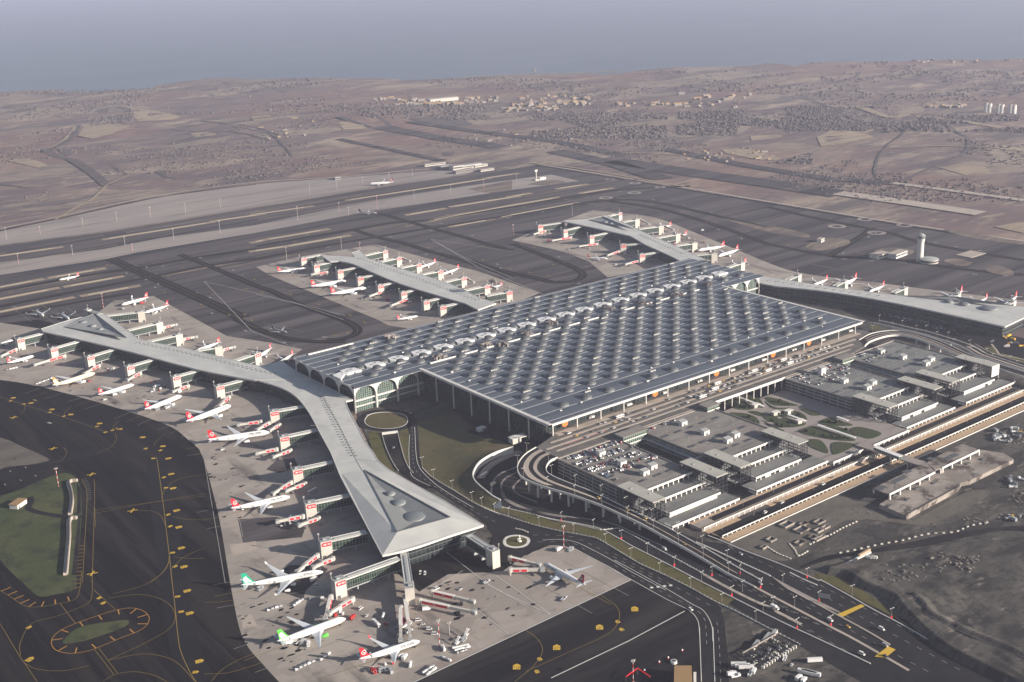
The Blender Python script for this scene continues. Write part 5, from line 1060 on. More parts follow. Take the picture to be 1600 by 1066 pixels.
for k, (q, l, z) in enumerate(((px('N3',1060,260)[0],'white stair house nearest the viaduct on the leftmost roof deck',20),(px('N3',1235,340)[0],'white stair house in the middle of the leftmost roof deck',20),(px('N3',1490,370)[0],'right one of a pair on the leftmost roof deck front',20),(px('N3',1425,420)[0],'left one of a pair on the leftmost roof deck front',20),
    (px('N4',755,85)[0],'white stair house in the middle of the second roof deck',20),(px('N4',1008,108)[0],'right one of a pair at the front of the second roof deck',20),(px('N4',945,152)[0],'left one of a pair at the front of the second roof deck',20),(px('N4',570,8)[0],'white stair house at the back of the second roof deck',20),
    (px('N5',555,120)[0],'tall white stair house at the back of the third roof deck',20),(px('N5',742,190)[0],'white stair house in the middle of the third roof deck',20),(px('N5',980,205)[0],'right one of a pair at the front of the third roof deck',20),(px('N5',935,245)[0],'left one of a pair at the front of the third roof deck',20),
    (px('N6',410,265)[0],'white stair house at the back of the rightmost roof deck',20),(px('N6',592,312)[0],'white stair house in the middle of the rightmost roof deck',20),(px('N6',825,330)[0],'right one of a pair at the front of the rightmost roof deck',20),(px('N6',785,365)[0],'left one of a pair at the front of the rightmost roof deck',20))):
    p = at(*q, 22); stair_house(p.x, p.y, l, 9 if 'tall' in l else 4.6)
for x0, x1, l in ((2,40,'left glazed pavilion at the head of the canyon beside the forecourt'), (136,158,'glazed pavilion at the forecourt edge left of the gardens'), (386,412,'right glazed pavilion at the head of the canyon beside the forecourt')):
    t = thing('glass_pavilion', l, 'pavilion', ((x0+x1)/2, -128, 0)); b = MB(); b.box(x0,-136,25.2,x1,-121,26); obj('roof', b, K['deck'], t); b = MB(); b.box(x0+1,-135,8,x1-1,-122,25.15); obj('glass_wall', b, K['green_glass'], t)
    b = MB(); b.box(x0+.5,-135.6,20,x1-.5,-134.9,21); b.box(x0+.5,-135.6,14.5,x1-.5,-134.9,15.5); obj('floor_band', b, K['white'], t)
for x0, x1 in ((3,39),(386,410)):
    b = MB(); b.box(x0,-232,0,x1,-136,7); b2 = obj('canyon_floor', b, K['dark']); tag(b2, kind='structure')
    for k, z in enumerate((11, 15)):
        b = MB(); b.box(x0+1.2,-232,z,x0+6,-137,z+.8); b.box(x1-6,-232,z,x1-1.2,-137,z+.8); solo('access_gallery', b, K['grey'], '%s grey gallery in the %s canyon between roof decks' % (('lower','upper')[k], 'left' if x0 == 3 else 'right'), 'gallery')
    b = MB(); b.box(x0,-222,18.5,x1,-219,19.6); solo('footbridge', b, K['pale'], 'narrow pale footbridge across the %s canyon' % ('left' if x0 == 3 else 'right'), 'footbridge')
# gardens

b = MB(); b.box(151,-306,0,289,-121.5,GZ); struct('garden_terrace', b, K['concp'])
gz = lambda k, *f: [at(x, y, GZ) for x, y in px(k, *f)]
gi = MB()
for k, f in (('V2',(250,590,330,550,420,590,510,640,480,670,350,665,265,630)),('V2',(380,550,480,530,580,560,620,620,600,650,500,610)),('V2',(650,540,780,560,900,600,980,625,860,630,730,620,660,580)),('V2',(635,580,690,620,760,650,900,650,800,665,700,650)),('V2',(260,705,430,710,540,750,580,810,530,830,420,780)),
    ('V2',(460,690,560,690,640,730,600,740)),('V2',(620,750,720,700,860,680,980,690,1060,740,1065,790,960,760,860,740,760,750,900,830,940,850,800,850,720,800)),('V2',(900,850,1030,835,1060,810,980,800,850,760,790,780)),('V2',(640,800,720,840,840,890,760,880,660,830)),('V2',(990,660,1100,670,1220,720,1130,730,1050,690)),('V2',(1200,800,1300,755,1400,780,1550,830,1400,840,1260,830)),
    ('V2',(1000,880,1150,845,1300,890,1580,985,1400,990,1150,950,1020,915)),('V2',(1250,850,1400,850,1520,900,1590,965)),('N5',(790,590,880,575,1050,625,960,670,870,650,810,620)),('N5',(440,680,530,680,580,720,610,790,530,770,450,730)),('N5',(640,710,720,700,830,725,680,800,640,780))):
    P0 = smooth(gz(k, *f), 4, True); gi.prism(P0, GZ, GZ+.4+.012*len(gi.f)/40)
b = gi; tag(obj('garden_lawn', b, K['green']), kind='structure')
rs = random.Random(5)
def shrub_mesh(s):
    b = MB(); r_ = random.Random(s)
    for i in range(70):
        a, e, d = r_.uniform(0,6.28), r_.uniform(.05,1.5), r_.uniform(.5,1.15); c = Vector((d*math.cos(a)*math.cos(e), d*math.sin(a)*math.cos(e), .15+d*math.sin(e)*1.2))
        u = Vector((r_.uniform(-1,1), r_.uniform(-1,1), r_.uniform(-1,1))).normalized(); v = u.orthogonal().normalized(); w_ = .32; b.add([c-u*w_-v*w_, c+u*w_-v*w_, c+u*w_+v*w_, c-u*w_+v*w_], [(0,1,2,3)])
    return b
SHR = [mesh_of('shrub', shrub_mesh(i), K['green']) for i in range(3)]
for i, (x, y) in enumerate(((700,790),(760,830),(820,845),(890,840),(320,620),(380,640),(440,650),(1060,900),(1150,920),(1250,940),(1330,960),(1430,970),(470,750),(520,790),(540,585),(790,590),(870,615),(980,730),(1030,750),(1300,800),(1380,810),(1480,880))):
    p = at(*px('V2', x, y)[0], GZ+.45); o = inst('shrub', SHR[i % 3], None); o.location = p; s_ = rs.uniform(1.2,2.6); o.scale = (s_,)*3; o.rotation_euler = (0,0,rs.uniform(0,6)); tag(o, 'low dark green shrub on the garden lawns between the car parks', 'shrub', 'shrubs on the garden lawns')
for k, f, l in (('V2',(1185,850,1580,985),'long white canopy strip crossing the front garden lawn'),('V2',(330,548,620,655),'white canopy strip across the rear left garden lawn'),('V2',(870,740,1060,810),'white canopy strip in the middle garden'),('V2',(1385,765,1500,805),'short white canopy strip in the right garden')):
    p = gz(k, *f); t = thing('walkway_canopy', l, 'canopy', (p[0]+p[1])/2); b = MB(); b.beam(p[0]+Vector((0,0,2.8)), p[1]+Vector((0,0,2.8)), 3.4, .4); obj('roof', b, K['wht'], t); b = MB()
    for q, d in along(p, 8, 1): b.cbox(q.x, q.y, GZ, .3, .3, 2.8)
    obj('post', b, K['grey'], t)
for x, y, l in ((745,720,'pale pavilion on the middle garden, left one'),(1000,805,'pale pavilion on the middle garden, right one'),(540,640,'pale pavilion at the rear left garden lawn'),(880,705,'pale pavilion at the back of the middle garden')):
    p = at(*px('V2', x, y)[0], GZ+.45); pavilion(p, rs.uniform(-.3,.3), 10, 7, 4, l)
for x0, x1 in ((152,205),(222,288)):
    b = MB(); b.box(x0,-307.2,5.2,x1,-306.2,7.4); x = x0
    while x < x1: b.box(x,-307.6,3.2,x+1,-306.2,5.2); x += 9
    solo('garden_wall', b, K['white'], '%s white colonnaded wall carrying the front edge of the gardens' % ('left' if x0 < 200 else 'right'), 'wall')
# promenade strips and balustrades in front of the terraces
b = MB(); b.box(-62,-319,0,505,-299,3.2); struct('promenade', b, K['concp'])
b = MB(); b.box(-40,-314,3.2,504,-305.5,3.26); struct('promenade_road', b, K['asphs'])
b = MB(); b.box(-62,-304.6,3.2,504,-301.5,3.28); b.box(-62,-318.4,3.2,504,-315,3.28); b.box(-60,-326,0,-14,-319.2,.5); b.box(30,-325,0,510,-319.2,.5); struct('sand_strip', b, K['sand'])
b = MB(); b.box(-58,-341,0,-57,-326,.9); b.box(-58,-352,0,480,-341,.45); struct('sand_strip', b, K['sand'])
def balustrade(name, label, x0, x1, y, z0, z1, st=8.2):
    b = MB(); b.box(x0, y-.35, z1-1.0, x1, y+.35, z1)
    x = x0
    while x < x1: b.box(x, y-.5, z0, x+.9, y+.5, z1-1.0); x += st
    solo(name, b, K['white'], label, 'wall')
balustrade('balustrade', 'long white balustrade wall at the outer edge of the promenade below the terraces', -60, 505, -319, 0, 4.4); balustrade('balustrade', 'outermost long white retaining wall beside the dark lower road', -57, 478, -340.5, 0, 3.0, 6.5)
b = MB(); b.box(-58,-352.6,0,478,-352,1.0); solo('kerb_wall', b, K['white'], 'low white kerb wall in front of the outermost retaining wall', 'wall')
ground('lower_road', 'track', 7, [Vector((-66,-339.5,0)), Vector((500,-339.5,0)), Vector((520,-326,0)), Vector((-66,-326,0))])
ground('construction_mud', 'mud', 4, smooth(gp('W7', 480,440, 900,230, 1300,80, 1500,120, 1560,260, 1400,270, 1180,420, 1000,560, 860,580, 640,500), 3, True), smooth(gp('W6', 0,590, 240,540, 440,600, 700,710, 880,760, 640,740, 300,700, 0,690), 3, True), smooth(gp('W6', 880,640, 1000,570, 1200,480, 1340,500, 1200,600, 900,740, 720,740), 3, True))
ground('haul_road', 'asphs', 5, smooth(gp('W5', -40,400, 120,330, 300,300, 500,270, 800,215, 1000,170, 1200,140, 1450,110, 1700,100), 3)+smooth(gp('W5', 1700,150, 1450,140, 1250,170, 1000,230, 800,265, 500,300, 300,330, 100,370, -40,420), 3))
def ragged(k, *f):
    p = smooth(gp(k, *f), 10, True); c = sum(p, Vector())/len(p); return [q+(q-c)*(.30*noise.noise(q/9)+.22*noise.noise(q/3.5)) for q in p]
ground('hollow_shade', 'shade_soil', 6, ragged('W5', 370,140, 430,108, 540,98, 620,120, 660,180, 560,200, 440,175), ragged('W5', 920,125, 1060,85, 1230,25, 1310,5, 1110,115, 1030,140), ragged('W6', 1120,430, 1300,330, 1500,265, 1600,270, 1380,420, 1250,480))  # flat dark sheets: shade of the hollows painted on level ground
# raised spoil plateau at the right: its left scarp stands in its own shade
top = smooth([at(x, y, 5.5) for x, y in px('W5', 180,395, 300,420, 430,500, 560,550, 650,590, 720,680, 800,760, 880,840, 980,920, 1100,1000, 1300,1100, 1700,1300)], 4)
bot = [p+side(((top[min(i+1,len(top)-1)]-top[max(i-1,0)])))*-12*0+Vector((-9,-3,-5.5)) for i, p in enumerate(top)]
rgt = [at(x, y, 3.5) for x, y in px('W5', 480,330, 700,300, 900,260, 1100,220, 1400,170, 1700,200, 2000,500, 2300,800, 2400,1100, 2300,1300)]
pl = MB(); pl.sm = True; loft(pl, [Vector((p.x, p.y, 0)) for p in bot], top, 60, 6); A_, B_ = resample(top, 60), resample(rgt, 60)
rows = []
for k in range(25):
    t_ = k/24; rows.append([Vector((a.x+(c.x-a.x)*t_, a.y+(c.y-a.y)*t_, a.z+(c.z-a.z)*t_+(0.9*noise.noise(Vector((a.x+(c.x-a.x)*t_, a.y+(c.y-a.y)*t_, 0))/16)+0.9*noise.noise(Vector((a.x+(c.x-a.x)*t_, a.y+(c.y-a.y)*t_, 9))/6) if 0 < k else 0))) for a, c in zip(A_, B_)])
for r0, r1 in zip(rows, rows[1:]): pl.strip(r1, r0)
struct('spoil_ground', pl, K['dirt'])
b = MB(); b.sm = True
dl = smooth([at(x, y, 5.5) for x, y in px('W5', 780,600, 860,660, 920,740, 1050,810, 1200,880, 1400,960, 1700,1090)], 5)
for sg in (-1, 1): loft(b, [p+Vector((0,0,1.8)) for p in dl] if sg < 0 else offset(dl, 7), offset(dl, -6) if sg < 0 else [p+Vector((0,0,1.8)) for p in dl], 50, 3)
struct('spoil_bank', b, K['dirt'])

# ================================================================== painted markings (flat paint on the pavement)
ML = {k: MB() for k in ('yline','oline','wline','wdim','yellow','black')}
PN = [0]
def paint(k, pts, wd, z=9): PN[0] += 1; ML[k].ribbon(pts, wd, Z(z)+.0025*(PN[0] % 20))
spm = lambda k, *f: smooth(gp(k, *f), 5)
for f in (('L1',1225,80,1250,250,1280,480,1300,650,1330,900,1345,1065),('L2',1335,200,1370,500,1390,700,1420,850,1530,1065,1700,1250)): paint('yline', spm(*f), .65)
for f in (('L1',640,250,672,320,680,420,665,700,645,1060),('L2',640,200,620,360,580,425,460,455,330,478,200,475,80,400,0,350),('L1',735,250,740,330,735,560,725,900,720,1060),('L2',720,180,720,380,690,450,600,495,440,555,250,610,160,760,160,860),
    ('L1',1060,490,1200,500,1260,540,1290,600),('L2',850,412,1050,385,1200,400,1300,445,1360,510,1365,590,1300,670,1100,780,850,895),('L2',880,380,1100,320,1240,240,1310,150,1325,60),('L2',840,900,1100,850,1280,870,1400,930,1520,1060),('L2',0,610,150,860,195,925,290,1065),('L2',470,455,590,610),('L2',735,350,900,500),('L2',740,815,890,1010),('L2',770,800,920,1000),('L2',190,920,300,970,500,980,700,940),
    ('L2',805,1063,900,1010,1050,988,1200,1015,1310,1070),('L1',745,515,1000,465,1300,410,1600,362),('L1',745,490,1100,440,1600,380),('L1',740,470,745,620),('L1',1345,540,1480,565,1600,560),('L1',1260,400,1290,330,1390,250,1600,210),('L1',1360,855,1480,868,1600,865),('L1',1330,960,1420,870,1520,815,1600,790),('L1',1170,1060,1280,970,1330,880),
    ('L4',60,1060,150,960,300,870,500,790),('L4',0,995,200,985,400,930,520,890),('L4',0,355,150,350,280,330),('L6',160,440,195,400,190,360),('L6',500,455,510,420,560,380),('L6',880,560,890,530,930,490),('L6',500,700,520,740,480,800,380,820),('L6',900,590,910,640,860,700,760,740),('L6',1200,690,1230,640,1290,600),
    ('B2',1190,672,1260,722,1275,775,1230,845,1050,930,850,1020),('B2',850,832,905,875,925,930,880,1000,800,1066)): paint('yline', spm(*f), .42)
ov = smooth(gp('L2', 402,760, 430,700, 520,640, 700,572, 900,508, 1030,490, 1120,513, 1165,560, 1150,620, 1080,672, 950,722, 800,785, 700,822, 560,845, 440,820), 5, True); paint('oline', ov+ov[:1], .55)
oc = sum(ov, Vector())/len(ov)
for p, d in along(ov, 17, 4):
    q = p+(side(d) if side(d).dot(oc-p) > 0 else -side(d))*9; paint('oline', [p, q], 1.0)
for p, d in along(spm('L2',0,350,80,400,200,475,330,478,460,455,580,425), 12, 3):
    q = p+side(d)*(9 if side(d).y > 0 else -9); paint('oline', [p, q], 1.0)
for p, d in along(spm('L1',640,250,672,320,680,420), 6): paint('wdim', [p, p+side(d)*5], .5)
for p, d in along(spm('L2',660,0,640,200,625,340), 8): paint('oline', [p, p+side(d)*(5 if side(d).x < 0 else -5)], .5)
for p, d in along(spm('L6',40,990,150,960,250,930,360,895), 17): paint('wdim', [p-side(d)*2.5, p+side(d)*2.5], 1.0)
for p, d in along(spm('L6',80,885,185,860,290,832), 17): paint('wdim', [p-side(d)*2.5, p+side(d)*2.5], 1.0)
def xmark(p, s=5):
    for a in (.6, -.6): v = Vector((math.cos(a+.3), math.sin(a+.3), 0))*s; paint('yellow', [p-v, p+v], 1.5)
for k, x, y in (('L1',715,210),('L1',1035,493),('L1',722,985),('L6',415,708),('L6',108,465)): xmark(gp(k, x, y)[0])
r3 = random.Random(11)
def stand_mark(c, a, s=1.0):                 # yellow arrow-ended panel carrying black figures
    M = Matrix.Translation((c.x, c.y, 0)) @ Matrix.Rotation(a, 4, 'Z') @ Matrix.Scale(s, 4)
    T = lambda q: M @ Vector((*q, 0))
    ML['yellow'].sheet([T(q) for q in ((-4,-3),(2,-3),(4.4,0),(2,3),(-4,3))], Z(9))
    for i in range(2):
        for j in range(3):
            if r3.random() < .8:
                x, y = -2.8+i*2.3, -2.3+j*1.7; ML['black'].sheet([T(q) for q in ((x,y),(x+r3.uniform(.7,1.6),y),(x+r3.uniform(.7,1.6),y+.9),(x,y+.9))], Z(10))
for k, l in (('L1', (1318,85,1340,207,1355,318,1382,492,1400,622,1420,785,1440,932)),('L2',(1465,355,1485,530,1560,905)),('L6',(105,312,245,352,408,402,555,442,780,512,937,556,1117,620,1275,690))):
    for c in gp(k, *l): stand_mark(c, R(-12) if k != 'L6' else R(-45), .86)
for k, l in (('L1',(1282,233,1298,315,1316,524,1332,615,1350,822,1370,928)),('L2',(1390,400,1418,518,1530,990)),('L6',(85,335,188,360,390,425,500,455,760,535,880,565,825,580,1140,708,1200,785,1255,722)),('L2',(228,640,778,410,808,450))):
    for c in gp(k, *l): stand_mark(c, R(r3.choice((-30,20))), .62)
c = gp('L2', 235,890)[0]; stand_mark(c, R(30), .9)
for c in gp('B2', 1345,735, 1185,818, 990,910, 808,998): stand_mark(c, R(50), 1.0)
for c in gp('B2', 912,963, 1267,793, 900,1020, 1285,828): stand_mark(c, R(75), .6)
for f in (('B2',965,1050,1320,880,1573,745),('B2',335,1072,700,900,1330,602),('A1',945,268,1165,498),('A1',945,268,1200,325,1599,425),('B1',430,75,650,205,940,325),('T1',1080,570,1579,645),('T1',1080,570,1300,690,1579,808),('T1',0,910,260,970,540,1066),('A1',1165,498,1330,560)): paint('wdim' if f[0] != 'B2' else 'wline', gp(*f), 1.3 if f[0] != 'B2' else .9)
for f in (('W3',0,430,150,510,400,650,600,770,700,830,760,940,770,1065),('W3',0,512,130,582,400,732,580,822,650,900,665,1000,668,1066),('W2',640,425,700,420,800,420,900,440,1010,490,1180,580,1330,670,1600,815),('W2',850,470,880,485,1010,555,1180,645,1330,735),('W1',400,300,395,440,405,580,440,640,560,700),('W1',440,240,450,440,470,540,520,610,620,700,760,790,900,870),('W4',665,640,680,1066),('W4',770,640,785,1066)): paint('wline', spm(*f), .55)
def dashes(pts, st, ln, wd=.45, k='wdim'):
    for p, d in along(pts, st): paint(k, [p, p+d*ln], wd)
for f in (('W3',0,380,150,460,400,600,600,705,740,780),('W3',0,470,130,545,400,695,600,795,690,870,715,960,720,1065),('W4',800,600,815,720,825,900,830,1066),('W2',560,385,700,385,850,395,980,440,1150,530,1400,665,1600,770),('W2',600,440,700,436,850,440,1000,515),('W1',420,240,425,440,440,560,520,650,700,770,900,895,1050,970),
    ('W3',500,440,700,540,880,640,1300,860,1600,1015),('W3',740,505,1000,640,1300,790,1600,940),('W3',850,540,1100,670,1400,830,1700,985),('W3',560,270,800,400,1000,500,1300,655,1600,810),('W5',0,560,200,660,500,830,800,990,1100,1150),('W5',0,700,300,860,600,1020,900,1180),('W5',0,870,250,1000,500,1130),('W5',100,540,400,700,700,850,1000,1010),('W3',900,330,1200,470,1400,560,1600,660)): dashes(smooth(gp(*f), 5), 12, 5)
b_ = ML['yellow']
for f in (('W5',215,760,265,775,430,695,400,682),('W5',500,1066,580,1075,655,1015,600,990)): b_.sheet(gp(*f), Z(10))
for c in gp('W3', 292,646, 342,640, 392,634, 440,628):
    ML['wline'].sheet([c+Vector((1.7*math.cos(i*.785), 1.7*math.sin(i*.785), 0)) for i in range(8)], Z(10))
# small stop-bar and stand marks along the taxiway tracks, stand lead-in lines on the aprons
for (p, wd) in tr:
    for q, d in along(p, 46, r3.uniform(0,30)):
        if r3.random() < .6:
            q = q+side(d)*r3.choice((-1,1))*r3.uniform(14,24); ML['yline' if r3.random() < .6 else 'wdim'].sheet([q+Vector((x*d.x-y*d.y, x*d.y+y*d.x, 0)) for x, y in ((-4,-1.6),(4,-1.6),(4,1.6),(-4,1.6))], Z(9))
for (p, wd) in tr[:20]: paint('yline', p, .5)
for ob in [o for o in COL.objects if o.name.startswith('aircraft') and o.parent is None]:
    d = Vector((math.cos(ob.rotation_euler.z), math.sin(ob.rotation_euler.z), 0)); p = Vector((ob.location.x, ob.location.y, 0))
    for off in (-11, 0, 11): paint('yline' if off == 0 else 'wdim', [p-d*62+side(d)*off*2, p+d*30+side(d)*off*2], .45)
for (a, c) in ((gp('L3', 590,60)[0], gp('L3', 760,1060)[0]), (gp('L3', 900,700)[0], gp('L3', 870,560)[0])): paint('wdim', [a, c], .6)
for f in (('B2',480,470,700,640,960,760),('B2',640,600,850,720),('L5',1120,120,1600,460),('L5',920,400,1230,640),('L5',400,420,560,230,820,70)): paint('wline', gp(*f), .45)
for k, mb_ in ML.items():
    nm = {'yline':'taxi_line','oline':'edge_line','wline':'white_line','wdim':'lane_dash','yellow':'stand_marking','black':'stand_number'}[k]; struct(nm, mb_, K[k])
# rubber and oil stains, slab patches on the concrete
b = MB(); r4 = random.Random(21)
for k, poly in (('L3',(620,30,980,620)),('L4',(300,300,900,900)),('L5',(560,150,1500,560)),('L6',(300,160,1300,420)),('T1',(120,620,900,1000)),('T2',(60,560,700,760))):
    for i in range(34):
        c = gp(k, r4.uniform(poly[0], poly[2]), r4.uniform(poly[1], poly[3]))[0]; a, s_ = r4.uniform(0,6.3), r4.uniform(.6,2.4)
        b.sheet([c+Vector((s_*q*math.cos(a+j*.9), s_*r4.uniform(.5,1.2)*math.sin(a+j*.9), 0)) for j, q in enumerate([r4.uniform(.6,2.2) for _ in range(7)])], Z(7)+.01*(i % 5))
struct('oil_stain', b, K['track'])
ground('repair_patch', 'asph', 6, gp('L3', 860,560, 1160,540, 1380,640, 1360,700, 900,745), gp('L3', 1080,170, 1160,100, 1300,80, 1330,150, 1180,200), gp('L4', 700,60, 760,20, 1050,30, 1100,60, 900,250, 880,330, 690,260))
ground('slab_patch', 'pale', 6, gp('L5', 620,170, 760,110, 900,90, 760,190), gp('L4', 320,480, 420,460, 470,570, 340,590), gp('L3', 790,760, 1000,730, 1010,790, 820,850))

# ================================================================== left island: hut, screens, mast
t = thing('utility_hut', 'cream hut with a brown flat roof on the grass island at lower left', 'hut', gp('L1', 145,455)[0], R(-52)+math.pi/2)
b = MB(); b.box(-8,-5,0,8,5,5); obj('wall', b, K['white'], t, False); b = MB(); b.prism([Vector((-8.6,-5.6,0)),Vector((8.6,-5.6,0)),Vector((8.6,5.6,0)),Vector((-8.6,5.6,0))], 5, 5.5); obj('roof', b, K['brown'], t, False)
b = MB(); b.box(-6,-5.15,0,-4,-4.95,2.6); obj('door', b, K['dgrey'], t, False)
for f, l in ((('L1',600,268,560,270,548,290,565,340,575,420,562,525),'upper curved pale blast screen on the grass island'),(('L1',600,560,555,572,552,700,540,850,528,995),'lower long pale blast screen on the grass island')):
    p = spm(*f); b = MB(); b.wall(p, 0, 4.2, 1.0); b.wall(p, 0, 2.6, 4.0, -1.8); solo('blast_screen', b, K['pale'], l, 'wall')
ground('screen_base', 'asphs', 6, gp('L1', 600,270, 632,330, 632,500, 600,525, 606,400), gp('L1', 610,560, 632,560, 600,995, 560,995))
def mast(base, top, label, rw=False, group=None, r=.3, head=True):
    p = at(*base); q = (p-CAM).dot(FW); h = max(5, abs(base[1]-top[1])*q/FPX/math.cos(PIT))
    t = thing('light_mast', label, 'mast', p, 0, group)
    if rw:
        n = max(4, int(h/3))
        for k in range(n):
            b = MB(); b.tube([(0,0,h*k/n),(0,0,h*(k+1)/n)], .24, 6); obj('band', b, K['red' if k % 2 == 0 else 'wht'], t, False)
    else:
        b = MB(); b.tube([(0,0,0),(0,0,h)], [r*1.3, r*.8], 6); obj('pole', b, K['mast'], t, False)
    if head: b = MB(); b.box(-2,-.5,h-.5,2,.5,h+.3); b.box(-.5,-1.6,h-.5,.5,1.6,h+.2); obj('floodlights', b, K['mast'], t, False)
    b = MB(); b.cbox(0,0,0,1.6,1.6,.7); obj('footing', b, K['concp'], t, False); return t
mast(px('L1',458,300)[0], px('L1',435,155)[0], 'red and white banded mast on the grass island at lower left', True); mast(px('L5',612,745)[0], px('L5',600,490)[0], 'red and white banded mast among service vehicles below the pier tip', True)
mast(px('W2',806,490)[0], px('W2',799,300)[0], 'red and white banded mast beside the jet right of the pier tip', True); mast(px('W4',147,1066)[0], px('W4',143,880)[0], 'red and white banded mast at the bottom edge of the dark apron', True)
mast(px('L5',700,640)[0], px('L5',696,520)[0], 'thin pale mast below the pier tip next to a banded one')
g1 = 'floodlight masts on the far concrete strips'
for i, (k, x, y0, y1) in enumerate((('T0',42,570,500),('T0',250,540,490),('T0',512,485,440),('T0',722,460,402),('T0',930,438,372),('T0',1145,410,350),('T0',1360,372,322),('T0',117,725,660),('T0',450,668,608),('T0',772,608,555),('T0',820,650,598),('T0',1073,575,507),('T0',1358,530,460),('T0',640,1000,905),
    ('T1',333,290,230),('T1',500,260,215),('T1',660,232,190),('T1',822,200,160),('T1',966,180,140),('T1',514,400,345),('T1',259,455,370),('T1',571,420,372),('T1',750,390,300),('T1',976,325,270),('T1',1202,290,235),('T1',1406,260,200),('T1',190,695,620),('T1',528,630,555),('T1',642,636,590),('T2',30,225,170),('T2',372,420,352),('T2',8,540,480))):
    mast(px(k, x, y0)[0], px(k, x, y1)[0], 'slender pale floodlight mast on the far concrete strips', i % 3 == 1, g1, .35)
# lamp posts: along the roads and on the viaducts
def lamp_mesh(h):
    b = MB(); b.tube([(0,0,0),(0,0,h)], [.17,.11], 5); b.box(-1.9,-.12,h-.15,1.9,.12,h+.1); return mesh_of('pole', b, K['mast'])
LM = lamp_mesh(11); hb = MB(); hb.box(-2.3,-.3,10.9,-1.2,.3,11.2); hb.box(1.2,-.3,10.9,2.3,.3,11.2); LH = mesh_of('lamp_head', hb, K['wht'])
fb = MB(); fb.box(-.9,-.14,1.6,.9,.14,3.6); LF = mesh_of('warning_flag', fb, K['red'])
def lamps(pts, step, lab, grp, start=5, z=None, flag=False, s=1.0):
    for i, (p, d) in enumerate(along(pts, step, start)):
        t = thing('street_lamp', '%s lamp post %s' % (ordn(i), lab), 'street lamp', (p.x, p.y, p.z if z is None else z), math.atan2(d.y, d.x)+math.pi/2, grp); t.scale = (s,)*3
        inst('pole', LM, t); inst('lamp_head', LH, t)
        if flag and i % 2 == 0: inst('warning_flag', LF, t)
lamps(sp('W1', 490,530, 560,620, 760,745, 1000,883, 1100,923)+sp('W2', 150,158, 300,218, 600,313, 950,385, 1150,460, 1400,610)+sp('W3', 400,550, 600,650, 780,750, 950,830, 1200,960), 38, 'along the boulevard fence, counted from the terminal', 'lamps along the boulevard fence')
lamps(sp('W2', 750,275, 960,318, 1170,380, 1330,470)+sp('W3', 320,402, 490,495, 680,600, 880,700, 1300,915, 1600,1050), 36, 'along the lowest highway lane, from the viaduct end', 'lamps along the lowest highway lane', flag=True)
lamps(sp('W3', 730,545, 1120,735, 1240,805), 36, 'on the first pale highway median', 'lamps on the first median', flag=True); lamps(sp('W3', 1110,640, 1500,850, 1700,955, 1900,1060), 40, 'on the second pale highway median', 'lamps on the second median', flag=True)
lamps(sp('W7', 540,690, 900,770, 1130,880, 1410,1000), 40, 'on the tan wedge between the highway lanes', 'lamps on the tan wedge', flag=True); lamps(sp('W3', 1470,560, 1600,620)+sp('W5', 300,600, 600,780, 900,940), 46, 'along the upper edge of the highway', 'lamps along the upper highway edge', flag=True)
lamps([p+Vector((0,0,1)) for p in vo[4:112]], 33, 'along the outer parapet of the curving viaduct', 'lamps along the viaduct'); lamps([p+Vector((0,0,1)) for p in vi[4:112]], 33, 'along the inner parapet of the curving viaduct', 'lamps along the viaduct')
lamps([p+Vector((0,0,1)) for p in ro], 33, 'along the outer parapet of the far ring road', 'lamps along the far ring road'); lamps([p for p in rm], 36, 'along the outermost pale ramp', 'lamps along the outer ramp')
lamps([Vector((-50,-329,0)), Vector((480,-329,0))], 46, 'beside the dark lower road, from the viaduct', 'lamps beside the lower road'); lamps([Vector((-45,-310,3.2)), Vector((500,-310,3.2))], 46, 'on the promenade, from the viaduct', 'lamps on the promenade', s=.6)
for k, (x0, x1, nm) in enumerate(((-70,0,'leftmost'),(50,145,'second'),(300,380,'third'),(420,505,'rightmost'))):
    for j, y in enumerate((-150,-185,-220)): lamps([Vector((x0,y,20)), Vector((x1,y,20))], 24, 'in row %s on the %s roof deck' % (('one','two','three')[j], nm), 'lamps on the car park roofs', s=.65)
# overhead sign beside the tan wedge
p = gp('W7', 1236,918)[0]; t = thing('road_sign', 'dark overhead road sign board on one post beside the tan wedge', 'road sign', p, R(-60)); b = MB(); b.tube([(0,0,0),(0,0,9)], .4, 6); obj('post', b, K['steel'], t, False); b = MB(); b.box(-5.5,-.3,5.5,5.5,.3,10.5); obj('board', b, K['steel'], t, False); b = MB(); b.box(-5.2,-.36,5.8,5.2,-.3,10.2); obj('sign_face', b, K['grey'], t, False)

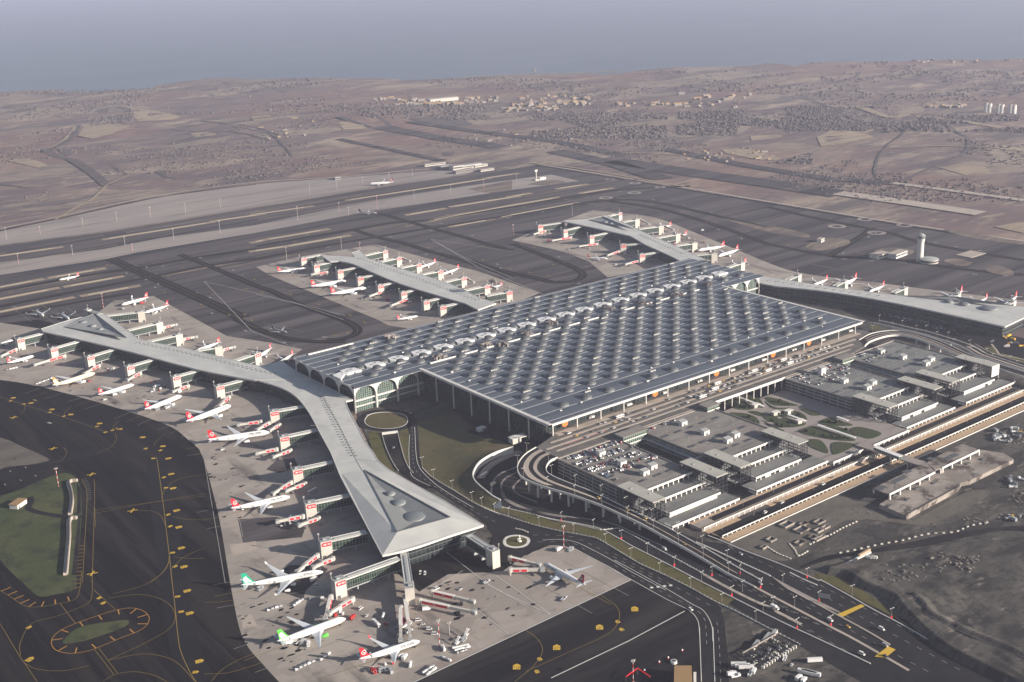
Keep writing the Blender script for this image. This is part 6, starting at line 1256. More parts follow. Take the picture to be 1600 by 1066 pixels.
# ================================================================== unfinished concrete structure, shafts, blocks
zq = lambda z, *f: [at(x, y, z) for x, y in px('W6', *f)]
t = thing('concrete_structure', 'unfinished raw concrete building of two stepped slabs on the dark earth at right', 'building', zq(0, 900,480)[0])
lo_ = zq(5, 470,590, 680,680, 1090,458, 1110,420, 1180,405, 1520,238, 1440,190, 1270,165, 900,330); b = MB(); b.prism(lo_, 0, 5); obj('lower_slab', b, K['slab'], t)
for l, p0 in (('a', zq(11, 420,465, 548,512, 905,338, 840,270, 800,280)), ('b', zq(11, 960,305, 1252,165, 1120,118, 880,235, 840,270, 905,320))):
    b = MB(); b.prism(p0, 9.6, 11); obj('upper_slab', b, K['slab'], t); b = MB()
    e = (p0[1], p0[2]) if l == 'a' else (p0[0], p0[1])
    b.beam(e[0]+Vector((0,0,-1.5)), e[1]+Vector((0,0,-1.5)), .9, 2.1)
    for q, d in along([e[0], e[1]], 17, 1): b.cbox(q.x, q.y, 5, 1.6, 1.6, 4.7)
    for q, d in along([p0[0], p0[-1]], 15, 2): b.cbox(q.x, q.y, 5, 1.4, 1.4, 4.6)
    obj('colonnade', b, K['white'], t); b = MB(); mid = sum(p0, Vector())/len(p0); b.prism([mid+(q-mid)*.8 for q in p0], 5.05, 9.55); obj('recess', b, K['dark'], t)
b = MB()
for x, y, a in ((500,470,14),(640,400,22),(700,340,10),(1040,225,24),(890,240,8)): q = zq(11, x, y)[0]; b.cbox(q.x, q.y, 11.0, a, 2.5, .35); b.cbox(q.x, q.y+4, 11.0, a, 3.6, .12)
for x, y in ((550,605),(690,555),(760,470),(900,425),(1160,275),(1280,240)): q = zq(5, x, y)[0]; b.cbox(q.x, q.y, 5.0, 7, 3, .9)
obj('slab_opening', b, K['dgrey'], t)
e_ = zq(5, 680,680, 1090,458); b = MB(); b.beam(e_[0], e_[1], 1.0, .9); obj('kerb', b, K['slab'], t)
# footbridge over the promenade
a_, c_ = at(*px('W6',310,115)[0], 8), at(*px('W6',850,285)[0], 10.5)
t = thing('footbridge', 'pedestrian bridge with a long white glass canopy from the gardens over the lower roads', 'footbridge', (a_+c_)/2); b = MB(); b.beam(a_-Vector((0,0,1.2)), c_-Vector((0,0,1.2)), 13, 1.2); obj('deck', b, K['concp'], t)
b = MB(); u, v = at(*px('W6',440,138)[0], 16), at(*px('W6',640,215)[0], 16); b.beam(u-Vector((0,0,.5)), v-Vector((0,0,.5)), 6.5, .5); obj('canopy', b, K['wht'], t); b = MB(); b.beam(u-Vector((0,0,3.6)), v-Vector((0,0,3.6)), 6, 3.0); obj('glass_side', b, K['green_glass'], t)
b = MB()
for f in (.3,.5,.75):
    q = a_+(c_-a_)*f; b.cbox(q.x-3, q.y, 0, 1.4, 1.4, q.z-1.3); b.cbox(q.x+3, q.y, 0, 1.4, 1.4, q.z-1.3)
obj('pillar', b, K['fascia'], t)
for i, (x, y, sx, sy) in enumerate(((945,303,15,9),(1060,345,15,10),(1200,283,12,7),(1078,300,9,6),(1195,352,9,6),(1250,326,9,5),(1150,405,9,7),(1205,412,15,4),(825,422,9,7),(765,482,8,5),(1048,448,10,7))):
    c = gp('W7', x, y)[0]; t = thing('shaft_frame', '', 'concrete frame', c, R(2), 'open concrete shaft frames on the construction ground')
    t['label'] = 'open pale concrete shaft frame, %s' % ('largest, nearest the long white wall', 'large, below the largest', 'wide, uppermost on the right', 'small, above the large one', 'small, in the middle right group', 'smallest, farthest right', 'standing beside the long ledge', 'long and narrow, by the ledge', 'standing alone at the left', 'smallest, at the lower left', 'lowest, by the curved block row')[i]
    for j, (x0, y0, x1, y1) in enumerate(((-sx/2,-sy/2,sx/2,-sy/2+.9),(-sx/2,sy/2-.9,sx/2,sy/2),(-sx/2,-sy/2+.9,-sx/2+.9,sy/2-.9),(sx/2-.9,-sy/2+.9,sx/2,sy/2-.9))): b = MB(); b.box(x0,y0,0,x1,y1,1.9); obj('wall', b, K['slab'], t, False)
    b = MB(); b.box(-sx/2+.95,-sy/2+.95,0,sx/2-.95,sy/2-.95,.5); obj('shaft_floor', b, K['dark'], t, False)
bb = MB(); bb.prism([Vector((-1.3,-.6,0)),Vector((1.3,-.6,0)),Vector((1.3,.6,0)),Vector((-1.3,.6,0))], 0, 1.1); BLK = mesh_of('barrier_block', bb, K['panel'])
def blocks(pts, step, lab, grp):
    for i, (p, d) in enumerate(along(pts, step)):
        o = inst('barrier_block', BLK, None); o.location = p; o.rotation_euler = (0,0,math.atan2(d.y, d.x)); tag(o, lab % ordn(i), 'barrier block', grp)
blocks(smooth(gp('W5', 250,303, 350,283, 450,260, 570,235, 700,213, 800,185, 900,163, 1000,158, 1100,147, 1200,105, 1330,80), 5), 7.5, 'white barrier block along the haul road, %s from the left end', 'barrier blocks along the haul road')
blocks(smooth(gp('W7', 1130,455, 1200,420, 1300,375, 1380,330, 1500,275), 4), 5, 'pale rubble block on the shaft ledge, %s from the left', 'blocks on the shaft ledge'); blocks(smooth(gp('W7', 970,455, 1010,500, 1040,545, 1110,510), 4), 4, 'pale block in the curved row at the lower shaft, %s', 'blocks in the curved row')
blocks(smooth(gp('W7', 800,480, 880,530, 980,570), 4), 4, 'dark edged block on the slope by the highway, %s', 'blocks on the slope'); blocks(gp('W2', 435,335, 480,345, 535,368), 3.4, 'white barrier block above the small roundabout, %s from the left', 'barrier blocks at the small roundabout')
t = thing('beam_stack', 'long pale concrete beams lying beside the spoil plateau', 'concrete beams', gp('W5', 360,345)[0]); b = MB(); p0 = gp('W5', 265,400, 470,300); b.beam(p0[0], p0[1], 2, 1.6); obj('long_beam', b, K['white'], t); b = MB(); p1 = gp('W5', 385,335, 465,290); b.beam(p1[0], p1[1], 2.0, 3.0); obj('upper_beam', b, K['sand'], t)
for i, (x, y) in enumerate(((455,335),(475,335),(495,335))): c = at(*px('W5', x, y)[0], 5.5); b = MB(); b.cbox(c.x, c.y, 5, 2.5, 6, 2.2, R(20)); solo('concrete_block', b, K['white'], '%s of three white concrete blocks beside the long beams' % ('leftmost','middle','rightmost')[i], 'concrete block')
rb = MB(); r5 = random.Random(9)
for k, x0, y0, x1, y1, n in (('W5',1100,320,1280,380,60),('W5',1150,40,1330,90,40),('W5',1400,20,1560,60,60),('W6',250,620,420,680,40),('W6',1480,450,1600,620,70),('W6',1380,0,1600,130,120),('W5',560,380,900,520,60),('W5',900,300,1240,440,60)):
    for i in range(n*2//3):
        z_ = 5.2 if k == 'W5' and y0 > 150 else 0
        c = at(*px(k, r5.uniform(x0,x1), r5.uniform(y0,y1))[0], z_); s_ = r5.uniform(.4,1.8); rb.cbox(c.x, c.y, z_-.4, s_*r5.uniform(.6,2.2), s_, s_*r5.uniform(.4,.9), r5.uniform(0,3))
tag(obj('rubble', rb, K['rubb']), kind='stuff')

# ================================================================== control tower and outbuildings
c = gp('P', 1437,408)[0]; t = thing('control_tower', 'tall pale cylindrical control tower with a dark glazed cab at upper right', 'control tower', c)
b = MB(); b.sm = True; b.lathe([(5.9,0),(5.5,15),(5.5,34),(6.4,39),(7.0,40.5)], n=20); obj('shaft', b, K['white'], t, False)
b = MB(); b.lathe([(7.1,40.5),(7.3,41.5),(6.4,41.6),(6.9,45.5)], n=20); obj('cab', b, K['domeg'], t, False); b = MB(); b.lathe([(7.3,45.5),(7.3,46.5),(4,47.2),(3.8,49),(.3,49.2)], n=20); obj('roof', b, K['grey'], t, False)
b = MB(); b.tube([(0,0,49),(0,0,55)], .25, 5); obj('antenna', b, K['mast'], t, False)
c = gp('P', 1451,410)[0]; t = thing('tower_annex', 'low round roofed building at the foot of the control tower', 'building', c); b = MB(); b.lathe([(16,0),(16,6)], n=24); obj('wall', b, K['panel'], t, False); b = MB(); b.lathe([(17,6),(16.5,6.8),(8,8.6),(1,9)], n=24); obj('roof', b, K['grey'], t, False); b = MB(); b.lathe([(16.1,2.2),(16.1,4.6)], n=24, top=False); obj('window_band', b, K['dark'], t, False)
def shed(px_, sx, sy, h, a, label, mw='white', mr='pale', cat='building'):
    t = thing('outbuilding', label, cat, at(*px_), a); b = MB(); b.box(-sx/2,-sy/2,0,sx/2,sy/2,h); obj('wall', b, K[mw], t, False); b = MB(); b.box(-sx/2-.5,-sy/2-.5,h,sx/2+.5,sy/2+.5,h+.7); obj('roof', b, K[mr], t, False)
    b = MB(); b.box(-sx/2+1,-sy/2-.1,h*.45,sx/2-1,-sy/2+.05,h*.75); obj('window_band', b, K['dark'], t, False); return t
shed((1374,402), 34, 18, 7, 0, 'left flat outbuilding beside the control tower, with a bright end wall'); shed((1402,401), 40, 16, 8, .1, 'larger white fronted outbuilding just left of the control tower')
shed((1282,378), 16, 9, 6, .3, 'small lone white building on the bare island left of the control tower'); shed((1517,398), 0.1+44, 30, .6, 0, 'low pale slab platform right of the control tower', 'pale')
c = px('T2',150,205)[0]; t = thing('radar_tower', 'small radar tower with a white hut on the far taxiway corner', 'radar tower', at(*c)); b = MB(); b.tube([(0,0,0),(0,0,22)], 1.6, 6); obj('shaft', b, K['panel'], t, False); b = MB(); b.box(-4,-1,22,4,1,26); obj('antenna', b, K['white'], t, False); b = MB(); b.box(8,-6,0,26,4,5.5); obj('hut', b, K['white'], t, False); b = MB(); b.box(-7,-6,0,6,5,3); obj('plinth', b, K['panel'], t, False)
for i, (x, y, sx, sy, h) in enumerate(((1100,112,60,14,6),(1170,130,40,16,7),(1235,140,30,24,12),(1310,128,70,20,9),(1280,155,60,14,7),(1380,120,40,16,6),(1420,145,40,14,5),(500,200,16,12,6))): shed(px('T1', x, y)[0], sx, sy, h, rs.uniform(-.2,.1), 'far %s building by the perimeter road, %s from the left' % (('pale','white','tall','long','low','small','flat','lone')[i], ordn((i+1) % 8)), ('panel','deck','panel')[i % 3], ('concp','grey')[i % 2])
# ---- the distant settlement, silos, scrub
def house_mesh(i):
    r_ = random.Random(i); b = MB(); sx, sy, h = r_.uniform(9,26), r_.uniform(8,13), r_.uniform(4,8); b.box(-sx/2,-sy/2,0,sx/2,sy/2,h); b.mi = 1
    b.add([(-sx/2-.5,-sy/2-.5,h),(sx/2+.5,-sy/2-.5,h),(sx/2+.5,sy/2+.5,h),(-sx/2-.5,sy/2+.5,h),(-sx/2,0,h+3),(sx/2,0,h+3)], [(0,1,5,4),(2,3,4,5),(0,4,3),(1,2,5),(3,2,1,0)]); return b
HS = [mesh_of('house', house_mesh(i), K['deck'], K['slab' if i % 3 else 'brown']) for i in range(7)]
def place_land(x, y): p = at(x, y, 0); return Vector((p.x, p.y, land_h(p.x, p.y)-.5))
def settle(k, x0, y0, x1, y1, n, lab, grp, sc=(1,1.8)):
    for i in range(n):
        q = px(k, rs.uniform(x0,x1), rs.uniform(y0,y1))[0]; o = inst('distant_house', HS[rs.randrange(7)], None); o.location = place_land(*q); s_ = rs.uniform(*sc)*.62; o.scale = (s_*rs.uniform(.8,1.6), s_, s_); o.rotation_euler = (0,0,rs.uniform(-.5,.9)); tag(o, lab, 'house', grp)
V = 'pale house in the far settlement beyond the runways, '
settle('B0',150,447,275,468,14,V+'its left end','houses at the left end of the far settlement'); settle('B0',265,455,400,495,26,V+'left of the long hall','houses left of the long hall'); settle('B0',420,475,560,500,20,V+'around the long hall','houses around the long hall'); settle('B0',580,447,735,475,24,V+'right of the long hall','houses right of the long hall')
settle('B0',740,490,1020,520,28,V+'along its lower edge','houses along the lower edge'); settle('B0',840,448,1160,498,46,V+'its densest right part','houses in the dense right part'); settle('B0',1280,475,1599,502,18,V+'scattered off to the right','houses scattered right'); settle('C0',0,440,330,520,26,'pale house in the hazy hamlet right of the far settlement','houses in the hazy hamlet')
settle('C0',1160,484,1350,500,14,'pale low building on the ridge left of the silos','buildings on the silo ridge'); settle('C0',1080,275,1420,300,10,'tiny pale house near the coast at far right','houses near the far right coast'); settle('B0',840,310,970,325,10,'tiny pale house on the far shore spit','houses on the shore spit'); settle('C0',0,700,420,752,22,'small pale hut in the row along the far new runway','huts along the new runway',(.7,1.1)); settle('B0',620,600,1250,690,22,'small pale site cabin beside the new runways','site cabins by the new runways',(.6,1)); settle('A0',1160,545,1460,650,12,'pale site hut on the far sandy works at left','huts on the sandy works',(.7,1.2))
q = px('B0',480,465)[0]; o = thing('long_hall', 'long bright hall in the middle of the far settlement', 'hall', place_land(*q), R(-8)); b = MB(); b.box(-60,-14,0,60,14,11); obj('wall', b, K['panel'], o, False); b = MB(); b.prism([Vector(p) for p in ((-61,-15,0),(61,-15,0),(61,15,0),(-61,15,0))], 11, 12.5); obj('roof', b, K['panel'], o, False)
for i, x in enumerate((1423,1438,1480,1495,1536,1552)):
    q = px('C0', x, 523)[0]; o = thing('silo', 'white silo on the far ridge, %s from the left' % ordn(i), 'silo', place_land(*q)); b = MB(); b.lathe([(7,0),(7,26)], n=12); obj('drum', b, K['white'], o, False); b = MB(); b.lathe([(7,26),(5.5,28),(1,29)], n=12); obj('cap', b, K['pale'], o, False)
sc = MB(); r6 = random.Random(31); cnt = 0
def bush(p, s):
    a = r6.uniform(0,6.3); v = [p+Vector((s*r6.uniform(.7,1.3)*math.cos(a+i*1.57), s*r6.uniform(.7,1.3)*math.sin(a+i*1.57), 0)) for i in range(4)]; w_ = [p+(q-p)*.75+Vector((0,0,s*r6.uniform(.5,.8))) for q in v]; t_ = p+Vector((0,0,s*r6.uniform(.8,1.2)))
    sc.add(v+w_+[t_], [(0,1,5,4),(1,2,6,5),(2,3,7,6),(3,0,4,7),(4,5,8),(5,6,8),(6,7,8),(7,4,8)])
for i in range(26000):
    x, y = r6.uniform(-20,1620), 85+230*r6.random()**1.3
    cy = coast_y(x)
    if cy is None or y < cy+6: continue
    p = at(x, y, 0)
    if p.y < 1900+0*p.x and p.x < 1330 and p.y < 1830: continue
    nv = noise.noise(Vector((p.x/420, p.y/420, 1)))+.45*noise.noise(Vector((p.x/110, p.y/110, 5)))
    if nv < .10: continue
    d = (p-CAM).length; bush(Vector((p.x, p.y, land_h(p.x, p.y)-.5)), r6.uniform(2.0,5.0)*(1 if d < 4500 else 1.5))
for k, x0, y0, x1, y1, n in (('C0',500,505,970,610,3200),('C0',0,520,520,625,1600),('B0',900,530,1520,640,1800),('C0',960,535,1599,620,1200),('B0',100,500,700,560,900),('A0',400,500,620,570,400),('C0',280,700,620,760,200)):
    for i in range(n):
        q = px(k, r6.uniform(x0,x1), r6.uniform(y0,y1))[0]; p = at(*q, 0)
        if noise.noise(Vector((p.x/250, p.y/250, 2))) > -.12: bush(Vector((p.x, p.y, land_h(p.x, p.y)-.5)), r6.uniform(3,7))
tag(obj('scrub', sc, K['wood']), kind='stuff')

# ================================================================== vehicles
PAINT = {'white': K['wht'], 'silver': mat('silver', (.45,.46,.47), .3, .3), 'black': K['black'], 'grey': mat('cgrey', (.16,.165,.17), .35), 'blue': mat('cblue', (.04,.09,.22), .35), 'red': mat('cred', (.40,.03,.03), .35), 'yellow': mat('taxi', (.72,.42,.04), .4)}
def car_mesh(name, L, Wd, H, cab0, cab1, hood):
    b = MB(); h = H*.52; x0, x1 = -L/2, L/2; w = Wd/2
    def ring(x, wd, z): return [(x,-wd,z),(x,wd,z)]
    b.add([(x0,-w,.3),(x1,-w,.3),(x1,w,.3),(x0,w,.3),(x0+.1,-w,h),(x1-.15,-w,h*.88),(x1-.15,w,h*.88),(x0+.1,w,h)], [(3,2,1,0),(4,5,6,7),(0,1,5,4),(1,2,6,5),(2,3,7,6),(3,0,4,7)])
    b.mi = 1; a, c = x0+L*cab0, x0+L*cab1; b.add([(a,-w*.95,h),(c,-w*.95,h*.93),(c,w*.95,h*.93),(a,w*.95,h),(a+.45,-w*.8,H),(c-hood,-w*.8,H),(c-hood,w*.8,H),(a+.45,w*.8,H)], [(0,1,5,4),(1,2,6,5),(2,3,7,6),(3,0,4,7)])
    b.mi = 0; b.add([(a+.45,-w*.8,H),(c-hood,-w*.8,H),(c-hood,w*.8,H),(a+.45,w*.8,H)], [(0,1,2,3)])
    b.mi = 2
    for x in (x0+L*.19, x1-L*.19):
        for y in (-w+.05, w-.05): b.tube([(x,y-.12,.34),(x,y+.12,.34)], .36, 8)
    return mesh_of(name, b, K['wht'], K['dark'], K['tyre'])
CARM = [car_mesh('parked_car', 4.5, 1.85, 1.5, .18, .72, .9), car_mesh('parked_car', 4.7, 1.9, 1.8, .04, .76, .7)]; VAN = car_mesh('van', 5.6, 2.1, 2.4, .02, .86, .6)
def bus_mesh(L=12, H=3.2, Wd=2.6):
    b = MB(); b.box(-L/2,-Wd/2,.4,L/2,Wd/2,1.3); b.box(-L/2,-Wd/2,2.4,L/2,Wd/2,H); b.box(-L/2+2,-.7,H,L/2-3,.7,H+.25); b.mi = 1; b.box(-L/2+.05,-Wd/2+.04,1.3,L/2-.05,Wd/2-.04,2.4); b.mi = 2
    for x in (-L*.3, L*.3):
        for y in (-Wd/2+.1, Wd/2-.1): b.tube([(x,y-.15,.5),(x,y+.15,.5)], .5, 8)
    return mesh_of('coach', b, K['wht'], K['dark'], K['tyre'])
BUS = bus_mesh()
def truck_mesh(kind):
    b = MB(); b.box(1.6,-1.2,.6,3.6,1.2,2.6); b.box(-4.2,-1.1,.6,1.5,1.1,1.0)
    if kind == 'box': b.box(-4.2,-1.25,1.0,1.4,1.25,3.5)
    elif kind == 'tank': b.sm = True; b.tube([(-4.2,0,2.0),(-3.9,0,2.0),(1.0,0,2.0),(1.3,0,2.0)], [.7,1.15,1.15,.7], 12); b.sm = False
    else: b.box(-4.2,-1.25,1.0,-3.9,1.25,1.9); b.box(-4.2,-1.25,1.0,1.4,-1.05,1.7); b.box(-4.2,1.05,1.0,1.4,1.25,1.7)
    b.mi = 1; b.box(2.5,-1.1,1.7,3.65,1.1,2.45); b.mi = 2
    for x in (-3,-1.8,2.6):
        for y in (-1.05,1.05): b.tube([(x,y-.18,.5),(x,y+.18,.5)], .5, 8)
    return mesh_of(kind+'_truck', b, K['wht'], K['dark'], K['tyre'])
TRK = {k: truck_mesh(k) for k in ('box','tank','flat')}
def cart_mesh():
    b = MB(); b.box(-1.5,-.8,.5,1.5,.8,.7); b.box(-1.4,-.75,.7,1.4,.75,2.0); b.box(1.5,-.05,.5,2.4,.05,.6); b.mi = 2
    for x in (-1,1):
        for y in (-.7,.7): b.tube([(x,y-.1,.25),(x,y+.1,.25)], .25, 6)
    return mesh_of('baggage_cart', b, K['wht'], K['dark'], K['tyre'])
CART = cart_mesh()
def tug_mesh():
    b = MB(); b.box(-1.6,-.9,.35,1.6,.9,1.0); b.box(-1.2,-.8,1.0,-.1,.8,1.9); b.mi = 1; b.box(-.2,-.75,1.05,.05,.75,1.8); b.mi = 2
    for x in (-1,1):
        for y in (-.85,.85): b.tube([(x,y-.12,.4),(x,y+.12,.4)], .4, 8)
    return mesh_of('baggage_tug', b, K['wht'], K['dark'], K['tyre'])
TUG = tug_mesh()
def loader_mesh():
    b = MB(); b.box(-4,-1.4,.5,3,1.4,1.1); b.box(-3.8,-1.3,3.2,.6,1.3,3.6); b.box(1,-1.3,2.2,3.8,1.3,2.5); b.box(1.0,-1.3,1.1,2.0,-.3,3.4)
    for x in (-3.4,-.2):
        for y in (-1.2,1.2): b.beam((x,y,1.1),(x+1.2,y,3.2),.2,.2)
    b.mi = 2
    for x in (-3,2):
        for y in (-1.2,1.2): b.tube([(x,y-.15,.5),(x,y+.15,.5)], .5, 8)
    return mesh_of('cargo_loader', b, K['wht'], K['dark'], K['tyre'])
LOAD = loader_mesh()
def stairs_mesh():
    b = MB(); b.box(-3,-1,.5,3,1,1.0); b.beam((-3,0,1.0),(2.2,0,4.2),1.6,.3); b.box(2.1,-.9,4.2,3.4,.9,4.4)
    for y in (-.85,.85): b.beam((-3,y,2.0),(2.2,y,5.2),.12,.15); b.box(2.1,y-.06,4.4,3.4,y+.06,5.5)
    b.mi = 2
    for x in (-2,2):
        for y in (-.9,.9): b.tube([(x,y-.12,.4),(x,y+.12,.4)], .4, 8)
    return mesh_of('boarding_stairs', b, K['wht'], K['dark'], K['tyre'])
STR = stairs_mesh()
def veh(me, p, a, label, cat, group, col=None):
    o = inst(me.name.split('.')[0], me, None); o.location = p; o.rotation_euler = (0,0,a)
    if col: place_mat(o, PAINT[col] if col in PAINT else K[col])
    return tag(o, label, cat, group)
r7 = random.Random(77); COLS = ['white','white','silver','silver','grey','black','black','blue','red','white']
def lot(x0, x1, rows, prob, z, nm, grp, cap):
    n = 0
    for ri, y in enumerate(rows):
        i = 0; x = x0
        while x < x1 and n < cap:
            if r7.random() < prob and noise.noise(Vector((x/14, y/14, 1))) > -.45:
                col = r7.choice(COLS); veh(CARM[r7.randrange(2)], Vector((x, y+r7.uniform(-.3,.3), z)), R(90)*(1 if r7.random() < .5 else -1)+r7.uniform(-.04,.04), '%s car, %s from left, %s row from the terminal, %s' % (col, ordn(i), ordn(ri), nm), 'car', grp, col); i += 1; n += 1
            x += 2.9
    return n
lot(-76, 0, (-128,-134,-146,-152,-165,-171,-184,-190,-204,-210), .62, 20.06, 'leftmost roof deck', 'cars parked on the leftmost roof deck', 128)
lot(300, 384, (-127,-133,-144,-150,-162,-168), .42, 20.06, 'third roof deck', 'cars parked on the third roof deck', 52); lot(412, 470, (-127,-133,-145,-151), .38, 20.06, 'rightmost roof deck', 'cars parked on the rightmost roof deck', 26); lot(45, 90, (-128,-134), .4, 20.06, 'second roof deck', 'cars parked on the second roof deck', 10)
k_ = 0
for li, (y, dr) in enumerate(((-76.5,1),(-79.5,1),(-88,1),(-90.8,1),(-99.5,1),(-102.8,1),(-110,1),(-113.5,1))):
    x = -35+r7.uniform(0,20); i = 0
    while x < 440:
        dens = .75 if 190 < x < 400 else .28
        if r7.random() < dens*(.6 if li < 2 else 1) and k_ < 110:
            col = r7.choice(['yellow','yellow','white','white','black','silver','grey']); v_ = r7.random()
            if v_ < .06: veh(BUS, Vector((x, y, 21.06)), r7.uniform(-.03,.03), 'white coach in forecourt lane %d, %s from the left' % (li+1, ordn(i)), 'bus', 'coaches on the forecourt', 'white'); x += 6
            elif v_ < .18: veh(VAN, Vector((x, y, 21.06)), r7.uniform(-.05,.05), 'white van, %s vehicle from left, %s forecourt lane from the terminal' % (ordn(i), ordn(li)), 'van', 'vans on the forecourt', 'white')
            else: veh(CARM[r7.randrange(2)], Vector((x, y, 21.06)), r7.uniform(-.05,.05), '%s %s, %s vehicle from left, %s forecourt lane from the terminal' % (col, 'taxi' if col == 'yellow' else 'car', ordn(i), ordn(li)), 'taxi' if col == 'yellow' else 'car', 'cars and taxis on the forecourt', col)
            i += 1; k_ += 1
        x += r7.uniform(6,10)
rowv = [((60,400,640,500),9),((200,430,760,540),9),((350,480,900,590),8),((480,500,1000,640),8),((300,440,600,500),6)]
for ri, (f, n) in enumerate(rowv):
    a, c = gp('V1', *f)
    for i in range(n):
        col = r7.choice(COLS); p = a+(c-a)*((i+.5+r7.uniform(-.25,.25))/n); veh(CARM[i % 2], Vector((p.x, p.y, .3)), math.atan2((c-a).y, (c-a).x)+R(70), '%s car in the shaded right lot, %s from left, row %s' % (col, ordn(i), ('one','two','three','four','five')[ri]), 'car', 'cars in the shaded lot below the right pier', col)
# traffic
for k, x, y, z, me, col, cat, lab in (('W3',390,345,0,VAN,'silver','van','silver van on the sunken road below the viaduct'),('W3',985,380,.3,CARM[0],'silver','car','silver car on the road leaving the terraces'),('W3',1138,613,.4,CARM[1],'silver','car','silver car where the viaduct reaches the highway'),('W3',1255,808,.3,TRK['box'],'white','truck','white box truck at the end of the first highway median'),('W3',1345,822,.3,CARM[0],'black','car','black car ahead of the white box truck'),
    ('W5',172,797,.3,VAN,'white','van','white van on the middle highway lanes'),('W5',305,845,.3,CARM[0],'yellow','taxi','yellow taxi on the middle highway lanes'),('W5',550,862,.3,VAN,'white','van','white van on the right hand highway lanes'),('W5',575,983,.3,VAN,'silver','van','silver van near the lower yellow hatching'),('W5',405,1045,.3,VAN,'white','van','white van lowest on the highway'),('W5',580,1060,.3,CARM[0],'black','car','black car near the lower yellow hatching'),
    ('W2',1075,90,17,CARM[0],'yellow','taxi','yellow taxi coming down the viaduct'),('W2',1300,183,13.2,CARM[0],'yellow','taxi','yellow taxi on the lower half of the viaduct'),('W2',1440,248,10,CARM[0],'yellow','taxi','yellow taxi near the leftmost stair canopy'),('W3',100,35,8.4,CARM[1],'yellow','taxi','yellow taxi beside the first terrace wall'),('W3',548,300,4,CARM[0],'yellow','taxi','yellow taxi low on the viaduct'),('W3',595,815,.5,CARM[1],'white','car','white car where the boulevard bends'),
    ('W1',980,620,.3,BUS,'white','bus','white bus in the sunken loop nearest the retaining wall'),('W1',1055,690,.3,TRK['box'],'cream','truck','cream truck in the sunken loop'),('W1',410,128,.4,CARM[0],'white','car','white car on the roundabout beside the terminal'),('W1',75,148,.4,CARM[0],'white','car','white car at the corner column by the roundabout'),('W1',275,400,.5,CARM[0],'silver','car','silver car on the ramp below the portal'),
    ('N4',1255,755,.4,VAN,'white','van','white van on the dark lower road, left one'),('N4',1395,672,.4,VAN,'white','van','white van on the dark lower road, right one'),('W6',110,382,.4,CARM[0],'silver','car','silver car on the lower road under the footbridge end'),('W6',30,437,.4,VAN,'white','van','white van on the lower road nearest the red mesh'),('W6',155,272,3.4,CARM[0],'silver','car','silver car on the promenade road left of the footbridge')):
    nxt = at(*px(k, x+(40 if k != 'W6' else 60), y+(22 if k in ('W3','W5','W2') else -24))[0], z); p = at(*px(k, x, y)[0], z+.4); p.z = z+.02+(.4 if z < 1 else 0); d = nxt-p
    veh(me, p, math.atan2(d.y, d.x), lab, cat, 'traffic on the roads', col)
# ---- apron service vehicles
SV = {'tug': TUG, 'cart': CART, 'truck': TRK['box'], 'tank': TRK['tank'], 'flat': TRK['flat'], 'van': VAN, 'loader': LOAD, 'stairs': STR, 'bus': BUS, 'car': CARM[0]}
WORD = {'tug': 'small white tug','cart': 'baggage cart','truck': 'white box truck','tank': 'white fuel tanker','flat': 'flatbed truck','van': 'white van','loader': 'cargo loader','stairs': 'boarding stairs','bus': 'white apron bus','car': 'white car'}
CATW = {'tug':'tug','cart':'baggage cart','truck':'truck','tank':'fuel truck','flat':'truck','van':'van','loader':'loader','stairs':'stairs','bus':'bus','car':'car'}
def sv(kind, k, x, y, a, lab, grp=None, col=None): veh(SV[kind], at(*px(k, x, y)[0], .45), a, lab, CATW[kind], grp, col or 'white')
def train(k, x0, y0, x1, y1, n, lab, tug=True):
    a, c = gp(k, x0, y0, x1, y1); d = (c-a).normalized(); an = math.atan2(d.y, d.x)
    for i in range(n): p = a+(c-a)*(i/max(1,n-1)); veh(CART if i or not tug else TUG, Vector((p.x, p.y, .45)), an, 'white %s %s, %s' % ('tug leading carts' if not i and tug else 'baggage cart', lab, ordn(i)), 'baggage cart' if i or not tug else 'tug', 'baggage carts '+lab, r7.choice(['white','silver','white']))
train('L4',570,430,680,395,4,'between the teal and green tailed jets'); train('L4',800,385,870,340,4,'behind the wing of the teal tailed jet'); train('L4',820,960,970,890,5,'right of the green tailed jet'); train('L4',1040,870,1110,820,3,'near the green engine jet tail'); train('L4',950,330,1050,320,3,'in the shade beside the teal tailed jet')
train('L6',290,205,400,165,7,'behind the cream airliner'); train('L6',60,95,130,80,4,'at the left edge of the apron'); train('L5',630,850,700,880,4,'at the dark apron edge, left row',False)
for r_, (x0, y0, x1, y1) in enumerate(((470,990,550,935),(500,1005,570,955),(740,770,860,745),(760,790,870,760),(780,810,840,790))): train('L5',x0,y0,x1,y1,5,'parked in block %s by the apron edge' % ('one','two','three','four','five')[r_], False)
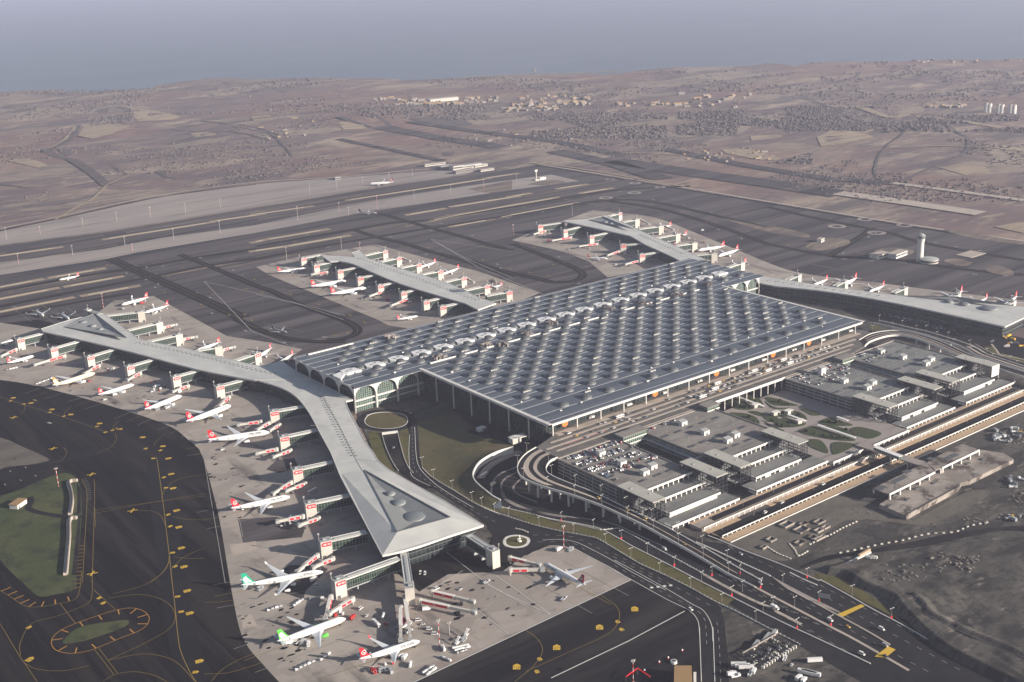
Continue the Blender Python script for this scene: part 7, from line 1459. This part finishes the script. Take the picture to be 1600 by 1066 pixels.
for i, (kind, k, x, y, a, lab) in enumerate((('tank','L5',350,915,.9,'beside the nearest jet wing'),('truck','L5',300,850,.6,'under the nearest jet wing'),('tank','L5',645,770,1.2,'at the foot of the banded mast'),('tank','L5',110,480,.8,'left of the pier tip bridge'),('bus','L5',45,550,1.5,'in the shade left of the pier tip'),('van','L5',130,555,1.5,'in the shade below the pier tip'),
    ('van','L5',420,515,-.5,'first in a line right of the thin bridge'),('car','L5',460,550,-.5,'second in a line right of the thin bridge'),('van','L5',515,592,-.6,'third in a line right of the thin bridge'),('van','L5',565,637,-.7,'fourth in a line right of the thin bridge'),('stairs','L5',850,650,.4,'near the dark apron edge, upper'),('stairs','L5',770,720,.4,'near the dark apron edge, lower'),('loader','L5',830,690,.4,'between two boarding stairs'),
    ('car','L5',795,238,.2,'alone on the pale apron'),('flat','L5',1030,175,.2,'alone on the pale apron'),('van','L5',440,90,.9,'parked under the pier tip, left'),('van','L5',480,95,.9,'parked under the pier tip, right'),('van','L5',585,232,.1,'above the idle boarding bridges'),('truck','L5',500,420,-.4,'under the lower idle bridge'),('flat','W2',805,885,.3,'below the jet right of the pier tip'),('truck','W2',770,500,.2,'at the banded mast, left'),('loader','W2',860,500,.2,'at the banded mast, right'),
    ('truck','L4',1320,495,.5,'at the nose of the green tailed jet'),('van','L4',1390,410,.4,'near the last signed gate'),('car','L4',1445,475,.4,'right of the green tailed jet nose'),('loader','L4',880,715,.5,'under the green tailed jet wing'),('loader','L4',500,235,.4,'behind the teal tailed jet wing'),('van','L4',995,205,.3,'in the shade by the teal tailed jet'),('stairs','L3',888,480,1.6,'at the rear door of the third gate jet'),('truck','L3',1240,400,.4,'at the nose of the third gate jet'),('van','L3',735,15,.3,'behind the second gate jet'),
    ('bus','L3',1440,345,.3,'in the shade by the third gate'),('truck','N2',110,890,.3,'below the fifth gate'),('van','L6',1190,262,.2,'near the corner gate'),('truck','L6',1400,270,.4,'at the nose of the second left pier jet'),('van','L6',820,325,.2,'behind the third left pier jet'),('truck','L6',900,290,.4,'under the third left pier jet'),('truck','L6',1310,390,.4,'under the second left pier jet wing'),('loader','L6',1230,405,.4,'behind the second left pier jet engine'),('van','L6',700,180,.3,'under the cream airliner nose'),
    ('bus','T1',560,780,.3,'on the middle pier apron, left'),('truck','T1',700,870,.3,'on the middle pier apron near the gates'),('van','T1',400,790,.3,'behind the outermost middle pier jet'),('truck','T1',950,960,.3,'on the middle pier apron, right'),('truck','T2',560,690,.3,'beside the jet at the rear pier'),('van','T2',640,725,.3,'at the rear pier apron edge'))):
    sv(kind, k, x, y, a, '%s %s' % (WORD[kind], lab), 'service vehicles on the aprons', 'silver' if kind in ('loader','flat') else ('red' if i % 17 == 5 else 'white'))
r8 = random.Random(40); cl_ = 0
for k, x0, y0, x1, y1, n, lab in (('L5',200,500,360,640,12,'under the pier tip bridges'),('L4',1080,420,1240,470,9,'by the last signed gate'),('L3',1200,540,1330,620,6,'by the fourth gate'),('L6',1180,180,1300,260,10,'in the shade by the second left pier gate'),('L6',850,80,920,110,7,'in the shade by the third left pier gate'),('L6',400,150,560,190,7,'by the cream airliner'),('T1',640,840,1000,960,10,'on the middle pier apron'),('T1',380,730,480,800,6,'near the middle pier tip'),('T2',160,530,500,640,10,'at the near gates of the rear pier'),('T2',840,470,1200,620,10,'on the far side of the rear pier'),('L4',760,640,940,740,8,'around the green tailed jet wing'),('L5',0,900,200,990,10,'around the nearest jet wing'),('T0',740,960,1000,1040,8,'beyond the tip of the far left pier')):
    for i in range(n):
        kd = r8.choice(['cart','cart','tug','truck','van','loader']); sv(kd, k, r8.uniform(x0,x1), r8.uniform(y0,y1), r8.uniform(-.4,1.6), '%s among the clutter %s' % (WORD[kd], lab), 'service vehicles '+lab, r8.choice(['white','white','silver','red']))
# ---- the yard and buildings at the bottom right
c0_ = at(*px('W4', 540,1005)[0], 9); t = thing('brown_roofed_building', 'flat brown roofed building at the bottom edge beside the boulevard', 'building', (c0_.x, c0_.y, 0)); pts = [at(x, y, 9) for x, y in px('W4', 470,937, 602,937, 608,1080, 466,1080)]
b = MB(); b.prism(pts, 0, 8.3); obj('wall', b, K['panel'], t); b = MB(); m_ = sum(pts, Vector())/4; b.prism([m_+(p-m_)*1.02 for p in pts], 8.3, 9.1); obj('roof', b, K['brown'], t); b = MB(); q_ = [at(x, y, 7) for x, y in px('W4', 618,985, 640,985, 640,1080, 620,1080)]; b.prism(q_, 0, 7); obj('side_annex', b, K['white'], t)
p0 = gp('W4', 90,1060, 180,1010, 280,1060); t = thing('gate_frame', 'dark steel gable frame with red edge at the bottom edge', 'frame', p0[1]); b = MB(); b.beam(p0[0]+Vector((0,0,4)), p0[1]+Vector((0,0,6)), .7, .7); b.beam(p0[1]+Vector((0,0,6)), p0[2]+Vector((0,0,4)), .7, .7); obj('beam', b, K['red'], t); b = MB()
for q, z in zip(p0, (4,6,4)): b.cbox(q.x, q.y, 0, .6, .6, z)
obj('post', b, K['steel'], t)
for i, (x, y) in enumerate(((530,828),(420,886),(350,920),(235,985))): c = gp('W4', x, y)[0]; t = thing('marker_light', 'small red and white marker light on the dark apron, %s from the boulevard' % ordn(i), 'marker', c); b = MB(); b.lathe([(.5,0),(.5,1.4)], n=8); obj('post', b, K['red'], t, False); b = MB(); b.lathe([(.7,1.4),(.7,2.2),(.2,2.6)], n=8); obj('lamp', b, K['wht'], t, False)
for i, (x, y) in enumerate(((465,918),)):
    c = gp('W4', x, y)[0]; t = thing('round_tank', 'white ring topped tank beside the brown roofed building', 'tank', c); b = MB(); b.lathe([(2.6,0),(2.6,2.4)], n=14); obj('drum', b, K['wht'], t, False); b = MB(); b.lathe([(1.7,2.4),(1.7,2.6)], n=14); obj('lid', b, K['dgrey'], t, False)
ground('yard_earth', 'dirt', 7, gp('W4', 830,500, 900,520, 1200,690, 1270,740, 1600,930, 1900,1100, 1900,1250, 900,1250, 890,900, 860,600))
t = thing('rack_shed', 'long open storage rack with dark frames and pale ends, bottom right yard', 'storage rack', gp('W4', 1200,850)[0]); b = MB(); A4 = gp('W4', 1000,870, 1270,715, 1410,800, 1160,960)
for i in range(10):
    u, v = A4[0]+(A4[1]-A4[0])*(i/9), A4[3]+(A4[2]-A4[3])*(i/9); b.beam(u+Vector((0,0,3.2)), v+Vector((0,0,3.2)), 1.1, .35)
    for f in (0,.33,.66,1): q = u+(v-u)*f; b.cbox(q.x, q.y, 0, .5, .5, 3.2)
obj('frame', b, K['steel'], t); b = MB()
for i in range(13): q = A4[3]+(A4[2]-A4[3])*(i/12); b.cbox(q.x, q.y, 0, 1.6, 2.4, 2.6, .4)
obj('end_panel', b, K['white'], t); b = MB(); b.beam(A4[0]+Vector((0,0,3.6)), A4[1]+Vector((0,0,3.6)), 1.0, .5); obj('ridge_beam', b, K['pale'], t)
for i in range(26):
    q = A4[0]+(A4[1]-A4[0])*r8.random(); v = A4[3]+(A4[2]-A4[3])*((q-A4[0]).length/(A4[1]-A4[0]).length); q = q+(v-q)*r8.uniform(.1,.9); b = MB(); b.cbox(q.x, q.y, .3, r8.uniform(2,5), r8.uniform(1,2), r8.uniform(1,2.4), r8.uniform(-.3,.5)); solo('crate', b, K[r8.choice(['grey','white','dgrey','panel'])], 'crate stored under the long open rack in the bottom right yard', 'crate', 'crates under the rack')
for i, (x, y, a, kd, lab) in enumerate(((970,945,-.7,'long','first of three white trailers side by side'),(1000,955,-.7,'long','second of three white trailers side by side'),(1030,965,-.7,'long','third of three white trailers side by side'),(1565,910,-.6,'long','white trailer alone near the highway'),(1490,1005,-1.2,'long','white trailer in the bottom corner, left'),(1520,1010,-1.2,'long','white trailer in the bottom corner, second'),(1550,1015,-1.2,'long','white trailer in the bottom corner, third'),(1440,1040,.2,'box','white box truck in the bottom corner'),(1385,935,.3,'car','small white car alone in the yard'),(920,1010,-.3,'box','white box truck left of the trailers'),(950,1025,-.3,'flat','flatbed truck left of the trailers'),(1090,990,.5,'box','white box truck under the rack end'),(1060,1005,.5,'flat','flatbed truck under the rack end'),(1480,1060,.3,'box','white box truck at the very bottom edge'),(1330,890,.5,'flat','flatbed truck right of the rack'))):
    p = at(*px('W4', x, y)[0], .5)
    if kd == 'long':
        t = thing('trailer', lab, 'trailer', p, a, 'trailers in the bottom right yard'); b = MB(); b.box(-6,-1.3,1.1,6,1.3,3.9); obj('box', b, K['wht'], t, False); b = MB()
        for xx in (-4.6,-3.4,4): b.tube([(xx,-1.2,.5),(xx,1.2,.5)], .5, 8)
        obj('wheels', b, K['tyre'], t, False)
    else: veh(CARM[0] if kd == 'car' else TRK[kd], p, a, lab, 'car' if kd == 'car' else 'truck', 'vehicles in the bottom right yard', 'white')
for i, (x, y) in enumerate(((1190,730),(1240,705),(1100,790))): p = at(*px('W4', x, y)[0], .5); t = thing('site_cabin', '%s pale site cabin along the yard fence' % ('middle','upper','lower')[i], 'cabin', p, R(20)); b = MB(); b.box(-7,-1.4,0,7,1.4,2.6); obj('wall', b, K['panel'], t, False); b = MB(); b.box(-7.2,-1.6,2.6,7.2,1.6,2.85); obj('roof', b, K['grey'], t, False)
# clutter of parked lorries on the works at the right edge
for k, x0, y0, x1, y1, n, lab in (('W6',1370,5,1600,120,22,'on the works at the right edge'),('W6',1480,380,1600,470,8,'below the unfinished concrete building'),('V1',1250,640,1600,760,10,'beyond the outer ramp'),('W5',1450,20,1590,70,6,'at the haul road end')):
    for i in range(n):
        kd = r8.choice(['box','flat','flat']); veh(TRK[kd], at(*px(k, r8.uniform(x0,x1), r8.uniform(y0,y1))[0], .3), r8.uniform(0,3), 'parked %s truck among others %s' % ('box' if kd == 'box' else 'flatbed', lab), 'truck', 'trucks '+lab, r8.choice(['white','silver','grey','yellow']))

# ================================================================== air
hz = MB(); hz.box(-36500, -36500, -16, 36500, 36500, 720)
HM = bpy.data.materials.new('haze'); HM.use_nodes = True; ht = HM.node_tree
ht.nodes.remove(ht.nodes['Principled BSDF']); pv = ht.nodes.new('ShaderNodeVolumePrincipled')
pv.inputs['Color'].default_value = (.76,.79,1.0,1); pv.inputs['Density'].default_value = HAZE; pv.inputs['Anisotropy'].default_value = 0.2
ht.links.new(pv.outputs[0], ht.nodes['Material Output'].inputs['Volume'])
tag(obj('haze', hz, HM), kind='stuff')
